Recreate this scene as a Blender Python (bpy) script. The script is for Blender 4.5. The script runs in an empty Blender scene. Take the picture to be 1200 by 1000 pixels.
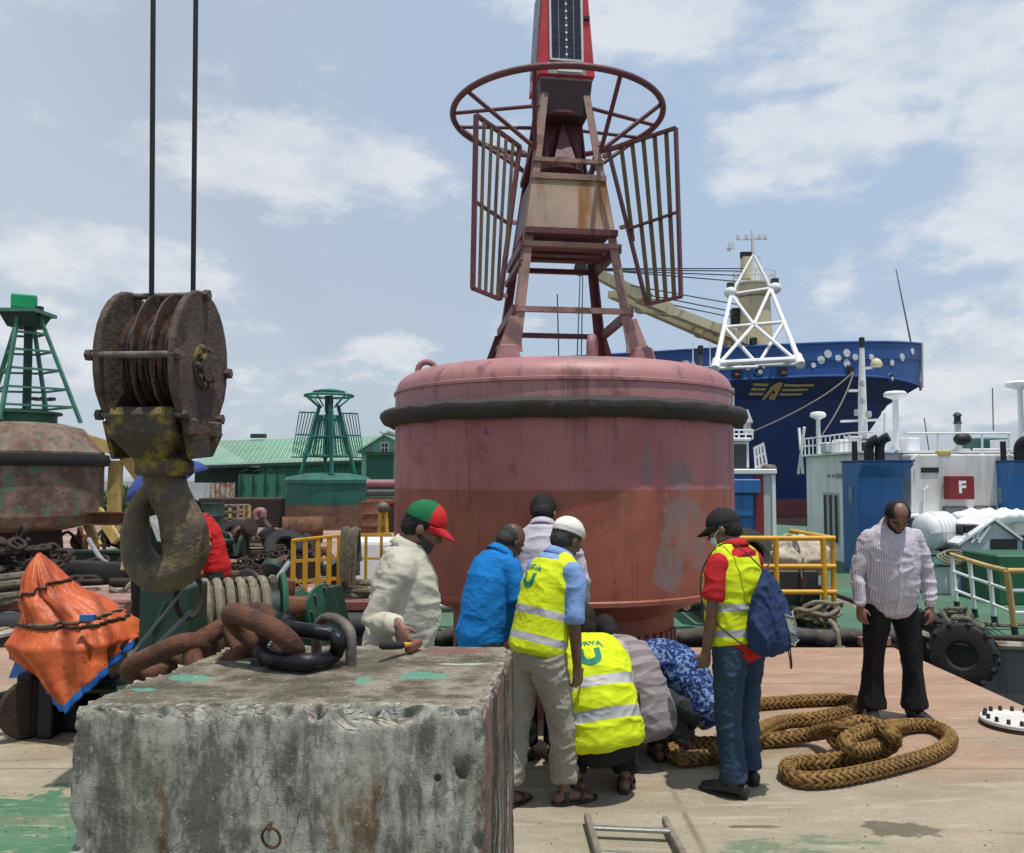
import bpy, bmesh, math, random
import numpy as np
from mathutils import Vector, Matrix
from mathutils.bvhtree import BVHTree

random.seed(7)
R = math.radians
SC = bpy.context.scene
COL = SC.collection

# ------------------------------------------------------------------ camera
CAM_H, FPX, PITCH = 1.85, 980.0, math.atan(58 / 980)
cam_d = bpy.data.cameras.new('camera')
cam_d.sensor_width = 36.0
cam_d.lens = 36.0 * FPX / 1200
cam_d.clip_start, cam_d.clip_end = 0.05, 5000
cam = bpy.data.objects.new('camera', cam_d)
cam.location = (0, 0, CAM_H)
cam.rotation_euler = (R(90) + PITCH, 0, 0)
COL.objects.link(cam)
SC.camera = cam

# ------------------------------------------------------------------ sky, sun, exposure
SUN_DIR = Vector((0.15, -0.165, 0.97)).normalized()          # towards the sun
SUN_EL = math.asin(SUN_DIR.z)
world = bpy.data.worlds.new('World')
SC.world = world
world.use_nodes = True
wn, wl = world.node_tree.nodes, world.node_tree.links
wn.clear()
w_out = wn.new('ShaderNodeOutputWorld')
w_bg = wn.new('ShaderNodeBackground')
w_bg.inputs['Strength'].default_value = 0.085
wl.new(w_bg.outputs[0], w_out.inputs['Surface'])
w_sky = wn.new('ShaderNodeTexSky')
w_sky.sky_type = 'NISHITA'
w_sky.sun_disc = False
w_sky.sun_elevation = SUN_EL
w_sky.sun_rotation = math.atan2(SUN_DIR.x, SUN_DIR.y)
w_sky.air_density, w_sky.dust_density, w_sky.ozone_density = 1.0, 2.0, 1.5


def wmath(op, a, b=None, clamp=False):
 n = wn.new('ShaderNodeMath')
 n.operation = op
 n.use_clamp = clamp
 for i, v in enumerate((a, b)):
  if v is None:
   continue
  if isinstance(v, (int, float)):
   n.inputs[i].default_value = v
  else:
   wl.new(v, n.inputs[i])
 return n.outputs[0]


def wmix(f, a, b):
 n = wn.new('ShaderNodeMix')
 n.data_type = 'RGBA'
 for i, v in ((0, f), (6, a), (7, b)):
  if isinstance(v, (int, float)):
   n.inputs[i].default_value = v
  elif isinstance(v, tuple):
   n.inputs[i].default_value = v + (1,)
  else:
   wl.new(v, n.inputs[i])
 return n.outputs[2]


def wramp(f, lo, hi):
 n = wn.new('ShaderNodeMapRange')
 n.interpolation_type = 'SMOOTHSTEP'
 n.inputs[1].default_value, n.inputs[2].default_value = lo, hi
 wl.new(f, n.inputs[0])
 return n.outputs[0]


w_tc = wn.new('ShaderNodeTexCoord')
w_sep = wn.new('ShaderNodeSeparateXYZ')
wl.new(w_tc.outputs['Generated'], w_sep.inputs[0])
w_z = wmath('MAXIMUM', w_sep.outputs[2], 0.0)
w_den = wmath('ADD', w_z, 0.42)
w_cmb = wn.new('ShaderNodeCombineXYZ')                        # a cloud layer seen in perspective
wl.new(wmath('DIVIDE', w_sep.outputs[0], w_den), w_cmb.inputs[0])
wl.new(wmath('DIVIDE', w_sep.outputs[1], w_den), w_cmb.inputs[1])
wl.new(wmath('MULTIPLY', w_z, 1.6), w_cmb.inputs[2])


def wnoise(scale, detail, rough, loc, src=None):
 mp = wn.new('ShaderNodeMapping')
 mp.inputs['Location'].default_value = loc
 wl.new(src or w_cmb.outputs[0], mp.inputs[0])
 n = wn.new('ShaderNodeTexNoise')
 n.inputs['Scale'].default_value = scale
 n.inputs['Detail'].default_value = detail
 n.inputs['Roughness'].default_value = rough
 wl.new(mp.outputs[0], n.inputs[0])
 return n.outputs[0]


def wblob(px, py, rx, ry):
 """soft bank of cumulus round the direction of photo pixel (px, py), rx and ry in pixels"""
 up, sx = (500 - py) / FPX, (px - 600) / FPX
 d = Vector((sx, math.cos(PITCH) - up * math.sin(PITCH), math.sin(PITCH) + up * math.cos(PITCH))).normalized()
 ux = Vector((d.y, -d.x, 0)).normalized()
 uz = ux.cross(d)
 o = []
 for ax, r in ((ux, rx), (uz, ry)):
  n = wn.new('ShaderNodeVectorMath')
  n.operation = 'DOT_PRODUCT'
  wl.new(w_tc.outputs['Generated'], n.inputs[0])
  n.inputs[1].default_value = ax * (FPX / r)
  v = wmath('SUBTRACT', n.outputs['Value'], d.dot(ax) * FPX / r)
  o.append(wmath('MULTIPLY', v, v))
 return wmath('EXPONENT', wmath('MULTIPLY', wmath('ADD', o[0], o[1]), -1.0))


w_n1 = wnoise(2.1, 10, 0.58, (3.1, 1.7, 0.4))
w_n2 = wnoise(7.5, 9, 0.62, (0.3, 5.2, 1.1))
w_veil = wnoise(0.55, 4, 0.5, (1.0, 0.35, 2.0))
blobs = None
for b in ((330, 190, 190, 55), (120, 305, 120, 38), (960, 165, 90, 48), (1060, 150, 60, 22), (1120, 40, 130, 90), (455, 408, 65, 26),
          (1190, 130, 70, 110), (800, 15, 60, 35), (960, 85, 90, 16), (610, 385, 55, 26), (1180, 420, 90, 45), (1130, 470, 90, 30), (40, 400, 110, 40)):
 v = wblob(*b)
 blobs = v if blobs is None else wmath('MAXIMUM', blobs, v)
w_cl = wmath('ADD', wmath('MULTIPLY', w_n1, 0.6), wmath('MULTIPLY', w_n2, 0.42))
w_dens = wmath('ADD', w_cl, wmath('MULTIPLY', blobs, 0.26))
w_mask = wramp(w_dens, 0.55, 0.70)
# thin veil: heavier to the left (-x) as the photograph shows, thick low over the horizon
w_v = wmath('ADD', wmath('MULTIPLY', w_veil, 0.9), wmath('MULTIPLY', w_sep.outputs[0], -1.0))
w_vm = wmath('MAXIMUM', wmath('MULTIPLY', wramp(w_v, 0.25, 0.85), 0.80), wmath('MULTIPLY', wramp(wmath('MULTIPLY', w_z, -1.0), -0.30, 0.02), 0.75))
w_shade = wramp(w_n2, 0.36, 0.62)
C_VEIL = (6.7, 8.5, 11.0)
w_cc = wmix(w_shade, (8.2, 8.8, 9.6), (10.8, 10.9, 11.0))
w_base = wmix(wmath('MAXIMUM', w_vm, 0.70), w_sky.outputs[0], wmix(w_vm, C_VEIL, (7.6, 8.4, 9.4)))
wl.new(wmix(wmath('MULTIPLY', w_mask, 0.66), w_base, w_cc), w_bg.inputs['Color'])

sun_d = bpy.data.lights.new('sun', 'SUN')
sun_d.energy = 3.9
sun_d.angle = R(0.6)
sun_d.color = (1.0, 0.955, 0.88)
sun = bpy.data.objects.new('sun', sun_d)
sun.rotation_euler = SUN_DIR.to_track_quat('Z', 'Y').to_euler()
sun.location = (0, 0, 40)
COL.objects.link(sun)

SC.view_settings.view_transform = 'Standard'
SC.view_settings.look = 'None'
SC.view_settings.exposure = -0.08
SC.view_settings.gamma = 1.0
SC.view_settings.use_curve_mapping = False
SC.render.engine = 'CYCLES'
SC.cycles.max_bounces = 5
SC.cycles.use_denoising = True


# ------------------------------------------------------------------ measuring
def ray(px, py):
 up = (500 - py) / FPX
 return Vector(((px - 600) / FPX, math.cos(PITCH) - up * math.sin(PITCH), math.sin(PITCH) + up * math.cos(PITCH)))


def at(px, py, Y):
 """the point at distance Y in front of the lens that the photograph shows at pixel px, py"""
 d = ray(px, py)
 return Vector((0, 0, CAM_H)) + d * (Y / d.y)


def gp(px, py, z=0.0):
 d = ray(px, py)
 return Vector((0, 0, CAM_H)) + d * ((z - CAM_H) / d.z)


# ------------------------------------------------------------------ numeric noise
_rs = np.random.RandomState(5)
_perm = _rs.permutation(512)
_grad = _rs.normal(size=(512, 3))
_grad /= np.linalg.norm(_grad, axis=1)[:, None]


def pn(P):
 P = np.asarray(P, float)
 i = np.floor(P).astype(int)
 f = P - i
 u = f * f * f * (f * (f * 6 - 15) + 10)
 out = 0
 for dx in (0, 1):
  for dy in (0, 1):
   for dz in (0, 1):
    h = _perm[(_perm[(_perm[(i[:, 0] + dx) & 511] + i[:, 1] + dy) & 511] + i[:, 2] + dz) & 511]
    g = _grad[h]
    d = f - np.array((dx, dy, dz))
    w = (u[:, 0] if dx else 1 - u[:, 0]) * (u[:, 1] if dy else 1 - u[:, 1]) * (u[:, 2] if dz else 1 - u[:, 2])
    out = out + w * (g * d).sum(1)
 return out * 1.5


def fbm(P, o=4):
 s, a, r = 1.0, 1.0, 0
 for k in range(o):
  r = r + a * pn(np.asarray(P) * s + k * 17.3)
  s *= 2.03
  a *= 0.5
 return r


# ------------------------------------------------------------------ mesh builder (world coordinates)
def frame(T, side):
 T = Vector(T).normalized()
 s = Vector(side)
 X = s - s.dot(T) * T
 if X.length < 1e-5:
  X = T.orthogonal()
 X.normalize()
 return X, T.cross(X), T


class MB:
 def __init__(s):
  s.v, s.f, s.m = [], [], []
  s.cur = 0

 def add(s, vs, fs):
  o = len(s.v)
  s.v += [tuple(p) for p in vs]
  for q in fs:
   s.f.append(tuple(o + i for i in q))
   s.m.append(s.cur)
  return s

 def box(s, c, size, rot=None):
  c = Vector(c)
  h = [x / 2 for x in size]
  vs = [Vector((x * h[0], y * h[1], z * h[2])) for x in (-1, 1) for y in (-1, 1) for z in (-1, 1)]
  if isinstance(rot, (int, float)):
   rot = Matrix.Rotation(rot, 3, 'Z')
  if rot is not None:
   vs = [rot @ p for p in vs]
  return s.add([c + p for p in vs], [(0, 1, 3, 2), (4, 6, 7, 5), (0, 4, 5, 1), (2, 3, 7, 6), (0, 2, 6, 4), (1, 5, 7, 3)])

 def span(s, a, b):
  a, b = Vector(a), Vector(b)
  return s.box((a + b) / 2, [abs(x) for x in (b - a)])

 def beam(s, a, b, w, h=None, side=(0, 0, 1), w2=None, h2=None):
  a, b = Vector(a), Vector(b)
  h = h or w
  X, Y, T = frame(b - a, side)
  vs = []
  for p, ww, hh in ((a, w, h), (b, w2 or w, h2 or h)):
   vs += [p + X * (x * ww / 2) + Y * (y * hh / 2) for x, y in ((-1, -1), (1, -1), (1, 1), (-1, 1))]
  return s.add(vs, [(3, 2, 1, 0), (4, 5, 6, 7), (0, 1, 5, 4), (1, 2, 6, 5), (2, 3, 7, 6), (3, 0, 4, 7)])

 def sweep(s, pts, rads, side=(0, 0, 1), n=10, closed=False, caps='flat', dome=0.8, sides=None):
  pts = [Vector(p) for p in pts]
  k = len(pts)
  if isinstance(rads, (int, float, tuple)):
   rads = [rads] * k
  rads = [(r, r) if isinstance(r, (int, float)) else r for r in rads]
  rings, prev = [], Vector(side)
  for i in range(k):
   a = pts[(i - 1) % k] if closed or i else pts[0]
   b = pts[(i + 1) % k] if closed or i < k - 1 else pts[-1]
   X, Y, T = frame(b - a, sides[i] if sides else prev)
   prev = X
   rings.append((pts[i], X, Y, T, rads[i]))
  if caps == 'round' and not closed:
   ext = []
   for (p, X, Y, T, r), sg in ((rings[0], -1), (rings[-1], 1)):
    rm = min(r) * dome
    e = [(p + T * sg * rm * math.sin(a), X, Y, T, (r[0] * math.cos(a), r[1] * math.cos(a))) for a in (0.5, 0.95, 1.3)]
    ext.append(e[::-1] if sg < 0 else e)
   rings = ext[0] + rings + ext[1]
  o = len(s.v)
  for p, X, Y, T, r in rings:
   for j in range(n):
    a = 2 * math.pi * j / n
    s.v.append(tuple(p + X * (r[0] * math.cos(a)) + Y * (r[1] * math.sin(a))))
  m = len(rings)
  for i in range(m if closed else m - 1):
   i2 = (i + 1) % m
   for j in range(n):
    j2 = (j + 1) % n
    s.f.append((o + i * n + j, o + i * n + j2, o + i2 * n + j2, o + i2 * n + j))
    s.m.append(s.cur)
  if not closed and caps:
   s.f.append(tuple(o + j for j in range(n))[::-1])
   s.f.append(tuple(o + (m - 1) * n + j for j in range(n)))
   s.m += [s.cur] * 2
  return s

 def tube(s, a, b, r, r2=None, n=10):
  return s.sweep([a, b], [r, r if r2 is None else r2], n=n)

 def lathe(s, prof, c=(0, 0, 0), n=32, axis=(0, 0, 1), side=(1, 0, 0), a0=0.0, a1=None, capped=True):
  c = Vector(c)
  X, Y, T = frame(axis, side)
  full = a1 is None
  na = n if full else n + 1
  o = len(s.v)
  for r, z in prof:
   for j in range(na):
    a = a0 + (2 * math.pi if full else a1 - a0) * j / n
    s.v.append(tuple(c + T * z + X * (r * math.cos(a)) + Y * (r * math.sin(a))))
  for i in range(len(prof) - 1):
   for j in range(n):
    j2 = (j + 1) % na
    s.f.append((o + i * na + j, o + i * na + j2, o + (i + 1) * na + j2, o + (i + 1) * na + j))
    s.m.append(s.cur)
  if capped and full:
   if prof[0][0] > 1e-4:
    s.f.append(tuple(o + j for j in range(na))[::-1])
    s.m.append(s.cur)
   if prof[-1][0] > 1e-4:
    s.f.append(tuple(o + (len(prof) - 1) * na + j for j in range(na)))
    s.m.append(s.cur)
  return s

 def ring(s, c, rad, r, n=32, m=8, axis=(0, 0, 1), side=(1, 0, 0), a0=0, a1=None, sx=1.0, sy=1.0):
  X, Y, T = frame(axis, side)
  c = Vector(c)
  full = a1 is None
  k = n if full else n + 1
  pts = [c + X * (rad * sx * math.cos(a)) + Y * (rad * sy * math.sin(a)) for a in
               [a0 + (2 * math.pi if full else a1 - a0) * i / n for i in range(k)]]
  return s.sweep(pts, r, side=T, n=m, closed=full)

 def ell(s, c, rad, axes=None, nu=16, nv=10):
  c = Vector(c)
  A = axes or Matrix.Identity(3)
  vs, fs = [], []
  for i in range(1, nv):
   t = math.pi * i / nv
   for j in range(nu):
    a = 2 * math.pi * j / nu
    vs.append(c + A @ Vector((rad[0] * math.sin(t) * math.cos(a), rad[1] * math.sin(t) * math.sin(a), rad[2] * math.cos(t))))
  vs += [c + A @ Vector((0, 0, rad[2])), c + A @ Vector((0, 0, -rad[2]))]
  nt, nb = len(vs) - 2, len(vs) - 1
  for i in range(nv - 2):
   for j in range(nu):
    j2 = (j + 1) % nu
    fs.append((i * nu + j, (i + 1) * nu + j, (i + 1) * nu + j2, i * nu + j2))
  for j in range(nu):
   j2 = (j + 1) % nu
   fs += [(nt, j, j2), (nb, (nv - 2) * nu + j2, (nv - 2) * nu + j)]
  return s.add(vs, fs)

 def prism(s, poly, d):
  """closed outline of points pushed along vector d"""
  poly = [Vector(p) for p in poly]
  d = Vector(d)
  k = len(poly)
  fs = [tuple(range(k))[::-1], tuple(range(k, 2 * k))] + [(i, (i + 1) % k, k + (i + 1) % k, k + i) for i in range(k)]
  return s.add(poly + [p + d for p in poly], fs)

 def mesh(s, name, mats, off=None, smooth=None):
  me = bpy.data.meshes.new(name)
  vs = s.v if off is None else [(p[0] - off[0], p[1] - off[1], p[2] - off[2]) for p in s.v]
  me.from_pydata(vs, [], s.f)
  for m in mats:
   me.materials.append(m)
  if len(mats) > 1:
   me.polygons.foreach_set('material_index', s.m)
  bm = bmesh.new()
  bm.from_mesh(me)
  bmesh.ops.recalc_face_normals(bm, faces=bm.faces)
  bm.to_mesh(me)
  bm.free()
  if smooth:
   me.polygons.foreach_set('use_smooth', [True] * len(me.polygons))
   if smooth is not True:
    me.set_sharp_from_angle(angle=R(smooth))
  me.update()
  return me

 def build(s, name, mats, parent=None, smooth=40, bevel=0, seg=1):
  if not isinstance(mats, (list, tuple)):
   mats = [mats]
  off = None
  if parent is not None:
   r = parent
   while r.parent:
    r = r.parent
   off = r.location
  o = bpy.data.objects.new(name, s.mesh(name, mats, off, smooth))
  COL.objects.link(o)
  o.parent = parent
  if bevel:
   b = o.modifiers.new('b', 'BEVEL')
   b.width, b.segments, b.limit_method, b.angle_limit = bevel, seg, 'ANGLE', R(40)
  return o


def tag(o, label=None, cat=None, group=None, kind=None):
 for k, v in (('label', label), ('category', cat), ('group', group), ('kind', kind)):
  if v:
   o[k] = v
 return o


def empty(name, loc, label, cat, group=None):
 o = bpy.data.objects.new(name, None)
 o.location = loc
 o.empty_display_size = 0.1
 COL.objects.link(o)
 return tag(o, label, cat, group)


def copy_tree(o, parent=None):
 c = o.copy()
 COL.objects.link(c)
 c.parent = parent
 for ch in [x for x in bpy.data.objects if x.parent == o]:
  copy_tree(ch, c)
 return c


def smooth_path(pts, n=8, closed=False):
 """Catmull-Rom through the points"""
 P = [Vector(p) for p in pts]
 k = len(P)
 out = []
 for i in range(k if closed else k - 1):
  p0, p1, p2, p3 = (P[(i + d) % k] if closed else P[min(max(i + d, 0), k - 1)] for d in (-1, 0, 1, 2))
  for j in range(n):
   t = j / n
   out.append(0.5 * ((2 * p1) + (p2 - p0) * t + (2 * p0 - 5 * p1 + 4 * p2 - p3) * t * t + (3 * p1 - p0 - 3 * p2 + p3) * t ** 3))
 if not closed:
  out.append(P[-1])
 return out


def resample(pts, step):
 P = np.array([tuple(p) for p in pts])
 L = np.concatenate([[0], np.cumsum(np.linalg.norm(np.diff(P, axis=0), axis=1))])
 n = max(2, int(L[-1] / step) + 1)
 t = np.linspace(0, L[-1], n)
 return [Vector(p) for p in np.stack([np.interp(t, L, P[:, i]) for i in range(3)], 1)]


def text_mesh(body, size, bold=0.0):
 cu = bpy.data.curves.new('t', 'FONT')
 cu.body, cu.size, cu.align_x, cu.align_y, cu.offset = body, size, 'CENTER', 'CENTER', bold
 o = bpy.data.objects.new('t', cu)
 COL.objects.link(o)
 dg = bpy.context.evaluated_depsgraph_get()
 me = bpy.data.meshes.new_from_object(o.evaluated_get(dg))
 v = [tuple(p.co) for p in me.vertices]
 f = [tuple(p.vertices) for p in me.polygons]
 bpy.data.objects.remove(o)
 bpy.data.curves.remove(cu)
 bpy.data.meshes.remove(me)
 return v, f
# ------------------------------------------------------------------ materials
class Nodes:
 def __init__(s, name):
  s.mat = bpy.data.materials.new(name)
  s.mat.use_nodes = True
  s.n, s.l = s.mat.node_tree.nodes, s.mat.node_tree.links
  s.b = s.n['Principled BSDF']
  s.tc = s.n.new('ShaderNodeTexCoord').outputs['Object']

 def put(s, v, sock):
  if v is None:
   return
  if isinstance(v, bpy.types.NodeSocket):
   s.l.new(v, sock)
  elif isinstance(v, (tuple, list)) and len(v) == 3 and len(sock.default_value) == 4:
   sock.default_value = tuple(v) + (1,)
  else:
   sock.default_value = v

 def map(s, scale=(1, 1, 1), loc=(0, 0, 0), rot=(0, 0, 0), src=None):
  m = s.n.new('ShaderNodeMapping')
  m.inputs['Scale'].default_value, m.inputs['Location'].default_value, m.inputs['Rotation'].default_value = scale, loc, rot
  s.l.new(src or s.tc, m.inputs[0])
  return m.outputs[0]

 def noise(s, scale=5, detail=5, rough=0.55, src=None, dist=0.0):
  t = s.n.new('ShaderNodeTexNoise')
  t.inputs['Scale'].default_value, t.inputs['Detail'].default_value = scale, detail
  t.inputs['Roughness'].default_value, t.inputs['Distortion'].default_value = rough, dist
  s.l.new(src or s.tc, t.inputs[0])
  return t.outputs[0]

 def vor(s, scale, feature='DISTANCE_TO_EDGE', src=None, out=0, rnd=1.0):
  t = s.n.new('ShaderNodeTexVoronoi')
  t.feature = feature
  t.inputs['Scale'].default_value, t.inputs['Randomness'].default_value = scale, rnd
  s.l.new(src or s.tc, t.inputs[0])
  return t.outputs[out]

 def wave(s, scale, axis='X', src=None, dist=0.0, prof='SIN', dscale=1.0):
  t = s.n.new('ShaderNodeTexWave')
  t.bands_direction, t.wave_profile = axis, prof
  t.inputs['Scale'].default_value, t.inputs['Distortion'].default_value = scale, dist
  t.inputs['Detail Scale'].default_value = dscale
  s.l.new(src or s.tc, t.inputs[0])
  return t.outputs[1]

 def step(s, f, lo, hi, a=0.0, b=1.0):
  t = s.n.new('ShaderNodeMapRange')
  t.interpolation_type = 'SMOOTHSTEP'
  s.put(f, t.inputs[0])
  for i, v in enumerate((lo, hi, a, b)):
   t.inputs[1 + i].default_value = v
  return t.outputs[0]

 def math(s, op, a, b=None):
  t = s.n.new('ShaderNodeMath')
  t.operation = op
  s.put(a, t.inputs[0])
  s.put(b, t.inputs[1])
  return t.outputs[0]

 def mix(s, f, a, b, mode='MIX'):
  t = s.n.new('ShaderNodeMix')
  t.data_type, t.blend_type = 'RGBA', mode
  s.put(f, t.inputs[0])
  s.put(a, t.inputs[6])
  s.put(b, t.inputs[7])
  return t.outputs[2]

 def sep(s, src=None):
  t = s.n.new('ShaderNodeSeparateXYZ')
  s.l.new(src or s.tc, t.inputs[0])
  return t.outputs

 def normal(s):
  t = s.n.new('ShaderNodeNewGeometry')
  return s.sep(t.outputs['True Normal'])

 def blob(s, c, r, edge=0.5, nscale=9, amp=0.8):
  """1 inside a ragged patch round c (radii r)"""
  m = s.map(tuple(1 / x for x in r), tuple(-c[i] / r[i] for i in range(3)))
  v = s.n.new('ShaderNodeVectorMath')
  v.operation = 'LENGTH'
  s.l.new(m, v.inputs[0])
  d = s.math('ADD', v.outputs['Value'], s.math('MULTIPLY', s.math('SUBTRACT', s.noise(nscale, 6, 0.65), 0.5), amp * 2))
  return s.step(d, 1.0, 1.0 - edge)

 def bump(s, h, strength=0.3, dist=0.01, prev=None):
  t = s.n.new('ShaderNodeBump')
  t.inputs['Strength'].default_value, t.inputs['Distance'].default_value = strength, dist
  s.l.new(h, t.inputs['Height'])
  if prev is not None:
   s.l.new(prev, t.inputs['Normal'])
  return t.outputs[0]

 def done(s, col, rough=0.6, metal=0.0, nrm=None, spec=None, **kw):
  s.put(col, s.b.inputs['Base Color'])
  s.put(rough, s.b.inputs['Roughness'])
  s.put(metal, s.b.inputs['Metallic'])
  if nrm is not None:
   s.l.new(nrm, s.b.inputs['Normal'])
  if spec is not None:
   s.b.inputs['Specular IOR Level'].default_value = spec
  for k, v in kw.items():
   s.put(v, s.b.inputs[k.replace('_', ' ')])
  return s.mat


def worn(name, col, rough=0.6, metal=0.0, var=0.3, vs=2.5, c2=None, a2=0.5, s2=5.0, streak=None, sa=0.5, ss=8.0, c3=None, a3=0.35, s3=14.0,
         bump=0.25, bs=35.0, soft=0.08, dirt=None, da=0.35):
 """painted or bare weathered surface: base colour, ragged second colour, drips, specks, pitted relief"""
 N = Nodes(name)
 n1 = N.noise(vs, 6, 0.6)
 c = N.mix(N.step(n1, 0.25, 0.75), tuple(x * (1 - var) for x in col), tuple(min(1, x * (1 + var)) for x in col))
 rg = N.step(n1, 0.2, 0.8, max(0.05, rough - 0.12), min(1, rough + 0.12))
 h = N.noise(bs, 6, 0.65)
 if dirt:
  c = N.mix(N.math('MULTIPLY', N.step(N.noise(vs * 0.7, 4, 0.5, N.map(loc=(9, 3, 1))), 0.42, 0.72), da), c, dirt)
 if streak:
  z = N.noise(ss, 5, 0.6, N.map((1, 1, 0.07), (3, 7, 0)))
  c = N.mix(N.math('MULTIPLY', N.step(z, 0.50, 0.70), sa), c, streak)
 if c2:
  k = N.noise(s2, 7, 0.68, N.map(loc=(4, 1, 2)))
  f = N.step(k, 1 - a2 - soft, 1 - a2 + soft)
  c = N.mix(f, c, c2)
  h = N.math('SUBTRACT', h, N.math('MULTIPLY', f, 0.35))
  rg = N.math('MAXIMUM', rg, N.math('MULTIPLY', f, 0.8))
 if c3:
  k = N.noise(s3, 5, 0.7, N.map(loc=(1, 8, 5)))
  c = N.mix(N.step(k, 1 - a3 - 0.04, 1 - a3 + 0.04), c, c3)
 return N.done(c, rg, metal, N.bump(h, bump, 0.02))


def plain(name, col, rough=0.55, metal=0.0, var=0.12, vs=6.0, bump=0.06, bs=60.0, **kw):
 N = Nodes(name)
 n1 = N.noise(vs, 5, 0.6)
 c = N.mix(N.step(n1, 0.3, 0.7), tuple(x * (1 - var) for x in col), tuple(min(1, x * (1 + var)) for x in col))
 return N.done(c, N.step(n1, 0.2, 0.8, max(0.03, rough - 0.08), min(1, rough + 0.08)), metal, N.bump(N.noise(bs, 4), bump, 0.01), **kw)


def cloth(name, col, kind=None, c2=(1, 1, 1), scale=60, axis=(1, 0, 0), rough=0.85, var=0.12):
 N = Nodes(name)
 n1 = N.noise(7, 5, 0.6)
 c = N.mix(N.step(n1, 0.3, 0.7), tuple(x * (1 - var) for x in col), tuple(min(1, x * (1 + var)) for x in col))
 if kind in ('stripe', 'band'):
  v = N.n.new('ShaderNodeVectorMath')
  v.operation = 'DOT_PRODUCT'
  N.l.new(N.tc, v.inputs[0])
  v.inputs[1].default_value = axis
  w = N.math('SINE', N.math('MULTIPLY', v.outputs['Value'], scale))
  c = N.mix(N.step(w, 0.45, 0.65) if kind == 'stripe' else N.step(w, -0.1, 0.15), c, c2)
 elif kind == 'floral':
  k = N.noise(scale, 2, 0.5, dist=2.2)
  c = N.mix(N.step(k, 0.52, 0.57), c, c2)
  c = N.mix(N.step(N.noise(scale * 2, 2, 0.5, N.map(loc=(3, 3, 3)), 1.5), 0.60, 0.64), c, col)
 elif kind == 'denim':
  c = N.mix(N.math('MULTIPLY', N.step(N.noise(3.2, 3, 0.5, N.map((1, 1, 0.6))), 0.48, 0.72), 0.55), c, c2)
 h = N.noise(260, 2, 0.5)
 return N.done(c, rough, 0, N.bump(h, 0.15, 0.003, N.bump(N.noise(20, 4, 0.55, N.map((1, 1, 2.2)), 0.8), 0.28, 0.012)), spec=0.25)


def skin_mat(name, col):
 N = Nodes(name)
 c = N.mix(N.step(N.noise(18, 5, 0.6), 0.3, 0.7), tuple(x * 0.82 for x in col), tuple(x * 1.15 for x in col))
 return N.done(c, 0.5, 0, N.bump(N.noise(150, 3), 0.08, 0.003), Subsurface_Weight=0.06, Subsurface_Radius=(0.012, 0.005, 0.003))


RUST = (0.13, 0.052, 0.024)
RUSTD = (0.06, 0.027, 0.016)
M = {}
M['rust'] = worn('rust', (0.14, 0.06, 0.03), 0.85, 0.1, 0.45, 6, (0.05, 0.025, 0.017), 0.42, 9, bump=0.6, bs=45)
M['rust_dark'] = worn('rust_dark', (0.036, 0.022, 0.016), 0.8, 0.1, 0.45, 6, (0.08, 0.04, 0.022), 0.36, 9, bump=0.6, bs=40)
M['rust_red'] = worn('rust_red', (0.19, 0.075, 0.04), 0.85, 0.05, 0.35, 7, (0.06, 0.03, 0.02), 0.36, 12, bump=0.5, bs=50)
M['black_steel'] = worn('black_steel', (0.018, 0.018, 0.022), 0.28, 0.6, 0.3, 6, (0.05, 0.035, 0.028), 0.28, 12, bump=0.3, bs=30)
M['grey_steel'] = worn('grey_steel', (0.16, 0.135, 0.12), 0.6, 0.4, 0.35, 8, (0.12, 0.06, 0.035), 0.42, 14, bump=0.4)
M['galv'] = worn('galv', (0.30, 0.30, 0.29), 0.5, 0.5, 0.2, 6, (0.16, 0.12, 0.09), 0.3, 16)
M['wire'] = plain('wire', (0.025, 0.022, 0.022), 0.5, 0.5)
M['white'] = worn('white', (0.74, 0.75, 0.74), 0.5, 0, 0.07, 1.5, None, streak=(0.38, 0.30, 0.22), sa=0.45, ss=4, bump=0.08, dirt=(0.5, 0.49, 0.46), da=0.5)
M['white_clean'] = worn('white_clean', (0.78, 0.79, 0.79), 0.45, 0, 0.06, 2, bump=0.06, dirt=(0.55, 0.55, 0.53))
M['grey_white'] = worn('grey_white', (0.52, 0.54, 0.55), 0.55, 0, 0.1, 1.5, streak=(0.26, 0.2, 0.15), sa=0.5, ss=5, bump=0.1, dirt=(0.34, 0.34, 0.33), da=0.6)
M['cream'] = worn('cream', (0.62, 0.54, 0.34), 0.55, 0, 0.12, 1, streak=(0.32, 0.2, 0.1), sa=0.4, ss=3, bump=0.05)
M['yellow'] = worn('yellow', (0.62, 0.33, 0.02), 0.5, 0, 0.15, 4, (0.16, 0.08, 0.03), 0.27, 16, bump=0.15, soft=0.03)
M['yellow_old'] = worn('yellow_old', (0.50, 0.36, 0.12), 0.7, 0, 0.2, 5, (0.22, 0.12, 0.06), 0.36, 14, bump=0.25, soft=0.04)
M['blue_paint'] = worn('blue_paint', (0.02, 0.13, 0.36), 0.42, 0, 0.15, 2, streak=(0.03, 0.06, 0.12), sa=0.5, bump=0.08)
M['green_paint'] = worn('green_paint', (0.022, 0.10, 0.06), 0.6, 0, 0.3, 3, (0.10, 0.07, 0.045), 0.32, 8, bump=0.25)
M['green_dark'] = worn('green_dark', (0.012, 0.042, 0.028), 0.6, 0, 0.3, 3, (0.05, 0.04, 0.03), 0.34, 9, bump=0.25)
M['green_buoy'] = worn('green_buoy', (0.02, 0.17, 0.125), 0.6, 0, 0.25, 3, (0.09, 0.05, 0.03), 0.30, 7, bump=0.2)
M['green_tower'] = worn('green_tower', (0.05, 0.19, 0.13), 0.65, 0, 0.3, 5, (0.14, 0.11, 0.08), 0.34, 12, bump=0.2)
M['green_lamp'] = plain('green_lamp', (0.0, 0.30, 0.10), 0.35)
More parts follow.
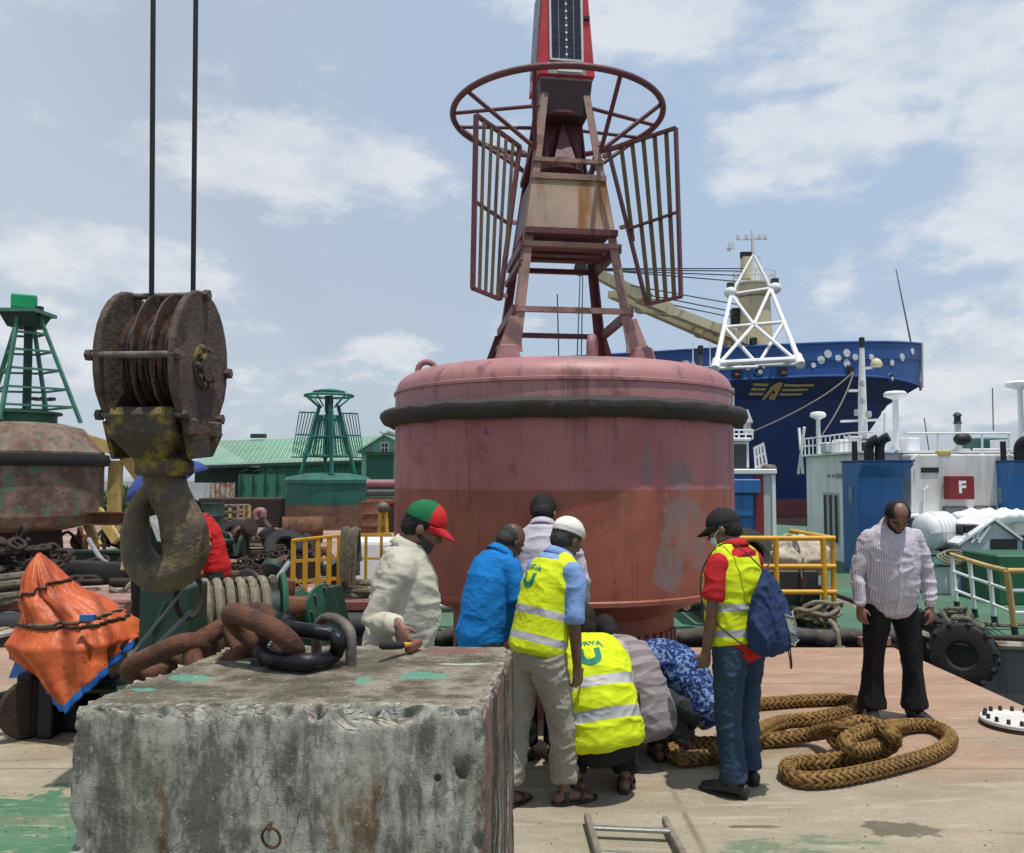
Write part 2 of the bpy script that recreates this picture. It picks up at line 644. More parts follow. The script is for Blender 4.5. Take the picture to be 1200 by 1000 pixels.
M['rubber'] = worn('rubber', (0.014, 0.013, 0.013), 0.8, 0, 0.35, 6, (0.045, 0.038, 0.032), 0.33, 10, bump=0.5, bs=30)
M['glass_dark'] = plain('glass_dark', (0.02, 0.028, 0.03), 0.08, 0, spec=0.6)
M['black'] = plain('black', (0.015, 0.015, 0.016), 0.55)
M['red_box'] = worn('red_box', (0.20, 0.018, 0.02), 0.5, 0, 0.15, 4, bump=0.08)
M['lantern_red'] = worn('lantern_red', (0.50, 0.02, 0.03), 0.35, 0, 0.1, 4, bump=0.05, dirt=(0.4, 0.08, 0.08))
M['white_paint'] = plain('white_paint', (0.78, 0.78, 0.76), 0.5)
M['gold_paint'] = plain('gold_paint', (0.70, 0.52, 0.22), 0.5)
M['timber'] = worn('timber', (0.30, 0.21, 0.12), 0.8, 0, 0.3, 4, streak=(0.14, 0.09, 0.05), sa=0.6, ss=20, bump=0.3)
M['bleached_rope'] = worn('bleached_rope', (0.27, 0.235, 0.165), 0.9, 0, 0.3, 20, (0.2, 0.16, 0.1), 0.4, 30, bump=0.7, bs=120)
M['old_rope'] = worn('old_rope', (0.17, 0.15, 0.11), 0.95, 0, 0.35, 18, (0.07, 0.06, 0.045), 0.4, 25, bump=0.7, bs=120)
M['canvas'] = worn('canvas', (0.50, 0.46, 0.36), 0.9, 0, 0.15, 5, (0.32, 0.27, 0.18), 0.40, 16, c3=(0.18, 0.15, 0.1), a3=0.33, s3=26, bump=0.3)
M['grass'] = worn('grass', (0.06, 0.12, 0.025), 0.9, 0, 0.4, 6)
M['leaf'] = plain('leaf', (0.06, 0.13, 0.03), 0.6, 0, 0.4, 9)
M['plastic_blue'] = plain('plastic_blue', (0.03, 0.14, 0.42), 0.45)
# ------------------------------------------------------------------ setting: water, decks, shore
def deck_material():
 N = Nodes('deck_paint')
 xyz = N.sep()
 n_big = N.noise(0.55, 6, 0.62)
 n_mid = N.noise(1.7, 7, 0.66, N.map((0.55, 1.5, 1)), 0.4)
 n_fine = N.noise(9, 7, 0.7, N.map((0.6, 1.2, 1)))
 beige = N.mix(N.step(n_mid, 0.3, 0.7), (0.27, 0.235, 0.165), (0.37, 0.325, 0.235))
 pink = N.mix(N.step(n_mid, 0.35, 0.7), (0.34, 0.19, 0.125), (0.42, 0.265, 0.18))
 # the primer shows through more and more towards the far edge and on the right
 t = N.math('ADD', N.math('MULTIPLY', xyz[1], 0.155), N.math('MULTIPLY', n_big, 1.3))
 t = N.math('ADD', t, N.math('MULTIPLY', xyz[0], 0.03))
 c = N.mix(N.math('MULTIPLY', N.step(t, 1.42, 1.85), 0.9), beige, pink)
 # what is left of a coat of green
 g = N.math('ADD', N.math('MULTIPLY', xyz[1], -0.55), N.math('MULTIPLY', N.noise(1.1, 6, 0.62, N.map((0.8, 1.6, 1), (2, 5, 0))), 2.6))
 c = N.mix(N.math('MULTIPLY', N.step(g, -0.98, -0.86), N.step(n_fine, 0.42, 0.56, 0.12, 0.85)), c, (0.085, 0.17, 0.10))
 gl = N.math('MULTIPLY', N.blob((-2.75, 4.3, 0), (1.1, 0.72, 1), 0.05, 2.2, 0.8), N.step(n_fine, 0.34, 0.44))
 c = N.mix(gl, c, N.mix(N.step(n_mid, 0.3, 0.7), (0.05, 0.15, 0.075), (0.08, 0.19, 0.11)))
 # wear
 c = N.mix(N.math('MULTIPLY', N.step(n_fine, 0.54, 0.68), 0.40), c, (0.46, 0.42, 0.34))
 c = N.mix(N.math('MULTIPLY', N.step(N.noise(3.0, 7, 0.7, N.map((0.35, 2.0, 1), (4, 2, 0)), 0.3), 0.56, 0.72), 0.55), c, (0.16, 0.115, 0.075))
 c = N.mix(N.step(N.noise(16, 6, 0.72, N.map((0.5, 1.3, 1), (1, 9, 0))), 0.63, 0.70), c, (0.14, 0.09, 0.06))
 c = N.mix(N.math('MULTIPLY', N.step(N.noise(48, 6, 0.75), 0.5, 0.66), 0.55), c, (0.17, 0.125, 0.085))
 c = N.mix(N.math('MULTIPLY', N.step(N.noise(5.2, 7, 0.72, N.map((0.28, 2.2, 1), (8, 8, 0)), 0.6), 0.55, 0.64), 0.5), c, (0.47, 0.40, 0.30))
 c = N.mix(N.math('MULTIPLY', N.step(N.noise(1.2, 5, 0.6, N.map((0.3, 1.5, 1), (7, 1, 0)), 0.8), 0.55, 0.66), 0.35), c, (0.21, 0.17, 0.11))
 # welded seams between the plates
 sy = N.step(N.math('ABSOLUTE', N.math('SUBTRACT', N.math('FRACT', N.math('ADD', N.math('MULTIPLY', xyz[1], 0.46), 0.01)), 0.5)), 0.0, 0.012)
 sx = N.step(N.math('ABSOLUTE', N.math('SUBTRACT', N.math('FRACT', N.math('ADD', N.math('MULTIPLY', xyz[0], 0.19), 0.32)), 0.5)), 0.0, 0.006)
 seam = N.math('MINIMUM', sx, sy)
 c = N.mix(N.math('MULTIPLY', N.math('SUBTRACT', 1.0, seam), N.step(n_mid, 0.35, 0.6, 0.1, 0.75)), c, (0.15, 0.11, 0.075))
 # wet patches
 wet = N.math('MAXIMUM', N.blob(tuple(gp(1052, 972)), (0.20, 0.095, 1), 0.10, 7, 1.3), N.blob(tuple(gp(885, 969)), (0.16, 0.022, 1), 0.15, 9, 1.0))
 wet2 = N.blob(tuple(gp(30, 868)), (0.5, 0.10, 1), 0.4, 4, 0.6)
 c = N.mix(N.math('MULTIPLY', N.math('MAXIMUM', wet, N.math('MULTIPLY', wet2, 0.7)), 0.8), c, (0.115, 0.095, 0.06))
 rg = N.math('SUBTRACT', N.step(n_fine, 0.3, 0.7, 0.62, 0.85), N.math('MULTIPLY', wet, 0.4))
 hh = N.math('ADD', N.math('MULTIPLY', N.noise(26, 6, 0.7), 0.5), N.math('MULTIPLY', seam, -0.6))
 nb = N.bump(hh, 0.35, 0.012, N.bump(N.noise(1.3, 3, 0.5), 0.25, 0.06))
 return N.done(c, rg, 0, nb, spec=0.35)


def pontoon_material():
 N = Nodes('pontoon_paint')
 n1 = N.noise(0.8, 7, 0.65, N.map((0.5, 1.4, 1)))
 c = N.mix(N.step(n1, 0.35, 0.65), (0.26, 0.15, 0.12), (0.40, 0.29, 0.24))
 c = N.mix(N.step(N.noise(2.2, 7, 0.7, N.map((0.35, 1.5, 1), (3, 1, 0))), 0.50, 0.64), c, (0.12, 0.075, 0.06))
 c = N.mix(N.step(N.noise(7, 6, 0.7), 0.6, 0.7), c, (0.42, 0.37, 0.31))
 return N.done(c, 0.8, 0, N.bump(N.noise(20, 6, 0.7), 0.3, 0.02))


M['deck'] = deck_material()
M['pontoon'] = pontoon_material()
N = Nodes('harbour_water')
M['water'] = N.done((0.035, 0.045, 0.035), 0.12, 0, N.bump(N.noise(2.2, 6, 0.6, N.map((1, 0.6, 1))), 0.35, 0.15), spec=0.5)
M['hull_grey'] = worn('hull_grey', (0.10, 0.11, 0.105), 0.6, 0, 0.2, 2, streak=(0.06, 0.05, 0.04), sa=0.6, ss=4, bump=0.12)
M['hull_dark'] = worn('hull_dark', (0.035, 0.035, 0.04), 0.7, 0, 0.3, 2, (0.07, 0.045, 0.03), 0.35, 6, bump=0.3)
M['mud'] = worn('mud', (0.17, 0.14, 0.10), 0.95, 0, 0.3, 0.6, (0.08, 0.10, 0.04), 0.40, 0.9)

WATER_Z, PON_Z = -1.25, 0.38
tag(MB().add([(-3000, -400, WATER_Z), (3000, -400, WATER_Z), (3000, 3500, WATER_Z), (-3000, 3500, WATER_Z)], [(0, 1, 2, 3)])
 .build('water', M['water'], smooth=None), kind='structure')

# the working barge: a long flat steel deck
DX0, DX1, DY0, DY1 = -11.0, 4.14, -7.0, 9.18
b = MB().span((DX0, DY0, -1.9), (DX1, DY1, 0.0))
o = tag(b.build('barge_deck', M['deck'], smooth=None, bevel=0.02, seg=2), kind='structure')

# second pontoon moored behind, its deck a step higher
b = MB().span((-26, 9.85, -1.9), (-1.35, 40, PON_Z))
o = tag(b.build('pontoon_deck', M['pontoon'], smooth=None, bevel=0.02), kind='structure')
b = MB()
b.span((-26, 9.74, PON_Z - 0.09), (-1.3, 9.848, PON_Z + 0.035))
tag(b.build('pontoon_edge', worn('lip_red', (0.20, 0.07, 0.06), 0.7, 0, 0.3, 3, (0.05, 0.03, 0.025), 0.4, 8), smooth=None, bevel=0.02), kind='structure')
b = MB().tube((-25, 9.68, 0.16), (-1.3, 9.68, 0.16), 0.13, n=18)
tag(b.build('tube_fender', M['hull_dark']), 'long dark tubular fender along the side of the rear pontoon', 'fender')

# the quay far behind on the left and its bank
b = MB().span((-140, 42, -3), (2, 260, 0.25))
tag(b.build('quay_ground', M['mud'], smooth=None), kind='structure')


# ------------------------------------------------------------------ green transit shed on the quay
def shed():
 YS = 46.0
 m_roof = worn('roof_green', (0.22, 0.40, 0.28), 0.6, 0, 0.12, 0.25, streak=(0.16, 0.24, 0.17), sa=0.5, ss=2, bump=0.05, dirt=(0.30, 0.36, 0.28), da=0.5)
 m_wall = worn('shed_green', (0.03, 0.18, 0.11), 0.7, 0, 0.2, 0.6, streak=(0.05, 0.09, 0.06), sa=0.6, ss=2, bump=0.1)
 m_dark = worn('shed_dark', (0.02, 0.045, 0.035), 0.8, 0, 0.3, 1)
 root = empty('transit_shed', at(300, 600, YS), 'long green corrugated transit shed with a pale green roof', 'shed')
 eL, eR = at(226, 546, YS), at(505, 537, YS)
 rL, rR = at(250, 518, YS + 7), at(505, 511, YS + 7)
 # roof: one corrugated sheet row after another
 b = MB()
 n = 46
 sheets = []
 for i in range(n):
  a0, a1 = i / n, (i + 1) / n
  s = MB()
  k = 5
  for j in range(k):
   u0, u1 = a0 + (a1 - a0) * j / k, a0 + (a1 - a0) * (j + 1) / k
   up = Vector((0, 0, 0.06 if j % 2 else 0.0))
   p = [eL.lerp(eR, u0) + up, eL.lerp(eR, u1) + up, rL.lerp(rR, u1) + up, rL.lerp(rR, u0) + up]
   s.prism(p, (0, 0, 0.03))
  s.build('roof_sheet', m_roof, root, smooth=None)
 MB().beam(eL + Vector((0, 0.05, -0.08)), eR + Vector((0, 0.05, -0.08)), 0.16, 0.12).build('eave_beam', m_dark, root)
 # dark open bay on the left, green sheeted wall on the right
 g0 = at(226, 585, YS + 4).z
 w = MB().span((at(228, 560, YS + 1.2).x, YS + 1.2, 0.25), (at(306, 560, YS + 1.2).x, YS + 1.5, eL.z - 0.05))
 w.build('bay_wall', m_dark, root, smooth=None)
 wx0, wx1 = at(304, 560, YS + 0.6).x, eR.x
 nb = 30
 for i in range(nb):
  x0, x1 = wx0 + (wx1 - wx0) * i / nb, wx0 + (wx1 - wx0) * (i + 1) / nb
  MB().span((x0 + 0.01, YS + 0.5 + 0.03 * (i % 2), 0.25), (x1 - 0.01, YS + 0.8, eL.z + 0.04 + (eR.z - eL.z) * ((x0 - eL.x) / (eR.x - eL.x)))).build('wall_sheet', m_wall, root, smooth=None)
 MB().prism([rL, rR, rR + Vector((0, 7, -1.2)), rL + Vector((0, 7, -1.2))], (0, 0, 0.05)).build('rear_slope', m_roof, root, smooth=None)
 # lower lean-to with hooped top, in front
 lean = MB().span(at(279, 590, YS - 2), at(336, 556, YS - 1.2))
 lean.build('lean_to', m_wall, root, smooth=None)
 for px in (283, 297, 311, 325):
  p = at(px, 590, YS - 2.1)
  q = at(px, 553, YS - 2.1)
  MB().sweep([p, q, q + Vector((0.35, -0.1, 0.12))], 0.04, n=6).build('post', m_dark, root)
 v = MB().box(at(303, 512, YS + 7) + Vector((0, 0, 0.05)), (0.9, 0.5, 0.25)).build('roof_vent', m_dark, root)


shed()


def gabled_store():
 YS = 42.5
 m_wall = worn('store_green', (0.17, 0.44, 0.31), 0.65, 0, 0.12, 0.6, streak=(0.07, 0.16, 0.1), sa=0.5, ss=2, bump=0.08)
 m_roof = worn('store_roof', (0.30, 0.44, 0.34), 0.6, 0, 0.1, 0.5)
 root = empty('gabled_store', at(455, 600, YS), 'pale green gabled store with a small dark window behind the buoys', 'store')
 apex, l, r_ = at(451, 511, YS), at(424, 528, YS), at(486, 529, YS)
 zb = 0.25
 poly = [(l.x, YS, zb), (r_.x, YS, zb), r_, apex, l]
 MB().prism(poly, (0, 7, 0)).build('wall', m_wall, root, smooth=None)
 for a, c in ((l, apex), (apex, r_)):
  d = (c - a).normalized()
  a2, c2 = a - d * 0.25, c + d * 0.25
  MB().prism([a2 + Vector((0, -0.3, 0.03)), c2 + Vector((0, -0.3, 0.03)), c2 + Vector((0, -0.3, 0.12)), a2 + Vector((0, -0.3, 0.12))], (0, 7.6, 0)).build('roof_slope', m_roof, root, smooth=None)
 w = at(451, 525, YS)
 f = MB().box(w + Vector((0, -0.03, 0)), (0.42, 0.06, 0.55)).build('window', M['white'], root, smooth=None)
 for sx in (-1, 1):
  for sz in (-1, 1):
   MB().box(w + Vector((0.09 * sx, -0.055, 0.125 * sz)), (0.15, 0.03, 0.21)).build('pane', M['glass_dark'], f, smooth=None)
 d = at(440, 545, YS)
 MB().span(d + Vector((-0.45, -0.06, -1.2)), d + Vector((0.9, -0.02, 0.5))).build('door', worn('store_door', (0.02, 0.12, 0.08), 0.7), root, smooth=None)
 MB().box(d + Vector((0.2, -0.25, 0.62)), (2.0, 0.5, 0.06)).build('canopy', M['green_dark'], root, smooth=None)


gabled_store()

# whitewashed wall in front of the shed, with a rust-stained sheet gate in it
YW = 43.5
wroot = empty('whitewashed_wall', (at(200, 590, YW).x, YW, 0.25), 'low whitewashed wall in front of the dark end of the shed', 'wall')
for a, c in ((100, 153), (153, 206), (206, 246)):
 p, q = at(a, 590, YW), at(c - 0.4, 566, YW)
 MB().span((p.x, YW, 0.2), (q.x, YW + 0.25, q.z)).build('panel', worn('limewash', (0.50, 0.52, 0.53), 0.9, 0, 0.12, 1.2, streak=(0.25, 0.24, 0.22), sa=0.6, ss=3), wroot, smooth=None)
g0 = empty('sheet_gate', (at(261, 590, YW).x, YW, 0.25), 'rust stained pale sheet gate beside the whitewashed wall', 'gate')
for i in range(5):
 p, q = at(246.5 + i * 5.8, 590, YW), at(251.7 + i * 5.8, 566, YW)
 MB().span((p.x, YW + 0.02 * (i % 2), 0.22), (q.x, YW + 0.09, q.z)).build('sheet', worn('gate_sheet', (0.45, 0.40, 0.34), 0.8, 0, 0.15, 2, (0.28, 0.11, 0.04), 0.48, 3), g0, smooth=None)

# grass bank on the quay edge and a leafy shrub row
rng = np.random.RandomState(3)
b = MB()
for i in range(2600):
 px = rng.uniform(100, 160)
 Y = rng.uniform(31.5, 36)
 base = Vector((at(px, 600, Y).x, Y, PON_Z + rng.uniform(0, 0.9) * math.exp(-((px - 140) / 26) ** 2) ))
 a = rng.uniform(0, 6.28)
 h, w = rng.uniform(0.15, 0.4), rng.uniform(0.05, 0.1)
 t = Vector((math.cos(a), math.sin(a), 0))
 b.add([base - t * w, base + t * w, base + Vector((-t.y, t.x, 0)) * rng.uniform(-0.2, 0.2) + Vector((0, 0, h))], [(0, 1, 2)])
tag(b.build('weeds', M['leaf'], smooth=None), kind='stuff')

# far floodlight mast
p = at(51, 470, 90)
fl = empty('floodlight_mast', (p.x, 90, 0.25), 'thin far floodlight mast with a crown of lamps against the sky', 'light mast')
MB().sweep([(p.x, 90, 0.25), (p.x, 90, p.z)], [0.28, 0.14], n=8).build('pole', M['grey_steel'], fl)
for k in range(5):
 a = k * 1.2566
 MB().beam(p, p + Vector((math.cos(a) * 0.95, math.sin(a) * 0.6, 0.15)), 0.12).build('arm', M['grey_steel'], fl)
 MB().box(p + Vector((math.cos(a) * 0.95, math.sin(a) * 0.6, 0.2)), (0.55, 0.4, 0.35)).build('lamp', M['black'], fl)


# ------------------------------------------------------------------ the big blue ship
def big_ship():
 m_blue_lit = worn('ship_blue_lit', (0.028, 0.105, 0.34), 0.5, 0, 0.10, 0.12, streak=(0.012, 0.045, 0.15), sa=0.6, ss=0.5, bump=0.06, bs=1.2, dirt=(0.03, 0.08, 0.2))  # bulwark tone, painted lighter for the light it catches
 m_blue_shaded = worn('ship_blue_shaded', (0.024, 0.052, 0.18), 0.45, 0, 0.15, 0.12, streak=(0.05, 0.04, 0.06), sa=0.7, ss=0.7, bump=0.06, bs=1.2)  # same blue painted darker: shade of the downward flare put into the colour
 m_boot = worn('ship_boot', (0.20, 0.055, 0.05), 0.7, 0, 0.2, 0.2, streak=(0.10, 0.04, 0.04), sa=0.6, ss=0.7)
 m_dkgreen = plain('ship_deck', (0.10, 0.06, 0.05), 0.8)
 bow = at(1079, 403, 66.0)
 root = empty('cargo_ship', (bow.x, bow.y, WATER_Z), 'huge blue cargo ship with a flared bow, white dots along its bulwark and cream cranes', 'ship')
 al = R(13)
 U, Nn = Vector((-math.cos(al), math.sin(al), 0)), Vector((-math.sin(al), -math.cos(al), 0))
 B = Vector((bow.x, bow.y, 0))
 zt0 = bow.z

 def half(s, full=10.5, L=13.0):
  return full * (1 - math.exp(-max(s, 0) / L * 1.9)) if s > 0 else 0

 def section(s, side):
  """points from bulwark top to keel at station s"""
  zt = zt0 - 1.55 * (1 - math.exp(-s / 14)) - 0.012 * s
  zk = zt - 2.35 - 1.05 * math.exp(-s / 3.0)
  out = []
  for z, rake in ((zt, 0.0), (zk, 0.15), ((zk + 5.2) / 2 + 0.4, 2.6), (3.6, 5.2), (0.05, 7.4), (-0.02, 7.4), (WATER_Z - 1.0, 7.9)):
   s2 = s + rake
   hb = half(s, 10.5, 13 + rake * 1.9)
   out.append(B + U * s2 + Nn * (side * hb) + Vector((0, 0, z)))
  return out

 st = [0, 0.4, 0.9, 1.6, 2.5, 3.6, 5, 7, 9, 12, 15, 19, 24, 29, 33]
 mats = {'hull': m_blue_shaded, 'bulwark': m_blue_lit, 'boot_topping': m_boot}
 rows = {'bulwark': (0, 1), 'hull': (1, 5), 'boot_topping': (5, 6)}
 parts = {}
 for nm, (r0, r1) in rows.items():
  b = MB()
  for side in (1, -1):
   sec = [section(s, side) for s in st]
   for i in range(len(st) - 1):
    for r_ in range(r0, r1):
     b.add([sec[i][r_], sec[i + 1][r_], sec[i + 1][r_ + 1], sec[i][r_ + 1]], [(0, 1, 2, 3)])
  a, c = section(st[-1], 1), section(st[-1], -1)
  for r_ in range(r0, r1):
   b.add([a[r_], c[r_], c[r_ + 1], a[r_ + 1]], [(0, 1, 2, 3)])
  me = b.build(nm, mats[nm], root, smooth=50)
  parts[nm] = me
 b = MB()
 for i in range(len(st) - 1):
  q = [section(st[i], 1)[0], section(st[i + 1], 1)[0], section(st[i + 1], -1)[0], section(st[i], -1)[0]]
  b.add([p + Vector((0, 0, -1.3)) for p in q], [(0, 1, 2, 3)])
 b.build('deck', m_dkgreen, root, smooth=None)
 b = MB()
 b.sweep([section(s, 1)[0] for s in st], 0.10, n=6)
 b.sweep([section(s, 1)[1] + Nn * 0.02 for s in st], 0.09, n=6)
 b.build('rubbing_strake', m_blue_lit, root)

 V, F = [], []
 for nm in ('bulwark', 'hull'):
  me = parts[nm].data
  o = len(V)
  V += [v.co + root.location for v in me.vertices]
  F += [tuple(o + i for i in p.vertices) for p in me.polygons]
 bvh = BVHTree.FromPolygons(V, F)
 O = Vector((0, 0, CAM_H))

 def on_hull(px, py):
  h, n, _, _ = bvh.ray_cast(O, ray(px, py).normalized())
  if h is None:
   return None, None
  if n.dot(ray(px, py)) > 0:
   n = -n
  return h, n

 # white dots scattered along the bulwark
 for px, py, r_ in ((803, 428, 7), (812, 427, 4), (836, 430, 4), (849, 430, 5), (866, 427, 4), (923, 424, 5), (939, 424, 5), (905, 423, 4), (953, 428, 4), (962, 422, 6),
                       (970, 415, 6), (982, 420, 5), (992, 414, 6), (992, 426, 6), (1002, 419, 5), (1021, 419, 5), (1045, 425, 5), (1057, 419, 6), (1069, 412, 5), (893, 430, 4), (877, 431, 4)):
  h, n = on_hull(px, py)
  if h is None:
   continue
  MB().lathe([(r_ * 0.05, 0.0), (r_ * 0.05, 0.05)], h, 12, axis=n).build('white_dot', M['white_paint'], root, smooth=30)
 # openings for the mooring lines
 for px, py in ((863, 437), (917, 435), (996, 435)):
  h, n = on_hull(px, py)
  X = Vector((0, 0, 1)).cross(n).normalized()
  rot = Matrix((X, n, X.cross(n))).transposed()
  f = MB().box(h + n * 0.02, (0.75, 0.12, 0.82), rot).build('fairlead', m_blue_shaded, root, smooth=None)
  MB().box(h + n * 0.09, (0.52, 0.06, 0.6), rot).build('opening', M['black'], f, smooth=None)
  MB().lathe([(0.13, -0.15), (0.13, 0.15)], h + n * 0.16 + Vector((0, 0, -0.2)), 10, axis=X).build('roller', M['rust_red'], f)
 for px, py, s in ((889, 435, 1.0), (1043, 443, 0.9)):
  h, n = on_hull(px, py)
  f = MB().ring(h + n * 0.05, 0.33 * s, 0.07, 20, 8, axis=n).build('panama_lead', m_blue_lit, root)
  MB().lathe([(0.30 * s, 0.02), (0.30 * s, 0.06)], h, 16, axis=n).build('opening', M['black'], f)
  MB().lathe([(0.14 * s, 0.05), (0.17 * s, 0.12)], h + Vector((0.08, 0, -0.06)), 12, axis=n).build('chain', M['white'], f)
 # funnel-style emblem: a gold A between three bars on either side
 h, n = on_hull(905, 459)
 X = Vector((0, 0, 1)).cross(n).normalized()
 Z = n.cross(X)

 def decal(pts2, name):
  ps = []
  for x, z in pts2:
   z *= 1.75
   hh, nn, _, _ = bvh.ray_cast(h + X * x + Z * z + n * 3, -n)
   ps.append((hh if hh else h + X * x + Z * z) + n * 0.04)
  MB().prism(ps, n * 0.03).build(name, M['gold_paint'], root, smooth=None)

 for k in range(3):
  z = 0.42 - k * 0.28
  for x0, x1 in ((-1.75, -0.62), (0.62 + k * 0.02, 3.0 - k * 0.28)):
   decal([(x0, z - 0.07), ((x0 + x1) / 2, z - 0.07), (x1, z - 0.07), (x1, z + 0.07), ((x0 + x1) / 2, z + 0.07), (x0, z + 0.07)], 'emblem_bar')
 decal([(-0.55, -0.5), (-0.3, -0.5), (-0.02, 0.15), (-0.08, 0.5), (-0.32, 0.3)], 'emblem_letter')
 decal([(-0.08, 0.5), (-0.02, 0.15), (0.22, -0.02), (0.24, -0.5), (0.48, -0.5), (0.46, 0.55), (0.1, 0.58)], 'emblem_letter')
 decal([(-0.02, -0.1), (0.2, -0.1), (0.2, -0.5), (-0.06, -0.4)], 'emblem_letter')
 # the name under the flare
 tv, tf = text_mesh('TCT MU', 0.85, 0.01)
 h2, n2 = on_hull(1061, 481)
 if h2 is not None:
  h3, n3 = on_hull(1066, 488)
  D = (h3 - h2).normalized()
  Yv = n2.cross(D).normalized()
  b = MB()
  ps = []
  for x, y, z in tv:
   p = h2 + D * x + Yv * y
   hh, nn, _, _ = bvh.ray_cast(p + n2 * 2, -n2)
   ps.append((hh if hh else p) + n2 * 0.05)
  b.add(ps, tf)
  b.build('ship_name', plain('name_paint', (0.42, 0.42, 0.36), 0.6), root, smooth=None)
 # mooring lines from the leads down to the tugs
 for (a, bb), lab in ((((917, 436), (872, 462)), 'frayed mooring line sagging from the middle fairlead of the blue ship'),
                         (((996, 437), (880, 507)), 'long dark mooring line from the right fairlead to the left tug'),
                         (((997, 438), (962, 512)), 'steep tan mooring line dropping from the right fairlead')):
  h1, n1 = on_hull(*a)
  p0 = h1 + n1 * 0.25
  p1 = at(bb[0], bb[1], 24) if bb[1] > 480 else h1 + (at(bb[0], bb[1], 62) - h1)
  pts = [p0.lerp(p1, t) + Vector((0, 0, -1.2 * t * (1 - t))) for t in [i / 10 for i in range(11)]]
  tag(MB().sweep(pts, 0.055 if bb[1] < 480 else [0.055 - 0.035 * i / 10 for i in range(11)], n=6).build('mooring_line', M['old_rope']), lab, 'mooring line')

 # ---- foremast: cream column, round platform, topmast
 cy = 67.5
 c0 = at(884, 415, cy)
 px_m = cy / FPX * 1.02

 def P(px, py, Y=cy):
  return at(px, py, Y)
 mast = MB()
 mast.sweep([P(885, 432), P(884, 350)], [1.5, 1.25], n=18)
 mast.build('mast_column', M['cream'], root)
 pl = MB().lathe([(1.25, -0.9), (1.55, -0.6), (1.65, -0.55), (1.65, 0.0), (1.5, 0.02)], P(884, 336), 20)
 pl.lathe([(1.75, 0.0), (1.75, 0.12)], P(884, 336), 20)
 pl.build('mast_platform', M['cream'], root)
 b = MB()
 for k in range(14):
  a = k * math.tau / 14
  q = P(884, 335) + Vector((1.68 * math.cos(a), 1.68 * math.sin(a), 0))
  b.beam(q, q + Vector((0, 0, 1.0)), 0.05)
 for z in (0.55, 1.0):
  b.ring(P(884, 335) + Vector((0, 0, z)), 1.68, 0.035, 24, 5)
 b.build('platform_rail', M['white'], root)
 b = MB().sweep([P(884, 336), P(883, 300)], [0.55, 0.3], n=10)
 b.sweep([P(883, 300), P(881, 270)], [0.2, 0.1], n=8)
 b.build('topmast', M['white'], root)
 b = MB()
 b.beam(P(869, 281), P(898, 279), 0.12)
 for px in (865, 875, 890, 897):
  b.tube(P(px, 281), P(px, 276), 0.16, n=6)
 b.box(P(857, 288), (0.5, 0.1, 0.5), 0.4)
 b.box(P(854, 292), (0.35, 0.1, 0.3), 0.6)
 b.build('yardarm', M['white'], root)
 MB().sweep([P(874, 327), P(874, 302)], [0.5, 0.42], n=12).build('exhaust_pipe', M['cream'], root)
 b = MB()
 for dx in (-3, 3):
  b.tube(P(874 + dx, 303), P(874 + dx, 296), 0.28, n=8)
 b.build('exhaust_tip', M['black'], root)
 b = MB()
 for i in range(9):
  q0, q1 = P(878, 330 - i * 3.6), P(892, 330 - i * 3.6)
  b.beam(q0, q1, 0.06)
 b.beam(P(878, 334), P(880, 300), 0.08)
 b.beam(P(892, 334), P(888, 300), 0.08)
 b.build('ladder', M['white'], root)
 MB().box(P(863, 373), (0.9, 0.7, 1.6)).build('winch_box', M['black'], root, bevel=0.1)
 b = MB()
 for px, py, s in ((872, 405, 1.1), (880, 402, 0.8), (866, 410, 0.8)):
  b.box(P(px, py, cy - 2), (s, 0.8, s))
 b.build('deck_winch', M['green_dark'], root, bevel=0.08)
 # A-frame round the mast: four tube legs with crossed braces
 fy, by = cy - 11.6, cy - 9.5
 b = MB()
 L = [P(838, 432, fy), P(938, 427, fy), P(858, 423, by), P(918, 421, by)]
 T = [P(882, 300, cy - 2.2), P(884, 300, cy - 2.2)]
 pf = [P(857, 345, cy - 3.4), P(903, 338, cy - 3.4)]
 for p in (0, 1):
  MB().tube(L[p], pf[p], 0.19, 0.15, n=10).tube(pf[p], T[p], 0.15, 0.10, n=10).build('frame_leg', M['white_clean'], root)
  MB().tube(L[p] - (pf[p] - L[p]).normalized() * 0.1, L[p] + (pf[p] - L[p]).normalized() * 1.0, 0.32, n=10).build('foot_sleeve', M['white_clean'], root)
 mid = [L[0].lerp(pf[0], 0.52), L[1].lerp(pf[1], 0.52)]
 cen = (mid[0] + mid[1]) / 2
 for p0, p1, r_ in ((L[0], cen, .13), (L[1], cen, .13), (cen, pf[0], .12), (cen, pf[1], .12), (mid[0], mid[1], .13), (L[0].lerp(pf[0], .06), L[1].lerp(pf[1], .06), .2),
                       (mid[0], P(888, 428, by), .15), (mid[1], P(888, 428, by), .12), (pf[0], pf[1], .12), (L[0], P(888, 430, by), .12), (L[1], P(888, 428, by), .12)):
  MB().tube(p0, p1, r_, n=8).build('frame_brace', M['white_clean'], root)
 MB().ell(cen, (0.26, 0.26, 0.26)).build('frame_node', M['white_clean'], root)
 for px, py in ((856, 343), (908, 338)):
  MB().ell(P(px, py, cy - 3.4), (0.5, 0.5, 0.45)).build('satellite_dome', M['white_clean'], root)
  MB().box(P(px, py - 6, cy - 3.4), (0.5, 0.4, 0.7)).build('lamp_box', M['green_dark'], root)
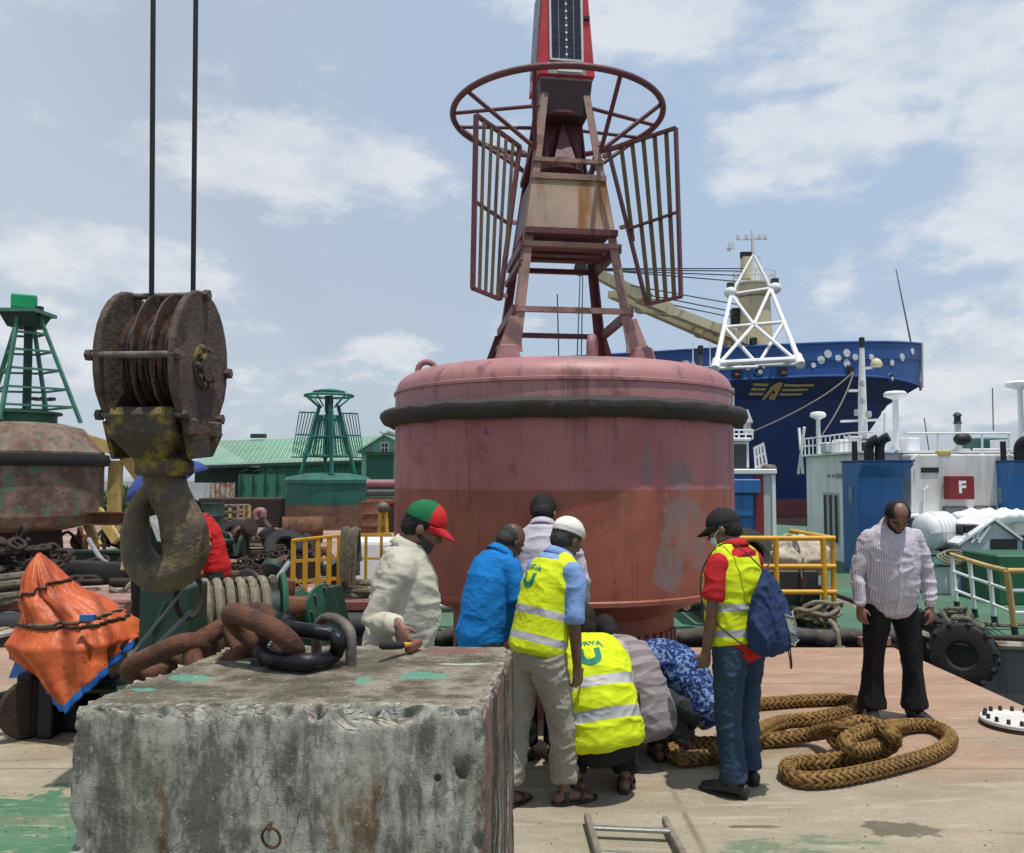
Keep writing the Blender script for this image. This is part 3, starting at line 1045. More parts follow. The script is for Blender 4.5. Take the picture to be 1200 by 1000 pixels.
 # twin cargo booms slewed to the left
 for (x0, y0), (x1, y1), w0, w1 in (((884, 403), (748, 350), 1.05, 0.7), ((868, 409), (716, 345), 0.95, 0.6)):
  b = MB()
  Y0, Y1 = cy - 1, cy - 14
  b.beam(P(x0, y0, Y0), P(x1, y1, Y1), 0.7, w0 * 0.76, side=(0, 1, 0), w2=0.5, h2=w1 * 0.76)
  d = P(x1, y1, Y1) - P(x0, y0, Y0)
  o_ = b.build('cargo_boom', M['cream'], root, smooth=None)
  for t in (0.35, 0.80):
   q = P(x0, y0, Y0) + d * t
   MB().beam(q - d.normalized() * 0.35, q + d.normalized() * 0.35, 0.74, w0 * 0.76 + 0.05, side=(0, 1, 0)).build('boom_stiffener', M['cream'], o_, smooth=None)
 MB().beam(P(760, 352, cy - 13.5), P(690, 316, cy - 17), 0.5, 0.85, side=(0, 1, 0), h2=0.55).build('boom_head', M['cream'], root, smooth=None)
 MB().lathe([(0.4, -0.3), (0.4, 0.3)], P(680, 315, cy - 17), 12, axis=(0, 1, 0)).build('boom_sheave', M['black'], root)
 for (x0, y0), (x1, y1) in (((871, 315), (700, 315)), ((871, 318), (690, 316)), ((867, 323), (700, 317)), ((864, 330), (720, 318)), ((864, 357), (740, 335)), ((862, 366), (755, 345)), ((863, 373), (790, 358)), ((680, 318), (676, 432)), ((683, 318), (681, 432))):
  MB().tube(P(x0, y0, cy - 1), P(x1, y1, cy - 16), 0.045, n=5).build('rigging_wire', M['wire'], root)
 MB().sweep([P(1079, 458, 66), P(1050, 316, 66)], [0.10, 0.04], n=6).build('whip_aerial', M['grey_steel'], root)
 MB().tube(P(1080, 402, 66.1), P(1080.5, 455, 66.1), 0.12, n=8).build('stem_bar', M['grey_white'], root)
 MB().tube(P(653, 345, cy), P(655, 432, cy), 0.06, n=5).build('aerial', M['grey_steel'], root)


big_ship()
# ------------------------------------------------------------------ the large red buoy
def red_buoy():
 D = 7.4
 cx = at(659, 560, D).x
 C = Vector((cx, D, 0))
 N = Nodes('buoy_red')
 xyz = N.sep()
 n1 = N.noise(2.2, 6, 0.6)
 up = N.mix(N.step(n1, 0.3, 0.7), (0.34, 0.105, 0.108), (0.46, 0.165, 0.158))
 up = N.mix(N.math('MULTIPLY', N.step(N.noise(5, 5, 0.6, N.map((1, 1, 0.05))), 0.48, 0.68), 0.5), up, (0.40, 0.185, 0.21))
 lo = N.mix(N.step(n1, 0.3, 0.7), (0.26, 0.068, 0.042), (0.34, 0.105, 0.062))
 lo = N.mix(N.math('MULTIPLY', N.step(N.noise(4, 5, 0.6, N.map((1, 1, 0.06), (4, 1, 0))), 0.5, 0.7), 0.5), lo, (0.15, 0.05, 0.04))
 edge = N.math('ADD', xyz[2], N.math('MULTIPLY', N.math('SUBTRACT', N.noise(60, 3), 0.5), 0.008))
 c = N.mix(N.step(edge, 1.748, 1.752), lo, up)
 top = N.step(xyz[2], 2.30, 2.36)
 c = N.mix(N.math('MULTIPLY', top, N.step(n1, 0.3, 0.7, 0.45, 0.8)), c, (0.41, 0.21, 0.21))
 # drips below the belt
 dr = N.math('MULTIPLY', N.step(N.noise(7, 5, 0.62, N.map((1, 1, 0.035), (2, 2, 0))), 0.52, 0.68), N.step(xyz[2], 1.72, 2.3))
 c = N.mix(N.math('MULTIPLY', dr, 0.65), c, (0.10, 0.035, 0.04))
 # where the paint was scraped back and primed grey
 def sp(px, py, Y):
  return tuple(at(px, py, Y) - C)
 g = None
 for px, py, r_ in ((757, 545, (0.05, 0.22, 0.20)), (800, 560, (0.13, 0.3, 0.15)), (812, 615, (0.26, 0.35, 0.30)), (785, 665, (0.14, 0.35, 0.22)), (830, 650, (0.12, 0.35, 0.25)), (690, 418, (0.3, 0.3, 0.06))):
  bl = N.blob(sp(px, py, 6.1), r_, 0.35, 7, 0.75)
  g = bl if g is None else N.math('MAXIMUM', g, bl)
 g = N.math('MULTIPLY', g, N.step(N.noise(11, 6, 0.65, N.map((1, 1, 0.35))), 0.36, 0.58, 0.25, 0.8))
 c = N.mix(g, c, (0.20, 0.165, 0.155))
 c = N.mix(N.math('MULTIPLY', N.step(N.noise(3.3, 7, 0.68, N.map(loc=(5, 5, 1))), 0.56, 0.70), 0.6), c, (0.16, 0.055, 0.042))
 c = N.mix(N.step(N.noise(21, 5, 0.7), 0.68, 0.71), c, (0.07, 0.03, 0.025))
 c = N.mix(N.math('MULTIPLY', N.step(N.noise(6.5, 8, 0.74, N.map((1, 1, 0.6), (3, 9, 2))), 0.62, 0.66), 0.7), c, (0.10, 0.045, 0.035))
 c = N.mix(N.math('MULTIPLY', N.step(N.noise(13, 6, 0.7, N.map((1, 1, 0.05), (8, 3, 1))), 0.60, 0.68), 0.5), c, (0.09, 0.035, 0.03))
 plates = N.noise(0.9, 2, 0.5)
 nb = N.bump(N.noise(40, 6, 0.65), 0.22, 0.01, N.bump(plates, 0.5, 0.10))
 m_red = N.done(c, N.step(n1, 0.2, 0.8, 0.42, 0.62), 0, nb)
 M['buoy_pink'] = m_pink = worn('buoy_pink', (0.30, 0.135, 0.14), 0.6, 0, 0.2, 5, (0.17, 0.10, 0.075), 0.36, 9, streak=(0.24, 0.17, 0.12), sa=0.6, ss=10, bump=0.25)
 M['buoy_maroon'] = m_mar = worn('buoy_maroon', (0.135, 0.042, 0.048), 0.55, 0, 0.25, 5, (0.08, 0.035, 0.03), 0.34, 9, bump=0.25)
 m_olive = worn('slat_olive', (0.16, 0.095, 0.065), 0.7, 0, 0.3, 5, (0.13, 0.11, 0.05), 0.5, 6, bump=0.3)
 m_weath = worn('tower_pale', (0.33, 0.20, 0.17), 0.7, 0, 0.25, 4, (0.20, 0.12, 0.075), 0.42, 7, streak=(0.25, 0.17, 0.07), sa=0.6, ss=9, bump=0.25)
 m_plate = worn('plate_stained', (0.42, 0.30, 0.22), 0.65, 0, 0.15, 3, None, streak=(0.24, 0.10, 0.012), sa=1.0, ss=5, dirt=(0.26, 0.20, 0.06), da=0.8, bump=0.12)
 root = empty('navigation_buoy', C, 'giant faded red navigation buoy with a lattice tower, standing on the deck among the men', 'buoy')
 Rb = 1.468
 prof = [(0.0, 0.70), (0.98, 0.74), (1.28, 0.86), (1.40, 0.91), (Rb + 0.012, 0.925), (Rb + 0.012, 0.955), (Rb, 0.965), (Rb, 1.3), (Rb, 1.75), (Rb, 2.0), (Rb, 2.535), (Rb + 0.012, 2.54), (Rb + 0.012, 2.562), (Rb - 0.005, 2.568)]
 for k in range(1, 9):
  a = k / 8 * math.pi / 2
  prof.append((Rb - 0.24 + 0.235 * math.cos(a), 2.568 + 0.17 * math.sin(a)))
 prof += [(0.9, 2.775), (0.5, 2.80), (0.0, 2.81)]
 b = MB().lathe(prof, C, 112)
 hull = b.build('float_body', m_red, root, smooth=32)
 # thick rubber belt
 Rf = 0.085
 pb = [(Rb - 0.01, -0.085), (Rb + 0.05, -0.088), (Rb + 0.105, -0.06), (Rb + 0.128, -0.015), (Rb + 0.12, 0.025), (Rb + 0.085, 0.052), (Rb + 0.02, 0.066), (Rb - 0.01, 0.068)]
 b = MB().lathe(pb, C + Vector((0, 0, 2.355)), 112, capped=False)
 belt = b.build('rubber_belt', worn('belt', (0.045, 0.036, 0.031), 0.85, 0, 0.35, 6, (0.11, 0.06, 0.055), 0.36, 8, bump=0.7, bs=22), root)
 rs = np.random.RandomState(4)
 v = np.array([tuple(q.co) for q in belt.data.vertices])
 belt.data.vertices.foreach_set('co', (v + np.stack([fbm(v * 5, 3), fbm(v * 5 + 9, 3), fbm(v * 5 + 20, 3)], 1) * 0.012).ravel())
 for a in (-118, -72, -38, -160, 20):
  d = Vector((math.cos(R(a)), math.sin(R(a)), 0))
  for z0_, z1_, da in ((0.97, 1.60, 0), (1.60, 2.22, 11)):
   d = Vector((math.cos(R(a + da)), math.sin(R(a + da)), 0))
   MB().sweep([C + d * (Rb + 0.001) + Vector((0, 0, z0_ + (z1_ - z0_) * k / 6)) for k in range(7)], (0.008, 0.0025), side=(-d.y, d.x, 0), n=6).build('weld_seam', m_red, root)
 # skirt tube it stands on
 b = MB().lathe([(0.955, 0.0), (0.955, 0.72), (1.02, 0.76)], C, 64, capped=False)
 b.build('skirt_tube', m_red, root)
 for k in range(9):
  a = R(-66 + k * 5.5)
  q = C + Vector((math.cos(a), math.sin(a), 0)) * 0.97
  MB().beam(q + Vector((0, 0, 0.02)), q + Vector((0, 0, 0.60)), 0.035, 0.03, side=(math.cos(a), math.sin(a), 0)).build('skirt_rib', m_pink, root)
 # lifting eyes
 def eye(p, d, r1=0.085, r2=0.030, up=0.10):
  d = Vector(d).normalized()
  X = Vector((0, 0, 1)).cross(d).normalized()
  pts = [p - X * r1, p - X * r1 + Vector((0, 0, up))] + [p + Vector((0, 0, up)) + X * (-r1 * math.cos(t)) + Vector((0, 0, r1 * math.sin(t))) for t in [math.pi * k / 8 for k in range(1, 8)]] + [p + X * r1 + Vector((0, 0, up)), p + X * r1]
  MB().sweep(pts, r2, side=d, n=10).build('lifting_eye', m_pink, root)
 pe = at(500, 436, 6.95)
 eye(Vector((pe.x, 6.95, 2.66)), (0.1, -1, 0), 0.072, 0.026, 0.07)
 eye(Vector((at(694, 420, 6.5).x, 6.5, 2.76)), (-1, 0.25, 0), 0.07, 0.036, 0.10)
 eye(Vector((at(806, 428, 7.5).x, 7.5, 2.66)), (0.5, 1, 0), 0.08, 0.03, 0.06)
 eye(Vector((C.x - 0.5, 8.4, 2.70)), (0.3, 1, 0))

 # ---- tower
 th = R(8)
 def rotp(x, y, z):
  return C + Vector((x * math.cos(th) - y * math.sin(th), x * math.sin(th) + y * math.cos(th), z))
 Z0, Z1 = 2.80, at(660, 96, 7.2).z
 a0, a1 = 0.55, 0.205
 def corner(sx, sy, z, k=1.0):
  t = (z - Z0) / (Z1 - Z0)
  a = (a0 + (a1 - a0) * t) * k
  return rotp(sx * a, sy * a, z)
 for sx in (-1, 1):
  for sy in (-1, 1):
   p0, p1 = corner(sx, sy, Z0 + 0.10), corner(sx, sy, Z1)
   d = (corner(sx, sy, 0) - C) * 1
   d.z = 0
   d.normalize()
   m_leg = m_weath if sy < 0 else m_mar
   # an angle-iron leg: two flanges
   b = MB()
   ix, iy = rotp(-sx, 0, 0) - C, rotp(0, -sy, 0) - C
   for w, t_ in ((ix, iy), (iy, ix)):
    q0, q1 = p0 + w * 0.05 + t_ * 0.006, p1 + w * 0.036 + t_ * 0.005
    b.beam(q0, q1, 0.076, 0.012, side=w, w2=0.056)
   leg = b.build('leg', m_leg, root, smooth=None)
   q = corner(sx, sy, Z0)
   # gusset and foot pad
   MB().beam(p0 + Vector((0, 0, -0.02)), p0.lerp(p1, 0.11), 0.20, 0.016, side=ix, w2=0.075).build('foot_gusset', m_leg, leg, smooth=None)
   pad = MB()
   pc = Vector((q.x, q.y, 0)) + d * 0.02
   base = [pc + ix * 0.12 + iy * 0.12, pc - ix * 0.12 + iy * 0.12, pc - ix * 0.12 - iy * 0.12, pc + ix * 0.12 - iy * 0.12]
   zz = 2.71
   pad.add([Vector((p.x, p.y, zz)) for p in base] + [Vector((p.x, p.y, 2.915)) + (pc - p) * 0.42 for p in base], [(3, 2, 1, 0), (4, 5, 6, 7), (0, 1, 5, 4), (1, 2, 6, 5), (2, 3, 7, 6), (3, 0, 4, 7)])
   pad.build('foot_pad', m_pink, root, smooth=None, bevel=0.012)
   for bx in (-1, 1):
    MB().lathe([(0.016, 0), (0.016, 0.03)], Vector((pc.x, pc.y, 2.913)) + ix * 0.055 * bx + iy * 0.05, 6).build('bolt', m_mar, root)
 def rung(c0, c1, py, yd, m, w=0.045, h=0.042, ext=0.0):
  z = at(660, py, yd).z
  p, q = corner(c0[0], c0[1], z), corner(c1[0], c1[1], z)
  MB().beam(p, q, w, h).build('cross_bar', m, root, smooth=None)
  return z
 F0, F1, B0, B1 = (-1, -1), (1, -1), (-1, 1), (1, 1)
 rung(F0, F1, 362, 6.85, m_weath)
 rung(F0, F1, 284, 6.9, m_weath, 0.04, 0.05)
 rung(F0, F1, 184, 7.0, m_weath, 0.035, 0.045)
 rung(B0, B1, 394, 7.9, m_mar)
 rung(B0, B1, 321, 7.9, m_mar)
 rung(F0, B0, 320, 7.3, m_mar)
 rung(F0, B0, 400, 7.3, m_mar)
 # diagonals on the two side faces
 for sx in (1, -1):
  for (pa, ya), (pb_, yb) in (((393, 7.9), (368, 6.9)), ((320, 7.9), (290, 6.9))):
   MB().beam(corner(sx, 1, at(700, pa, ya).z), corner(sx, -1, at(700, pb_, yb).z + 0.03), 0.075, 0.05).build('diagonal_brace', m_mar, root, smooth=None)
  MB().beam(corner(sx, 1, at(700, 215, 7.6).z), corner(sx, -1, at(700, 165, 7.1).z), 0.05, 0.04).build('diagonal_brace', m_mar, root, smooth=None)
 # battery box: stained front plate, dark open bottom
 zt, zb, zb2 = at(660, 205, 6.97).z, at(660, 266, 6.93).z, at(660, 304, 7.9).z
 b = MB()
 k = 0.985
 ft = [corner(-1, -1, zt, k), corner(1, -1, zt, k), corner(1, 1, zt, k), corner(-1, 1, zt, k)]
 fb = [corner(-1, -1, zb, k), corner(1, -1, zb, k), corner(1, 1, zb, k), corner(-1, 1, zb, k)]
 b.add(ft + fb, [(0, 1, 2, 3), (7, 6, 5, 4), (1, 2, 6, 5), (2, 3, 7, 6), (3, 0, 4, 7), (4, 5, 1, 0)])
 box = b.build('battery_box', m_mar, root, smooth=None)
 nf = (fb[1] - fb[0]).cross(ft[0] - fb[0]).normalized()
 if nf.y > 0:
  nf = -nf
 MB().prism([fb[0] + nf * 0.004, fb[1] + nf * 0.004, ft[1] + nf * 0.004, ft[0] + nf * 0.004], nf * 0.012).build('front_plate', m_plate, box, smooth=None, bevel=0.004)
 MB().beam(ft[0] + nf * 0.02 + Vector((0, 0, 0.01)), ft[1] + nf * 0.02 + Vector((0, 0, 0.01)), 0.05, 0.03).build('top_flange', m_weath, box, smooth=None)
 MB().beam(corner(-1, -1, zb - 0.03), corner(1, -1, zb - 0.03), 0.05, 0.12).build('bottom_flange', m_mar, box, smooth=None)
 for yy in (-0.5, 0.0, 0.5):
  p, q = corner(-1, yy, zb - 0.10, 1), corner(1, yy, zb - 0.10, 1)
  MB().beam(p, q, 0.05, 0.10).build('bearer', m_mar, box, smooth=None)
 # radar reflector: drum with corner plates
 zc0, zc1 = at(655, 203, 7.3).z, at(655, 130, 7.2).z
 b = MB()
 rc = rotp(-0.02, 0.0, 0)
 b.lathe([(0.0, zc0), (0.225, zc0 + 0.01), (0.225, zc0 + 0.03), (0.215, zc0 + 0.03), (0.215, zc0 + 0.10)], rc, 24, capped=False)
 refl = b.build('reflector_drum', m_mar, root)
 MB().lathe([(0.20, zc1 - 0.03), (0.225, zc1 - 0.02), (0.225, zc1), (0.0, zc1)], rc, 24, capped=False).build('drum_lid', m_mar, refl)
 for kk in range(4):
  a = th + R(-45) + kk * math.pi / 2
  dv = Vector((math.cos(a), math.sin(a), 0)) * 0.215
  MB().prism([rc + Vector((0, 0, zc0 + 0.06)), rc + dv + Vector((0, 0, zc0 + 0.06)), rc + dv * 0.9 + Vector((0, 0, (zc0 + zc1) / 2)), rc + Vector((0, 0, zc1 - 0.04))], Vector((-dv.y, dv.x, 0)).normalized() * 0.01).build('reflector_fin', m_mar, refl, smooth=None)
 fx = [rotp(-0.11, -0.21, zc0 + 0.05), rotp(0.10, -0.21, zc0 + 0.05), rotp(0.0, -0.06, zc1 - 0.03), rotp(0.0, 0.06, zc0 + 0.05)]
 MB().add(fx, [(0, 1, 2), (1, 3, 2), (3, 0, 2), (0, 3, 1)]).build('reflector_cone', M['buoy_maroon'], refl, smooth=None)
 b = MB().span(rotp(-0.19, 0, zc0 + 0.05) + Vector((0, 0.05, 0)), rotp(0.19, 0.03, zc1 - 0.02) + Vector((0, 0.05, 0)))
 b.build('back_plate', m_mar, refl, smooth=None)
 # lantern bracket
 b = MB()
 s_ = 0.235
 zl = Z1
 b.add([rotp(x * s_ * 0.86, y * s_ * 0.86, zl - 0.30) for x, y in ((-1, -1), (1, -1), (1, 1), (-1, 1))] + [rotp(x * s_, y * s_, zl) for x, y in ((-1, -1), (1, -1), (1, 1), (-1, 1))],
          [(3, 2, 1, 0), (4, 5, 6, 7), (0, 1, 5, 4), (1, 2, 6, 5), (2, 3, 7, 6), (3, 0, 4, 7)])
 b.build('lantern_bracket', plain('underside', (0.06, 0.03, 0.03), 0.6), root, smooth=None)
 MB().box(rotp(0, 0, zl + 0.012), (0.46, 0.46, 0.03), th).build('lantern_plate', m_weath, root, smooth=None)
 # ring guard with spokes
 zr = at(653, 126, 7.4).z - 0.085
 RC = C + Vector((-0.035, 0, zr))
 Rr = 0.945
 MB().ring(RC, Rr, 0.028, 72, 10).build('ring_guard', m_mar, root)
 zs = at(660, 172, 7.05).z
 for sx, sy, angs in ((-1, -1, (205, 248)), (1, -1, (292, 335)), (1, 1, (22, 65)), (-1, 1, (115, 158))):
  for a in angs:
   a = R(a) + th
   MB().tube(corner(sx, sy, zs), RC + Vector((math.cos(a) * Rr, math.sin(a) * Rr, 0)), 0.020, n=8).build('ring_spoke', m_mar, root)
 for sx, sy, a in ((-1, 1, 158), (1, 1, 22), (-1, -1, 176), (1, -1, 4)):
  a = R(a) + th
  MB().tube(corner(sx, sy, zr - 0.02), RC + Vector((math.cos(a) * Rr, math.sin(a) * Rr, 0)), 0.018, n=8).build('ring_spoke', m_mar, root)

 # ---- lantern: red truncated pyramid with solar panels
 zt2 = zl + 0.98
 b0, b1 = 0.258, 0.195
 lr = root
 def lp(x, y, z, g=0.0):
  t = (z - zl) / (zt2 - zl)
  a = b0 + (b1 - b0) * t + g
  return rotp(x * a, y * a, z)
 z0 = zl + 0.03
 b = MB().add([lp(x, y, z0) for x, y in ((-1, -1), (1, -1), (1, 1), (-1, 1))] + [lp(x, y, zt2) for x, y in ((-1, -1), (1, -1), (1, 1), (-1, 1))],
                 [(3, 2, 1, 0), (4, 5, 6, 7), (0, 1, 5, 4), (1, 2, 6, 5), (2, 3, 7, 6), (3, 0, 4, 7)])
 lan = b.build('lantern_housing', M['lantern_red'], root, smooth=None, bevel=0.008)
 m_cell = plain('solar_cell', (0.010, 0.014, 0.03), 0.25, 0)
 m_frame = plain('panel_frame', (0.55, 0.55, 0.52), 0.45, 0.3)
 for fn in range(3):
  ux, uy = ((1, 0), (0, -1), (0, 1))[fn]
  def fp(u, z, g):
   t = (z - zl) / (zt2 - zl)
   a = b0 + (b1 - b0) * t
   if fn == 0:
    return rotp(u, -a - g, z)
   return rotp((-1 if fn == 1 else 1) * (a + g), u, z)
  za, zc = z0 + 0.13, zt2 - 0.08
  hw = 0.152
  def quad(u0, u1, a, c, g0, g1):
   f_ = [fp(u0, a, g0), fp(u1, a, g0), fp(u1, c, g0), fp(u0, c, g0)]
   h_ = [fp(u0, a, g1), fp(u1, a, g1), fp(u1, c, g1), fp(u0, c, g1)]
   return MB().add(f_ + h_, [(3, 2, 1, 0), (4, 5, 6, 7), (0, 1, 5, 4), (1, 2, 6, 5), (2, 3, 7, 6), (3, 0, 4, 7)])
  pan = quad(-hw, hw, za, zc, 0.003, 0.016).build('solar_panel', m_frame, root, smooth=None)
  nr = 14
  for cxl in range(4):
   for rw in range(nr):
    u0 = -hw + 0.018 + cxl * (2 * hw - 0.036) / 4
    v0 = za + 0.02 + rw * (zc - za - 0.04) / nr
    quad(u0 + 0.002, u0 + (2 * hw - 0.036) / 4 - 0.002, v0 + 0.0015, v0 + (zc - za - 0.04) / nr - 0.0015, 0.016, 0.018).build('cell', m_cell, pan, smooth=None)
  if fn == 0:
   for rw in range(10):
    v0 = za + 0.05 + rw * (zc - za - 0.06) / 10
    quad(-0.009, 0.009, v0, v0 + 0.018, 0.0182, 0.0192).build('contact', M['white_paint'], pan, smooth=None)
 # plate with the name strip below the panel
 q0, q1 = rotp(-0.17, -b0 - 0.006, z0 + 0.01), rotp(0.17, -b0 + 0.004, z0 + 0.11)
 MB().add([rotp(-0.17, -b0 - 0.002, z0 + 0.008), rotp(0.17, -b0 - 0.002, z0 + 0.008), rotp(0.165, -b0 + 0.006, z0 + 0.115), rotp(-0.165, -b0 + 0.006, z0 + 0.115),
              rotp(-0.17, -b0 - 0.008, z0 + 0.008), rotp(0.17, -b0 - 0.008, z0 + 0.008), rotp(0.165, -b0 - 0.000, z0 + 0.115), rotp(-0.165, -b0 - 0.000, z0 + 0.115)],
             [(3, 2, 1, 0), (4, 5, 6, 7), (0, 1, 5, 4), (1, 2, 6, 5), (2, 3, 7, 6), (3, 0, 4, 7)]).build('base_plate', plain('dull_plate', (0.30, 0.26, 0.24), 0.5), lan, smooth=None)
 MB().box(rotp(0.03, -b0 - 0.008, z0 + 0.055), (0.22, 0.012, 0.05), th).build('label_strip', M['white_paint'], lan, smooth=None)
 MB().box(rotp(0.19, -b0 + 0.03, z0 + 0.55), (0.05, 0.02, 0.03), th).build('latch', M['black'], lan, smooth=None)
 MB().box(rotp(0, 0, zt2 + 0.02), (0.34, 0.34, 0.04), th).build('roof_cap', M['lantern_red'], lan, smooth=None)
 MB().lathe([(0.09, 0.04), (0.10, 0.06), (0.10, 0.22), (0.08, 0.27), (0.0, 0.29)], rotp(0, 0, zt2), 20).build('light_lens', plain('lens', (0.5, 0.03, 0.03), 0.1), lan)

 # ---- slatted wings on the two front corners
 def wing(inn_t, out_t, inn_b, out_b, n, yi, yo, yib):
  it, ot, ib, ob = at(*inn_t, yi), at(*out_t, yo), at(*inn_b, yib), at(*out_b, yo)
  W = empty_part('slatted_wing', root)
  nrm = (ot - it).cross(ib - it).normalized()
  for a, c in ((it, ot), (ib, ob), (ot, ob), (it, ib)):
   MB().beam(a, c, 0.038, 0.024, side=nrm).build('wing_frame', m_mar, W, smooth=None)
  mt = (it.lerp(ib, 0.52), ot.lerp(ob, 0.50))
  MB().beam(mt[0], mt[1], 0.034, 0.016, side=nrm).build('wing_frame', m_mar, W, smooth=None)
  w_top = (ot - it)
  for k in range(1, n + 1):
   t = k / (n + 1) + 0.02
   # slats hang parallel to the outer edge and stop on the sloping inner edge
   p, ax = it.lerp(ot, t), (ob - ot).normalized()
   for m_ in range(1, 41):
    s_ = m_ / 40
    a_, c_ = it.lerp(ib, s_), ot.lerp(ob, s_)
    u = 1 - (1 - t) * w_top.length * (1 - 0.22 * s_) / (c_ - a_).length
    if u < 0.02:
     break
    q = a_.lerp(c_, u)
   MB().beam(p + nrm * 0.012, q + nrm * 0.012, 0.036, 0.010, side=nrm.cross(ax)).build('slat', m_olive, W, smooth=None)
  for t in (0.03, 0.5, 0.97):
   q = it.lerp(ib, t)
   MB().beam(q, q + (Vector((C.x, C.y, q.z)) - q).normalized() * 0.07, 0.03).build('wing_bracket', m_weath, W, smooth=None)
 wing((609, 172), (558, 135), (586, 351), (554, 338), 5, 7.02, 6.48, 6.80)
 wing((713, 176), (792, 150), (758, 357), (798, 348), 5, 7.0, 6.60, 6.86)
 return root, C


def empty_part(name, root):
 o = bpy.data.objects.new(name, None)
 COL.objects.link(o)
 o.parent = root
 return o


BUOY, BC = red_buoy()
# ------------------------------------------------------------------ the concrete sinker block
BX = dict(fl=at(79, 830, 2.77), fr=at(568, 834, 2.75), br=at(603, 757, 3.72), bl=at(280, 760, 3.78))
BZ = 1.105


def concrete_block():
 N = Nodes('old_concrete')
 xyz = N.sep()
 nx, ny, nz = N.normal()[0:3]
 big = N.noise(1.8, 6, 0.62)
 c = N.mix(N.step(big, 0.3, 0.7), (0.32, 0.31, 0.26), (0.52, 0.505, 0.44))
 c = N.mix(N.math('MULTIPLY', N.step(N.noise(5, 6, 0.65), 0.5, 0.7), 0.6), c, (0.52, 0.52, 0.50))
 hz = N.step(nz, 0.5, 0.8)
 # black algae running down the sides
 st = N.noise(4.2, 6, 0.65, N.map((1.2, 1.2, 0.16), (2, 4, 0)))
 fine = N.noise(16, 7, 0.7, N.map((1, 1, 0.45)))
 mould = N.math('MULTIPLY', N.step(N.math('ADD', N.math('MULTIPLY', st, 0.65), N.math('MULTIPLY', fine, 0.42)), 0.455, 0.585), N.math('SUBTRACT', 1.0, hz))
 c = N.mix(N.math('MULTIPLY', mould, 0.80), c, (0.055, 0.055, 0.045))
 grn = N.noise(2.4, 5, 0.6, N.map((1, 1, 0.5), (9, 2, 4)))
 c = N.mix(N.math('MULTIPLY', N.step(grn, 0.52, 0.68), 0.45), c, (0.13, 0.145, 0.075))
 # rust bleeding from buried steel
 for bx, w, top in ((at(415, 850, 2.62).x, 0.085, 0.98), (at(432, 850, 2.62).x, 0.03, 1.05), (at(380, 850, 2.6).x, 0.03, 0.9), (at(150, 850, 2.5).x, 0.025, 1.0), (at(235, 850, 2.5).x, 0.03, 0.7)):
  d = N.math('ABSOLUTE', N.math('SUBTRACT', N.math('ADD', xyz[0], N.math('MULTIPLY', N.math('SUBTRACT', N.noise(7, 4), 0.5), 0.10)), bx))
  m = N.math('MULTIPLY', N.step(d, w, w * 0.15), N.step(xyz[2], top + 0.02, top - 0.25))
  c = N.mix(N.math('MULTIPLY', N.math('MULTIPLY', m, N.math('SUBTRACT', 1.0, hz)), N.step(fine, 0.25, 0.6, 0.35, 0.9)), c, (0.135, 0.075, 0.035))
 # crazing
 wob = N.n.new('ShaderNodeVectorMath')
 wob.operation = 'ADD'
 N.l.new(N.tc, wob.inputs[0])
 nn = N.n.new('ShaderNodeTexNoise')
 nn.inputs['Scale'].default_value = 9
 sc = N.n.new('ShaderNodeVectorMath')
 sc.operation = 'SCALE'
 sc.inputs['Scale'].default_value = 0.06
 N.l.new(N.tc, nn.inputs[0])
 N.l.new(nn.outputs[1], sc.inputs[0])
 N.l.new(sc.outputs[0], wob.inputs[1])
 cr = N.step(N.vor(22, src=wob.outputs[0]), 0.0, 0.035)
 cr2 = N.step(N.vor(9, src=wob.outputs[0]), 0.0, 0.012)
 cm = N.math('MULTIPLY', N.math('SUBTRACT', 1.0, cr), N.step(N.noise(2.4, 4, 0.6, N.map(loc=(6, 1, 2))), 0.50, 0.66))
 cm = N.math('MAXIMUM', cm, N.math('MULTIPLY', N.math('MULTIPLY', N.math('SUBTRACT', 1.0, cr2), 0.6), N.step(N.noise(1.6, 4, 0.6, N.map(loc=(2, 6, 3))), 0.48, 0.6)))
 c = N.mix(N.math('MULTIPLY', N.math('MULTIPLY', cm, N.math('SUBTRACT', 1.0, hz)), 0.65), c, (0.085, 0.08, 0.06))
 # top: trodden, dirty, dabs of green and red paint
 tn = N.noise(6.5, 8, 0.75, N.map((0.8, 1.2, 1)))
 topc = N.mix(N.step(tn, 0.38, 0.62), (0.085, 0.072, 0.05), (0.27, 0.24, 0.185))
 topc = N.mix(N.math('MULTIPLY', N.step(N.noise(1.9, 6, 0.65, N.map(loc=(3, 3, 3))), 0.46, 0.62), 0.75), topc, (0.085, 0.075, 0.05))
 for p, r_ in (((225, 795), (0.09, 0.05, .1)), ((300, 778), (0.05, 0.05, .1)), ((425, 797), (0.03, 0.06, .1)), ((500, 792), (0.12, 0.06, .1)), ((170, 808), (0.05, 0.03, .1))):
  q = gp(p[0], p[1], BZ)
  topc = N.mix(N.math('MULTIPLY', N.blob(tuple(q), r_, 0.2, 9, 0.9), 0.75), topc, (0.10, 0.30, 0.22))
 topc = N.mix(N.math('MULTIPLY', N.blob(tuple(gp(530, 763, BZ)), (0.2, 0.06, .1), 0.4, 9, 0.9), 0.6), topc, (0.24, 0.09, 0.08))
 topc = N.mix(N.math('MULTIPLY', N.blob(tuple(gp(545, 778, BZ)), (0.13, 0.016, .1), 0.4, 12, 0.6), 0.6), topc, (0.55, 0.55, 0.52))
 c = N.mix(hz, c, topc)
 # broken arris: pale fresh aggregate
 pt = N.n.new('ShaderNodeNewGeometry')
 ed = N.step(pt.outputs['Pointiness'], 0.515, 0.56)
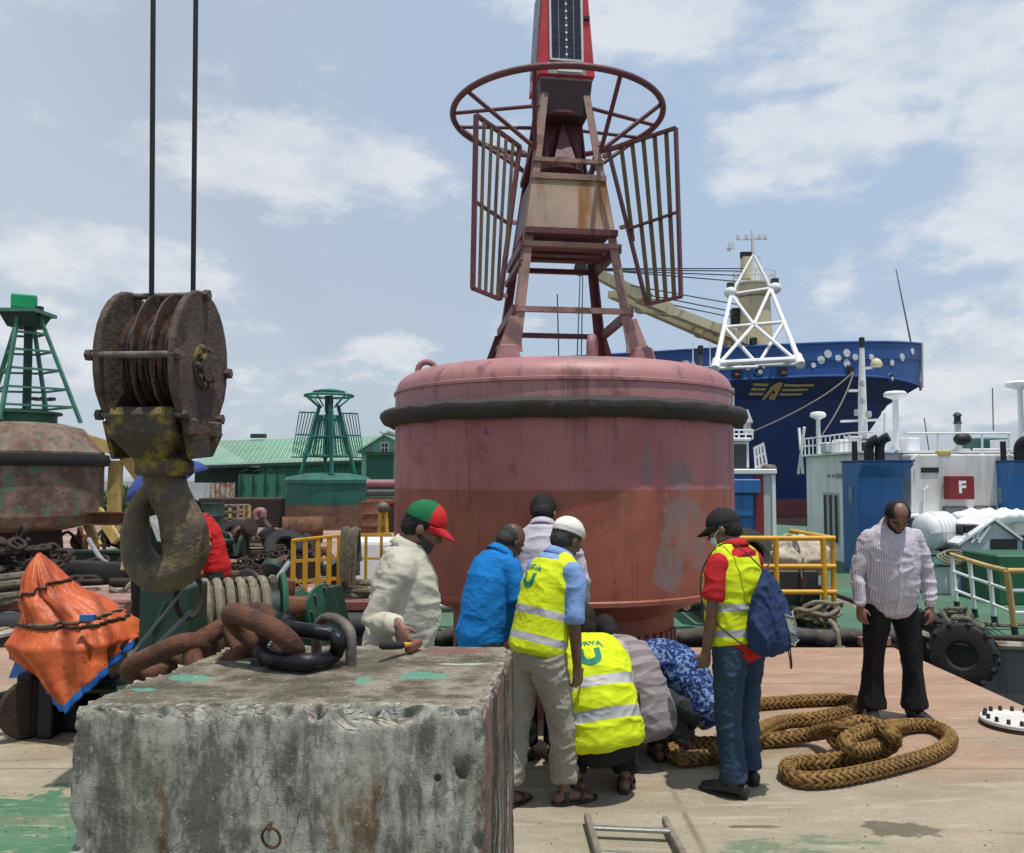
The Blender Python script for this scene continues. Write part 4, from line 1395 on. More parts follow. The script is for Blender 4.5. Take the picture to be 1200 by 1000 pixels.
 c = N.mix(N.math('MULTIPLY', ed, 0.55), c, N.mix(N.step(N.noise(40, 4), 0.4, 0.6), (0.25, 0.22, 0.18), (0.50, 0.47, 0.41)))
 # right face: washed-out red paint under black and white runs
 rx = N.step(nx, 0.6, 0.85)
 rs_ = N.noise(9, 6, 0.65, N.map((1, 1, 0.06), (0, 3, 0)))
 rc = N.mix(N.step(N.noise(3, 5, 0.6, N.map((1, 1, 0.3))), 0.35, 0.65), (0.25, 0.125, 0.095), (0.16, 0.11, 0.085))
 rc = N.mix(N.step(rs_, 0.50, 0.56), rc, (0.045, 0.04, 0.032))
 rc = N.mix(N.math('MULTIPLY', N.step(N.noise(13, 5, 0.6, N.map((1, 1, 0.05), (5, 1, 0))), 0.56, 0.62), N.step(xyz[2], 0.85, 0.45)), rc, (0.42, 0.40, 0.36))
 c = N.mix(N.math('MULTIPLY', rx, 0.92), c, rc)
 c = N.mix(N.math('MULTIPLY', N.step(N.noise(95, 3, 0.6), 0.60, 0.68), 0.6), c, (0.07, 0.065, 0.05))
 c = N.mix(N.math('MULTIPLY', N.step(N.noise(70, 4, 0.6, N.map(loc=(5, 5, 5))), 0.62, 0.68), 0.5), c, (0.50, 0.49, 0.46))
 hgt = N.math('SUBTRACT', N.math('ADD', N.math('MULTIPLY', N.noise(55, 6, 0.7), 0.6), N.math('MULTIPLY', N.noise(9, 5, 0.6), 0.6)), N.math('MULTIPLY', cm, 0.7))
 m = N.done(c, 0.9, 0, N.bump(hgt, 0.6, 0.012), spec=0.2)
 # body: dense grid over the five faces that can be seen, broken at the edges
 fl, fr, br, bl = (Vector((p.x, p.y, 0)) for p in (BX['fl'], BX['fr'], BX['br'], BX['bl']))
 n = 84
 bm = bmesh.new()

 def P(u, v, w):
  q = fl.lerp(fr, u).lerp(bl.lerp(br, u), v)
  return Vector((q.x, q.y, BZ * w))
 bmesh.ops.create_cube(bm, size=1)
 bmesh.ops.subdivide_edges(bm, edges=bm.edges[:], cuts=n, use_grid_fill=True)
 co = np.array([tuple(v.co) for v in bm.verts]) + 0.5
 W = np.array([tuple(P(*c_)) for c_ in co])
 # erosion next to the arrises
 d = np.minimum(co, 1 - co) * np.array([1.25, 1.2, 1.105])
 ds = np.sort(d, axis=1)
 e = np.sqrt(ds[:, 0] ** 2 + ds[:, 1] ** 2)
 cen = W.mean(0)
 top_edge = (co[:, 2] > 0.5)
 nz_ = fbm(W * 6.0, 5)
 nf_ = fbm(W * 22.0 + 3, 4)
 rad = 0.030 + 0.055 * np.clip(fbm(W * 3.1 + 5, 3), 0, 1) * top_edge + 0.02 * np.clip(nz_, 0, 1)
 k = np.clip(1 - e / rad, 0, 1)
 # pull towards the inside along the diagonal of the two nearest faces
 sg = np.where(co < 0.5, 1.0, -1.0)
 wgt = np.where(d < rad[:, None], 1.0, 0.0)
 W += sg * wgt * (k * rad * (0.40 + np.where(top_edge & (co[:, 2] > .9), 0.6, 0.22) * nf_))[:, None]
 # body roughness
 outn = np.zeros_like(W)
 ax = np.argmin(d, axis=1)
 outn[np.arange(len(W)), ax] = -sg[np.arange(len(W)), ax]
 W += outn * (nz_ * 0.006 + nf_ * 0.0022)[:, None]
 # hollow chipped out of the left edge low down, and one by the right edge
 for q, r_ in ((at(80, 985, 2.76), 0.07), (at(83, 826, 2.76), 0.06), (at(545, 900, 2.76), 0.035), (at(370, 834, 2.76), 0.04), (at(410, 836, 2.76), 0.055), (at(330, 832, 2.76), 0.035), (at(470, 836, 2.76), 0.045)):
  dd = np.linalg.norm(W - np.array(q), axis=1) + fbm(W * 25, 3) * 0.016
  f = np.clip(1 - dd / r_, 0, 1)
  W += (cen - W) / np.linalg.norm(cen - W, axis=1)[:, None] * (f * 0.055)[:, None]
 for v, c_ in zip(bm.verts, W):
  v.co = c_
 bmesh.ops.recalc_face_normals(bm, faces=bm.faces[:])
 me = bpy.data.meshes.new('concrete_block')
 bm.to_mesh(me)
 bm.free()
 me.materials.append(m)
 me.polygons.foreach_set('use_smooth', [True] * len(me.polygons))
 me.set_sharp_from_angle(angle=R(50))
 o = bpy.data.objects.new('concrete_block', me)
 COL.objects.link(o)
 tag(o, 'massive stained concrete sinker block with broken edges in the foreground', 'concrete block')
 # rusty ring set in the front face and the tiny hole
 q = at(319, 980, 2.735)
 rt = MB().ring(q + Vector((0, -0.012, 0)), 0.032, 0.0045, 24, 6, axis=(0.25, 1, 0.1)).build('iron_ring', M['rust'], o)
 MB().sweep([q + Vector((-0.01, 0.05, 0.03)), q + Vector((-0.012, -0.014, 0.034)), q + Vector((-0.002, -0.02, 0.026))], 0.006, n=6).build('ring_staple', M['rust'], o)
 h = at(513, 911, 2.75)
 MB().lathe([(0.0, -0.002), (0.011, 0.0), (0.012, 0.006)], h, 10, axis=(0, -1, 0)).build('drain_hole', M['black'], o)
 return o


BLOCK = concrete_block()

# lifting staple and the shackle through it
s0, s1 = gp(371, 770, BZ), gp(411, 780, BZ)
tz = at(392, 722, s0.y).z
dx = s1 - s0
pts = [s0 + Vector((0, 0, -0.03)), s0.lerp(s1, 0.0) + Vector((0, 0, (tz - BZ) * 0.62)), s0.lerp(s1, 0.10) + Vector((0, 0, (tz - BZ) * 0.86)), s0.lerp(s1, 0.30) + Vector((0, 0, (tz - BZ) * 1.0)),
       s0.lerp(s1, 0.62) + Vector((0, 0, (tz - BZ) * 1.0)), s0.lerp(s1, 0.90) + Vector((0, 0, (tz - BZ) * 0.86)), s1 + Vector((0, 0, (tz - BZ) * 0.6)), s1 + Vector((0, 0, -0.03))]
MB().sweep(smooth_path(pts, 5), 0.0215, n=14).build('lifting_staple', M['grey_steel'], BLOCK)


def shackle():
 c = gp(352, 776, BZ) + Vector((0, 0, 0.045))
 root = empty('bow_shackle', (c.x, c.y, BZ), 'heavy black bow shackle lying on the concrete block through its lifting staple', 'shackle')
 r_ = 0.034
 z = BZ + 0.04
 path = [gp(306, 762, z), gp(318, 772, z), gp(338, 775, z), gp(368, 776, z), gp(392, 767, z), gp(396, 752, BZ + 0.10), gp(390, 744, BZ + 0.12), gp(372, 741, BZ + 0.13), gp(350, 738, BZ + 0.135), gp(334, 734, BZ + 0.14)]
 MB().sweep(smooth_path(path, 6), [r_ * (1.05 if i < 18 else 0.9) for i in range(55)], n=14, caps='round').build('bow', M['black_steel'], root)
 a, b_ = gp(313, 764, z + 0.005), gp(332, 733, BZ + 0.14)
 d = (b_ - a).normalized()
 MB().lathe([(0.0, -0.035), (0.05, -0.034), (0.055, -0.02), (0.055, 0.035), (0.045, 0.05), (0.03, 0.052)], a, 20, axis=d).build('lug', M['black_steel'], root)
 MB().lathe([(0.0, -0.05), (0.046, -0.04), (0.052, 0.0), (0.048, 0.035), (0.03, 0.04)], b_, 20, axis=d).build('lug', M['black_steel'], root)
 MB().tube(a - d * 0.06, b_ + d * 0.06, 0.024, n=14).build('pin', M['black_steel'], root)
 MB().lathe([(0.0, -0.06), (0.035, -0.058), (0.038, -0.035), (0.0, -0.033)], a - d * 0.02, 6, axis=d).build('pin_nut', M['black_steel'], root)


shackle()


# ------------------------------------------------------------------ chains
def link_mesh(L, W, r, stud=True, m=None, n=12):
 """stud-link lying in its local x (long) / y plane"""
 b = MB()
 hx, hy = L / 2 - W / 2, W / 2 - r
 pts = []
 for k in range(9):
  a = -math.pi / 2 + math.pi * k / 8
  pts.append((hx + hy * math.cos(a) * 0.9, hy * math.sin(a), 0))
 for k in range(9):
  a = math.pi / 2 + math.pi * k / 8
  pts.append((-hx + hy * math.cos(a) * 0.9, hy * math.sin(a), 0))
 b.sweep(pts, r, side=(0, 0, 1), n=n, closed=True)
 if stud:
  b.sweep([(0, -hy, 0), (0, -hy * 0.5, 0), (0, hy * 0.5, 0), (0, hy, 0)], [r * 1.05, r * 0.62, r * 0.62, r * 1.05], n=8)
 return b.mesh('chain_link', [m], smooth=True)


def put_link(me, p, q, up, parent, loc0, name='chain_link'):
 """a link running from p to q; up is the normal of its flat side"""
 X = (Vector(q) - Vector(p)).normalized()
 Zv = Vector(up)
 Zv = (Zv - Zv.dot(X) * X).normalized()
 Yv = Zv.cross(X)
 o = bpy.data.objects.new(name, me)
 COL.objects.link(o)
 o.parent = parent
 Mx = Matrix((X, Yv, Zv)).transposed().to_4x4()
 Mx.translation = (Vector(p) + Vector(q)) / 2 - loc0
 o.matrix_local = Mx
 return o


m_chain = worn('mooring_chain', (0.115, 0.046, 0.025), 0.8, 0.15, 0.4, 7, (0.05, 0.026, 0.018), 0.44, 11, c3=(0.17, 0.09, 0.05), a3=0.36, s3=15, bump=0.7, bs=45)
p0 = gp(250, 760, BZ)
ch = empty('mooring_chain', (p0.x, p0.y, BZ), 'rusty stud link mooring chain climbing over the back edge of the concrete block', 'chain')
big = link_mesh(0.44, 0.25, 0.040, True, m_chain, 14)
A_, B_ = at(352, 752, 3.30), at(262, 714, 3.50)
put_link(big, at(357, 764, 3.22), at(262, 723, 3.46), (0.25, 0.75, 0.75), ch, ch.location)
put_link(big, at(322, 722, 3.62), at(222, 780, 3.48), (-0.2, -0.85, 0.55), ch, ch.location)
put_link(big, at(254, 748, 3.55), at(143, 797, 3.62), (0.15, 0.45, 1.0), ch, ch.location)

p0 = gp(52, 850)
ch2 = empty('deck_chain', (p0.x, p0.y, 0), 'short rusty chain lying on the deck beside the left face of the block', 'chain')
med = link_mesh(0.40, 0.22, 0.034, True, m_chain, 12)
put_link(med, gp(20, 852, 0.045), gp(88, 846, 0.045), (0.1, 0.1, 1), ch2, ch2.location)
put_link(med, gp(62, 843, 0.07), gp(135, 838, 0.07), (0.2, -0.8, 0.5), ch2, ch2.location)
put_link(med, gp(105, 845, 0.045), gp(175, 835, 0.045), (0.1, 0.1, 1), ch2, ch2.location)

# black swivel lying by the chain
p = gp(46, 838)
sw = empty('chain_swivel', (p.x, p.y, 0), 'black steel swivel with a long eye lying in front of the tarpaulin', 'swivel')
c = p + Vector((0, 0, 0.075))
MB().lathe([(0.0, -0.10), (0.05, -0.095), (0.075, -0.06), (0.08, 0.0), (0.075, 0.06), (0.045, 0.09), (0.03, 0.10)], c, 22, axis=(0.5, -0.8, 0.2)).build('body', M['black_steel'], sw)
MB().ring(c + Vector((0.02, -0.055, 0.015)), 0.048, 0.012, 20, 8, axis=(0.5, -0.8, 0.2)).build('collar', M['black_steel'], sw)
MB().sweep(smooth_path([gp(40, 838, 0.07), gp(20, 842, 0.05), gp(2, 846, 0.04), gp(-18, 848, 0.04), gp(-20, 843, 0.045), gp(0, 840, 0.05), gp(22, 836, 0.06), gp(40, 836, 0.07)], 5), 0.028, n=10).build('eye', M['black_steel'], sw)
a, b_ = gp(-30, 826, 0.05), gp(44, 806, 0.06)
tag(MB().tube(a, b_, 0.045, n=12).build('steel_bar', M['black_steel']), 'dark round steel bar on the deck under the tarpaulin hem', 'bar')


def chain_pile(name, label, centre, spread, n, m, L=0.30, seed=1, hgt=0.35):
 rs = np.random.RandomState(seed)
 root = empty(name, centre, label, 'chain pile')
 me = link_mesh(L, L * 0.58, L * 0.085, True, m, 9)
 a = rs.uniform(0, 6.28)
 pos = Vector((0, 0, 0))
 for i in range(n):
  k = rs.uniform() ** 0.6
  th = rs.uniform(0, 6.28)
  x, y = spread[0] * k * math.cos(th), spread[1] * k * math.sin(th)
  z = L * 0.12 + rs.uniform(0, 1) * hgt * (1 - k * k)
  d = Vector((rs.normal(), rs.normal() * 0.7, rs.normal() * 0.25)).normalized() * L / 2
  c_ = Vector((x, y, z))
  put_link(me, Vector(centre) + c_ - d, Vector(centre) + c_ + d, (rs.normal(), rs.normal(), rs.normal()), root, Vector(centre))
 return root


# ------------------------------------------------------------------ crane hook block
def hook_block():
 Y0 = 5.0
 c = at(197, 432, Y0)
 root = empty('crane_hook_block', (c.x, c.y, at(200, 690, Y0).z), 'huge rusty crane hook block with sheaves, hanging over the deck on two wires', 'crane hook')
 m_ch = worn('cheek', (0.105, 0.072, 0.055), 0.8, 0.1, 0.4, 4, (0.055, 0.035, 0.028), 0.44, 6, streak=(0.17, 0.12, 0.09), sa=0.6, ss=9, c3=(0.15, 0.11, 0.05), a3=0.33, s3=16, bump=0.6, bs=40)
 m_sh = worn('sheave', (0.10, 0.055, 0.035), 0.7, 0.2, 0.4, 6, (0.03, 0.022, 0.02), 0.46, 9, bump=0.5)
 m_yb = worn('trunnion_paint', (0.06, 0.045, 0.03), 0.7, 0, 0.4, 5, (0.28, 0.20, 0.02), 0.425, 6.5, c3=(0.12, 0.055, 0.03), a3=0.42, s3=11, bump=0.5)
 m_hk = worn('hook_steel', (0.095, 0.066, 0.045), 0.5, 0.15, 0.5, 5, (0.18, 0.135, 0.055), 0.46, 10, c3=(0.13, 0.085, 0.05), a3=0.38, s3=20, bump=0.7, bs=40)
 A = Vector((0.996, -0.087, 0)).normalized()       # sheave axle, towards the right cheek
 H = Vector((A.y, -A.x, 0)) * -1                    # across the cheek
 if H.x < 0:
  H = -H
 zc = at(238, 425, Y0).z
 rc = at(238, 425, Y0 - 0.12)
 lc = at(148, 428, Y0 + 0.13)
 ctr = (rc + lc) / 2
 ctr.z = zc
 half = 0.20
 Z = Vector((0, 0, 1))

 def cheek(off, th, r_h, r_up, r_dn):
  pts = []
  for k in range(28):
   a = math.tau * k / 28
   x = math.sin(a) * r_h
   z = math.cos(a) * (r_up if math.cos(a) > 0 else r_dn)
   if z < -0.2:
    x *= 1 - 0.35 * ((-z - 0.2) / (r_dn - 0.2)) ** 1.5 + 0.25 * ((-z - 0.2) / (r_dn - 0.2)) ** 3
   pts.append(ctr + A * off + H * x + Z * z)
  return MB().prism(pts, A * th)
 cheek(half, 0.045, 0.355, 0.43, 0.47).build('cheek_plate', m_ch, root, smooth=None, bevel=0.012, seg=2)
 cheek(-half - 0.04, 0.045, 0.355, 0.43, 0.47).build('cheek_plate', m_ch, root, smooth=None, bevel=0.012, seg=2)
 # four grooved sheaves with divider plates
 for i in range(3):
  o = -0.085 + i * 0.115
  MB().lathe([(0.08, -0.036), (0.292, -0.036), (0.298, -0.030), (0.245, -0.010), (0.245, 0.010), (0.298, 0.030), (0.292, 0.036), (0.08, 0.036)], ctr + A * o, 48, axis=A).build('sheave', m_sh, root)
 for i in range(2):
  o = -0.0275 + i * 0.115
  cheek(o - 0.006, 0.012, 0.32, 0.405, 0.36).build('divider_plate', m_sh, root, smooth=None)
 # rope wraps over the sheaves
 for i in (0, 1, 2):
  o = -0.085 + i * 0.115
  MB().ring(ctr + A * o, 0.262, 0.017, 40, 7, axis=A).build('rope_wrap', M['wire'], root)
 # tie bolts between the cheeks and the axle end cap
 for x, z in ((-0.335, 0.0), (0.325, -0.03), (0.0, 0.405), (-0.22, -0.33), (0.22, -0.33)):
  q = ctr + H * x + Z * z
  MB().tube(q - A * (half + 0.075), q + A * (half + 0.08), 0.020, n=10).build('tie_bolt', M['grey_steel'], root)
  for s in (-1, 1):
   MB().lathe([(0.034, -0.016), (0.034, 0.016)], q + A * (s * (half + 0.062)), 6, axis=A).build('bolt_nut', m_ch, root, smooth=None)
 cap = ctr + A * (half + 0.045) + Z * -0.03
 e = MB().lathe([(0.135, 0.0), (0.135, 0.014), (0.085, 0.018), (0.085, 0.04), (0.0, 0.042)], cap, 28, axis=A).build('axle_cap', m_yb, root, smooth=30)
 for k in range(10):
  a = math.tau * k / 10
  MB().lathe([(0.017, 0.0), (0.017, 0.026)], cap + (H * math.cos(a) + Z * math.sin(a)) * 0.112 + A * 0.012, 6, axis=A).build('cap_bolt', m_ch, e, smooth=None)
 for x in (-0.17, 0.14):
  MB().box(ctr + A * (half + 0.06) + H * x + Z * -0.40, (0.07, 0.09, 0.10)).build('cheek_lug', m_ch, root, smooth=None, bevel=0.012)
 # wires going up to the crane
 for (px, py, o) in ((177.5, 352, 0), (226, 338, 0)):
  q = at(px, 372, Y0 - 0.05 if px < 200 else Y0 + 0.10)
  top = at(179.5 if px < 200 else 229.5, 0, q.y)
  d = (top - q).normalized()
  MB().sweep([q, q + d * 30], 0.0155, n=10).build('hoist_wire', M['wire'], root)
 # trunnion block under the sheaves, tapering to the shank
 zt, zb = at(200, 484, Y0).z, at(200, 543, Y0).z
 cc = Vector((ctr.x, ctr.y, 0))
 b = MB()
 rows = []
 for z, wa, wh in ((zt + 0.02, half - 0.005, 0.24), (zt - 0.04, half - 0.005, 0.27), (zt - 0.14, half * 0.98, 0.27), (zb + 0.03, half * 0.50, 0.17), (zb - 0.03, half * 0.42, 0.13)):
  rows.append([cc + A * (sa * wa) + H * (sh * wh) + Z * z for sa, sh in ((-1, -1), (1, -1), (1, 1), (-1, 1))])
 for r_ in rows:
  b.v += [tuple(p) for p in r_]
 for i in range(4):
  for j in range(4):
   b.f.append((i * 4 + j, i * 4 + (j + 1) % 4, i * 4 + 4 + (j + 1) % 4, i * 4 + 4 + j))
   b.m.append(0)
 b.f += [(3, 2, 1, 0), (16, 17, 18, 19)]
 b.m += [0, 0]
 b.build('trunnion', m_yb, root, smooth=None, bevel=0.02, seg=2)
 # flared side plates under the cheeks
 for s in (-1, 1):
  q = cc + A * (s * (half + 0.02)) + Z * (zt - 0.06)
  MB().prism([q - H * 0.22, q + H * 0.30 + Z * -0.05, q + H * 0.16 + Z * -0.20, q - H * 0.12 + Z * -0.22], A * (0.03 * s)).build('shroud_plate', m_yb, root, smooth=None, bevel=0.006)
 # the hook
 Yh = Y0 - 0.02
 spec = [(192, 540, .125, .125), (192, 556, .12, .12), (196, 575, .125, .12), (207, 597, .135, .115), (216, 622, .135, .135), (217, 648, .14, .135), (206, 668, .15, .118), (188, 674, .145, .105), (171, 666, .13, .10), (161, 646, .11, .085), (158, 622, .098, .075), (162, 600, .085, .065), (169, 583, .07, .055), (178, 571, .05, .04)]
 pts = smooth_path([at(x, y, Yh) for x, y, _, _ in spec], 4)
 rr = []
 for i in range(len(spec) - 1):
  for j in range(4):
   t = j / 4
   rr.append((spec[i][2] * (1 - t) * 0.92 + spec[i + 1][2] * t * 0.92, spec[i][3] * (1 - t) + spec[i + 1][3] * t))
 rr.append((spec[-1][2], spec[-1][3]))
 b = MB().sweep(pts, rr, side=(0, 1, 0), n=20, caps='round')
 hk = b.build('hook', m_hk, root, smooth=True)
 v = np.array([tuple(q.co) for q in hk.data.vertices])
 hk.data.vertices.foreach_set('co', (v + np.stack([fbm(v * 7, 3), fbm(v * 7 + 9, 3), fbm(v * 7 + 20, 3)], 1) * 0.007).ravel())
 MB().lathe([(0.15, -0.05), (0.165, -0.03), (0.165, 0.03), (0.15, 0.05)], at(193, 548, Yh), 24).build('shank_nut', m_yb, root, smooth=30)
 return root


hook_block()


# ------------------------------------------------------------------ deck gear
def tarp():
 Yt = 6.25
 base = gp(80, 815)
 N = Nodes('orange_tarp')
 n1 = N.noise(4, 6, 0.65)
 c = N.mix(N.step(n1, 0.3, 0.7), (0.44, 0.072, 0.018), (0.60, 0.125, 0.03))
 c = N.mix(N.math('MULTIPLY', N.step(N.noise(2.4, 6, 0.7, N.map(loc=(2, 2, 2))), 0.54, 0.70), 0.35), c, (0.42, 0.085, 0.03))
 cr = N.step(N.vor(9, src=N.map((1, 1, 0.6), (2, 1, 3))), 0.0, 0.16)
 cr = N.math('ADD', cr, N.math('MULTIPLY', N.step(N.vor(21), 0.0, 0.2), 0.45))
 c = N.mix(N.math('MULTIPLY', N.step(N.noise(17, 6, 0.7), 0.55, 0.68), 0.35), c, (0.30, 0.07, 0.03))
 nb = N.bump(cr, 0.12, 0.010, N.bump(N.noise(14, 5, 0.6, N.map((1, 1, 0.5)), 1.2), 0.45, 0.02))
 m_o = N.done(c, 0.45, 0, nb, spec=0.4)
 m_b = plain('tarp_blue', (0.01, 0.12, 0.42), 0.5, 0, 0.25, 12, 0.3, 30)
 root = empty('covered_winch', (base.x, Yt, 0), 'bright orange tarpaulin with blue hem roped over a deck winch', 'covered winch')
 # outline at height levels: (y px, x left, x right, depth half)
 lev = [(648, 45, 47, 0.02), (660, 38, 58, 0.09), (676, 31, 71, 0.15), (692, 30, 88, 0.20), (702, 31, 112, 0.25), (712, 34, 128, 0.27), (720, 34, 137, 0.29), (731, 27, 149, 0.33), (745, 20, 158, 0.40)]
 nA, rings = 72, []
 for (y, xl, xr, dh) in lev:
  z = at(60, y, Yt).z
  pl, pr = at(xl, y, Yt), at(xr, y, Yt)
  cx, w = (pl.x + pr.x) / 2, (pr.x - pl.x) / 2
  rr = []
  for k in range(nA):
   a = math.tau * k / nA
   ca, sa = math.cos(a), math.sin(a)
   zz = z - (0.03 * max(0, -sa) if y > 690 else 0)
   rr.append(Vector((cx + w * math.copysign(abs(ca) ** 0.9, ca), Yt + dh * math.copysign(abs(sa) ** 0.85, sa), zz)))
  rings.append(rr)
 # hem line by angle
 hemk = [(0, 158, 748, -0.05), (math.pi * .5, 100, 735, .45), (math.pi, 15, 764, 0), (math.pi * 1.2, 40, 795, -.2), (math.pi * 1.42, 72, 829, -.42), (math.pi * 1.6, 96, 806, -.38), (math.pi * 1.8, 128, 776, -.26), (math.tau, 158, 748, -0.05)]
 hem = []
 for k in range(nA):
  a = math.tau * k / nA
  for (a0, x0, y0, d0), (a1, x1, y1, d1) in zip(hemk, hemk[1:]):
   if a0 <= a <= a1:
    t = (a - a0) / (a1 - a0)
    hem.append(at(x0 + (x1 - x0) * t, y0 + (y1 - y0) * t, Yt + d0 + (d1 - d0) * t))
    break
 last = rings[-1]
 for t in (0.2, 0.4, 0.6, 0.8, 0.93, 1.0):
  rings.append([p.lerp(q, t) for p, q in zip(last, hem)])
 rings.append([q + ((q - p).normalized() * 0.3 + Vector((0.25 * (q.x - base.x), 0, -1))).normalized() * 0.055 for p, q in zip(last, hem)])
 # resample finer between rings
 fine = []
 for i in range(len(rings) - 1):
  for j in range(4):
   fine.append([p.lerp(q, j / 4) for p, q in zip(rings[i], rings[i + 1])])
 fine.append(rings[-1])
 V = np.array([[tuple(p) for p in r_] for r_ in fine])
 nR = len(fine)
 # folds running down from the peak and gathered at the lashing
 cen = np.stack([V[:, :, 0].mean(1), V[:, :, 1].mean(1), V[:, :, 2].mean(1)], 1)[:, None, :]
 outd = V - cen
 outd[:, :, 2] *= 0.3
 outd /= np.linalg.norm(outd, axis=2)[:, :, None] + 1e-6
 ang = np.linspace(0, math.tau, nA, endpoint=False)[None, :] + np.zeros((nR, 1))
 rr_ = np.linspace(0, 1, nR)[:, None] + np.zeros((1, nA))
 f1 = fbm(np.stack([np.cos(ang) * 4.2, np.sin(ang) * 4.2, rr_ * 0.9], 2).reshape(-1, 3), 3).reshape(nR, nA)
 f2 = fbm(V.reshape(-1, 3) * 9, 4).reshape(nR, nA)
 f3 = 1 - np.abs(fbm(np.stack([np.cos(ang) * 5.5, np.sin(ang) * 5.5, rr_ * 1.0 + 4], 2).reshape(-1, 3), 2)).reshape(nR, nA)
 amp = np.clip(rr_ * 4, 0, 1)
 V += outd * (amp * (0.055 * f1 + 0.012 * f2 + 0.085 * (f3 - 0.8)))[:, :, None]
 b = MB()
 b.v = [tuple(p) for p in V.reshape(-1, 3)]
 for i in range(nR - 1):
  b.cur = 1 if i >= nR - 5 else 0
  for j in range(nA):
   j2 = (j + 1) % nA
   b.f.append((i * nA + j, i * nA + j2, (i + 1) * nA + j2, (i + 1) * nA + j))
   b.m.append(b.cur)
 o = b.build('tarpaulin', [m_o, m_b], root, smooth=True)
 sol = o.modifiers.new('s', 'SOLIDIFY')
 sol.thickness = 0.004
 # lashings
 def lash(levels, r_, name, m):
  pts = []
  for k in range(nA):
   i = int(levels[0] + (levels[1] - levels[0]) * 0.5 * (1 + math.cos(math.tau * k / nA)))
   pts.append(Vector(V[i, k]) + Vector(outd[i, k]) * 0.012)
  MB().sweep(pts, r_, n=7, closed=True).build(name, m, root)
 lash((25, 26), 0.011, 'lashing', M['rust_dark'])
 lash((26, 22), 0.009, 'lashing', M['old_rope'])
 lash((13, 9), 0.009, 'lashing', M['rust_dark'])
 MB().box(at(103, 724, Yt - 0.36), (0.10, 0.04, 0.04)).build('buckle', M['plastic_blue'], root, smooth=None)
 # blue lining hanging out on the left
 q = [at(24, 758, Yt - 0.1), at(60, 790, Yt - 0.22), at(44, 794, Yt - 0.15), at(10, 795, Yt - 0.05)]
 MB().prism(q, (0, 0.03, 0)).build('lining_flap', m_b, root, smooth=None)
 # the machine underneath
 x0 = at(30, 790, Yt).x
 MB().span((x0 + 0.12, Yt - 0.1, 0.0), (x0 + 0.62, Yt + 0.3, 0.30)).build('winch_base', M['black_steel'], root, smooth=None, bevel=0.02)
 for px in (50, 74):
  p = gp(px, 812)
  MB().span((at(px, 800, Yt).x - 0.05, Yt - 0.25, 0), (at(px, 800, Yt).x + 0.06, Yt - 0.12, 0.45)).build('winch_leg', M['black_steel'], root, smooth=None, bevel=0.01)
 MB().lathe([(0.16, -0.3), (0.16, 0.3)], (x0 + 0.35, Yt + 0.05, 0.5), 20, axis=(1, 0, 0)).build('winch_drum', M['black_steel'], root)
 MB().lathe([(0.0, -0.03), (0.2, -0.03), (0.21, 0), (0.2, 0.03), (0.0, 0.03)], (x0 + 0.16, Yt - 0.22, 0.21), 26, axis=(0.8, -0.6, 0)).build('gear_wheel', M['rust_dark'], root)
 MB().span((at(95, 800, Yt).x, Yt - 0.1, 0.02), (at(156, 800, Yt).x, Yt + 0.3, 0.33)).build('winch_bed', M['green_dark'], root, smooth=None, bevel=0.02)


tarp()


def green_post():
 Y = 5.75
 p0, p1 = at(161, 760, Y), at(222, 690, Y)
 root = empty('mooring_bitt', (0.5 * (p0.x + p1.x), Y + 0.2, 0), 'square dark green steel bitt standing behind the crane hook', 'bitt')
 MB().span((p0.x, Y, 0), (p1.x, Y + 0.36, at(190, 688, Y).z)).build('post', M['green_dark'], root, smooth=None, bevel=0.02, seg=2)
 MB().span((p0.x - 0.08, Y - 0.06, 0), (p1.x + 0.08, Y + 0.42, 0.03)).build('foot_plate', M['green_dark'], root, smooth=None)
 MB().tube(at(193, 706, Y - 0.02), at(176, 745, Y - 0.02), 0.010, n=6).build('grab_bar', M['green_paint'], root)


green_post()
a = [(at(214, 693, 5.1), at(150, 772, 4.9)), (at(224, 716, 5.15), at(164, 776, 4.9))]
for i, (p, q) in enumerate(a):
 tag(MB().beam(p, q, 0.055, 0.012, side=(0, 1, 0.5)).build('lifting_strap', plain('strap%d' % i, (0.13, 0.13, 0.125), 0.7)),
  'grey flat strap slanting from under the hook, the ' + ('upper and longer one' if i == 0 else 'lower and shorter one'), 'strap')
p = at(222, 700, 5.2)
tag(MB().ring(p, 0.085, 0.018, 24, 8, axis=(0.7, -0.7, 0.1), sy=1.5).build('hanging_ring', M['rust_dark']), 'dark steel ring hanging below the right side of the hook', 'ring')


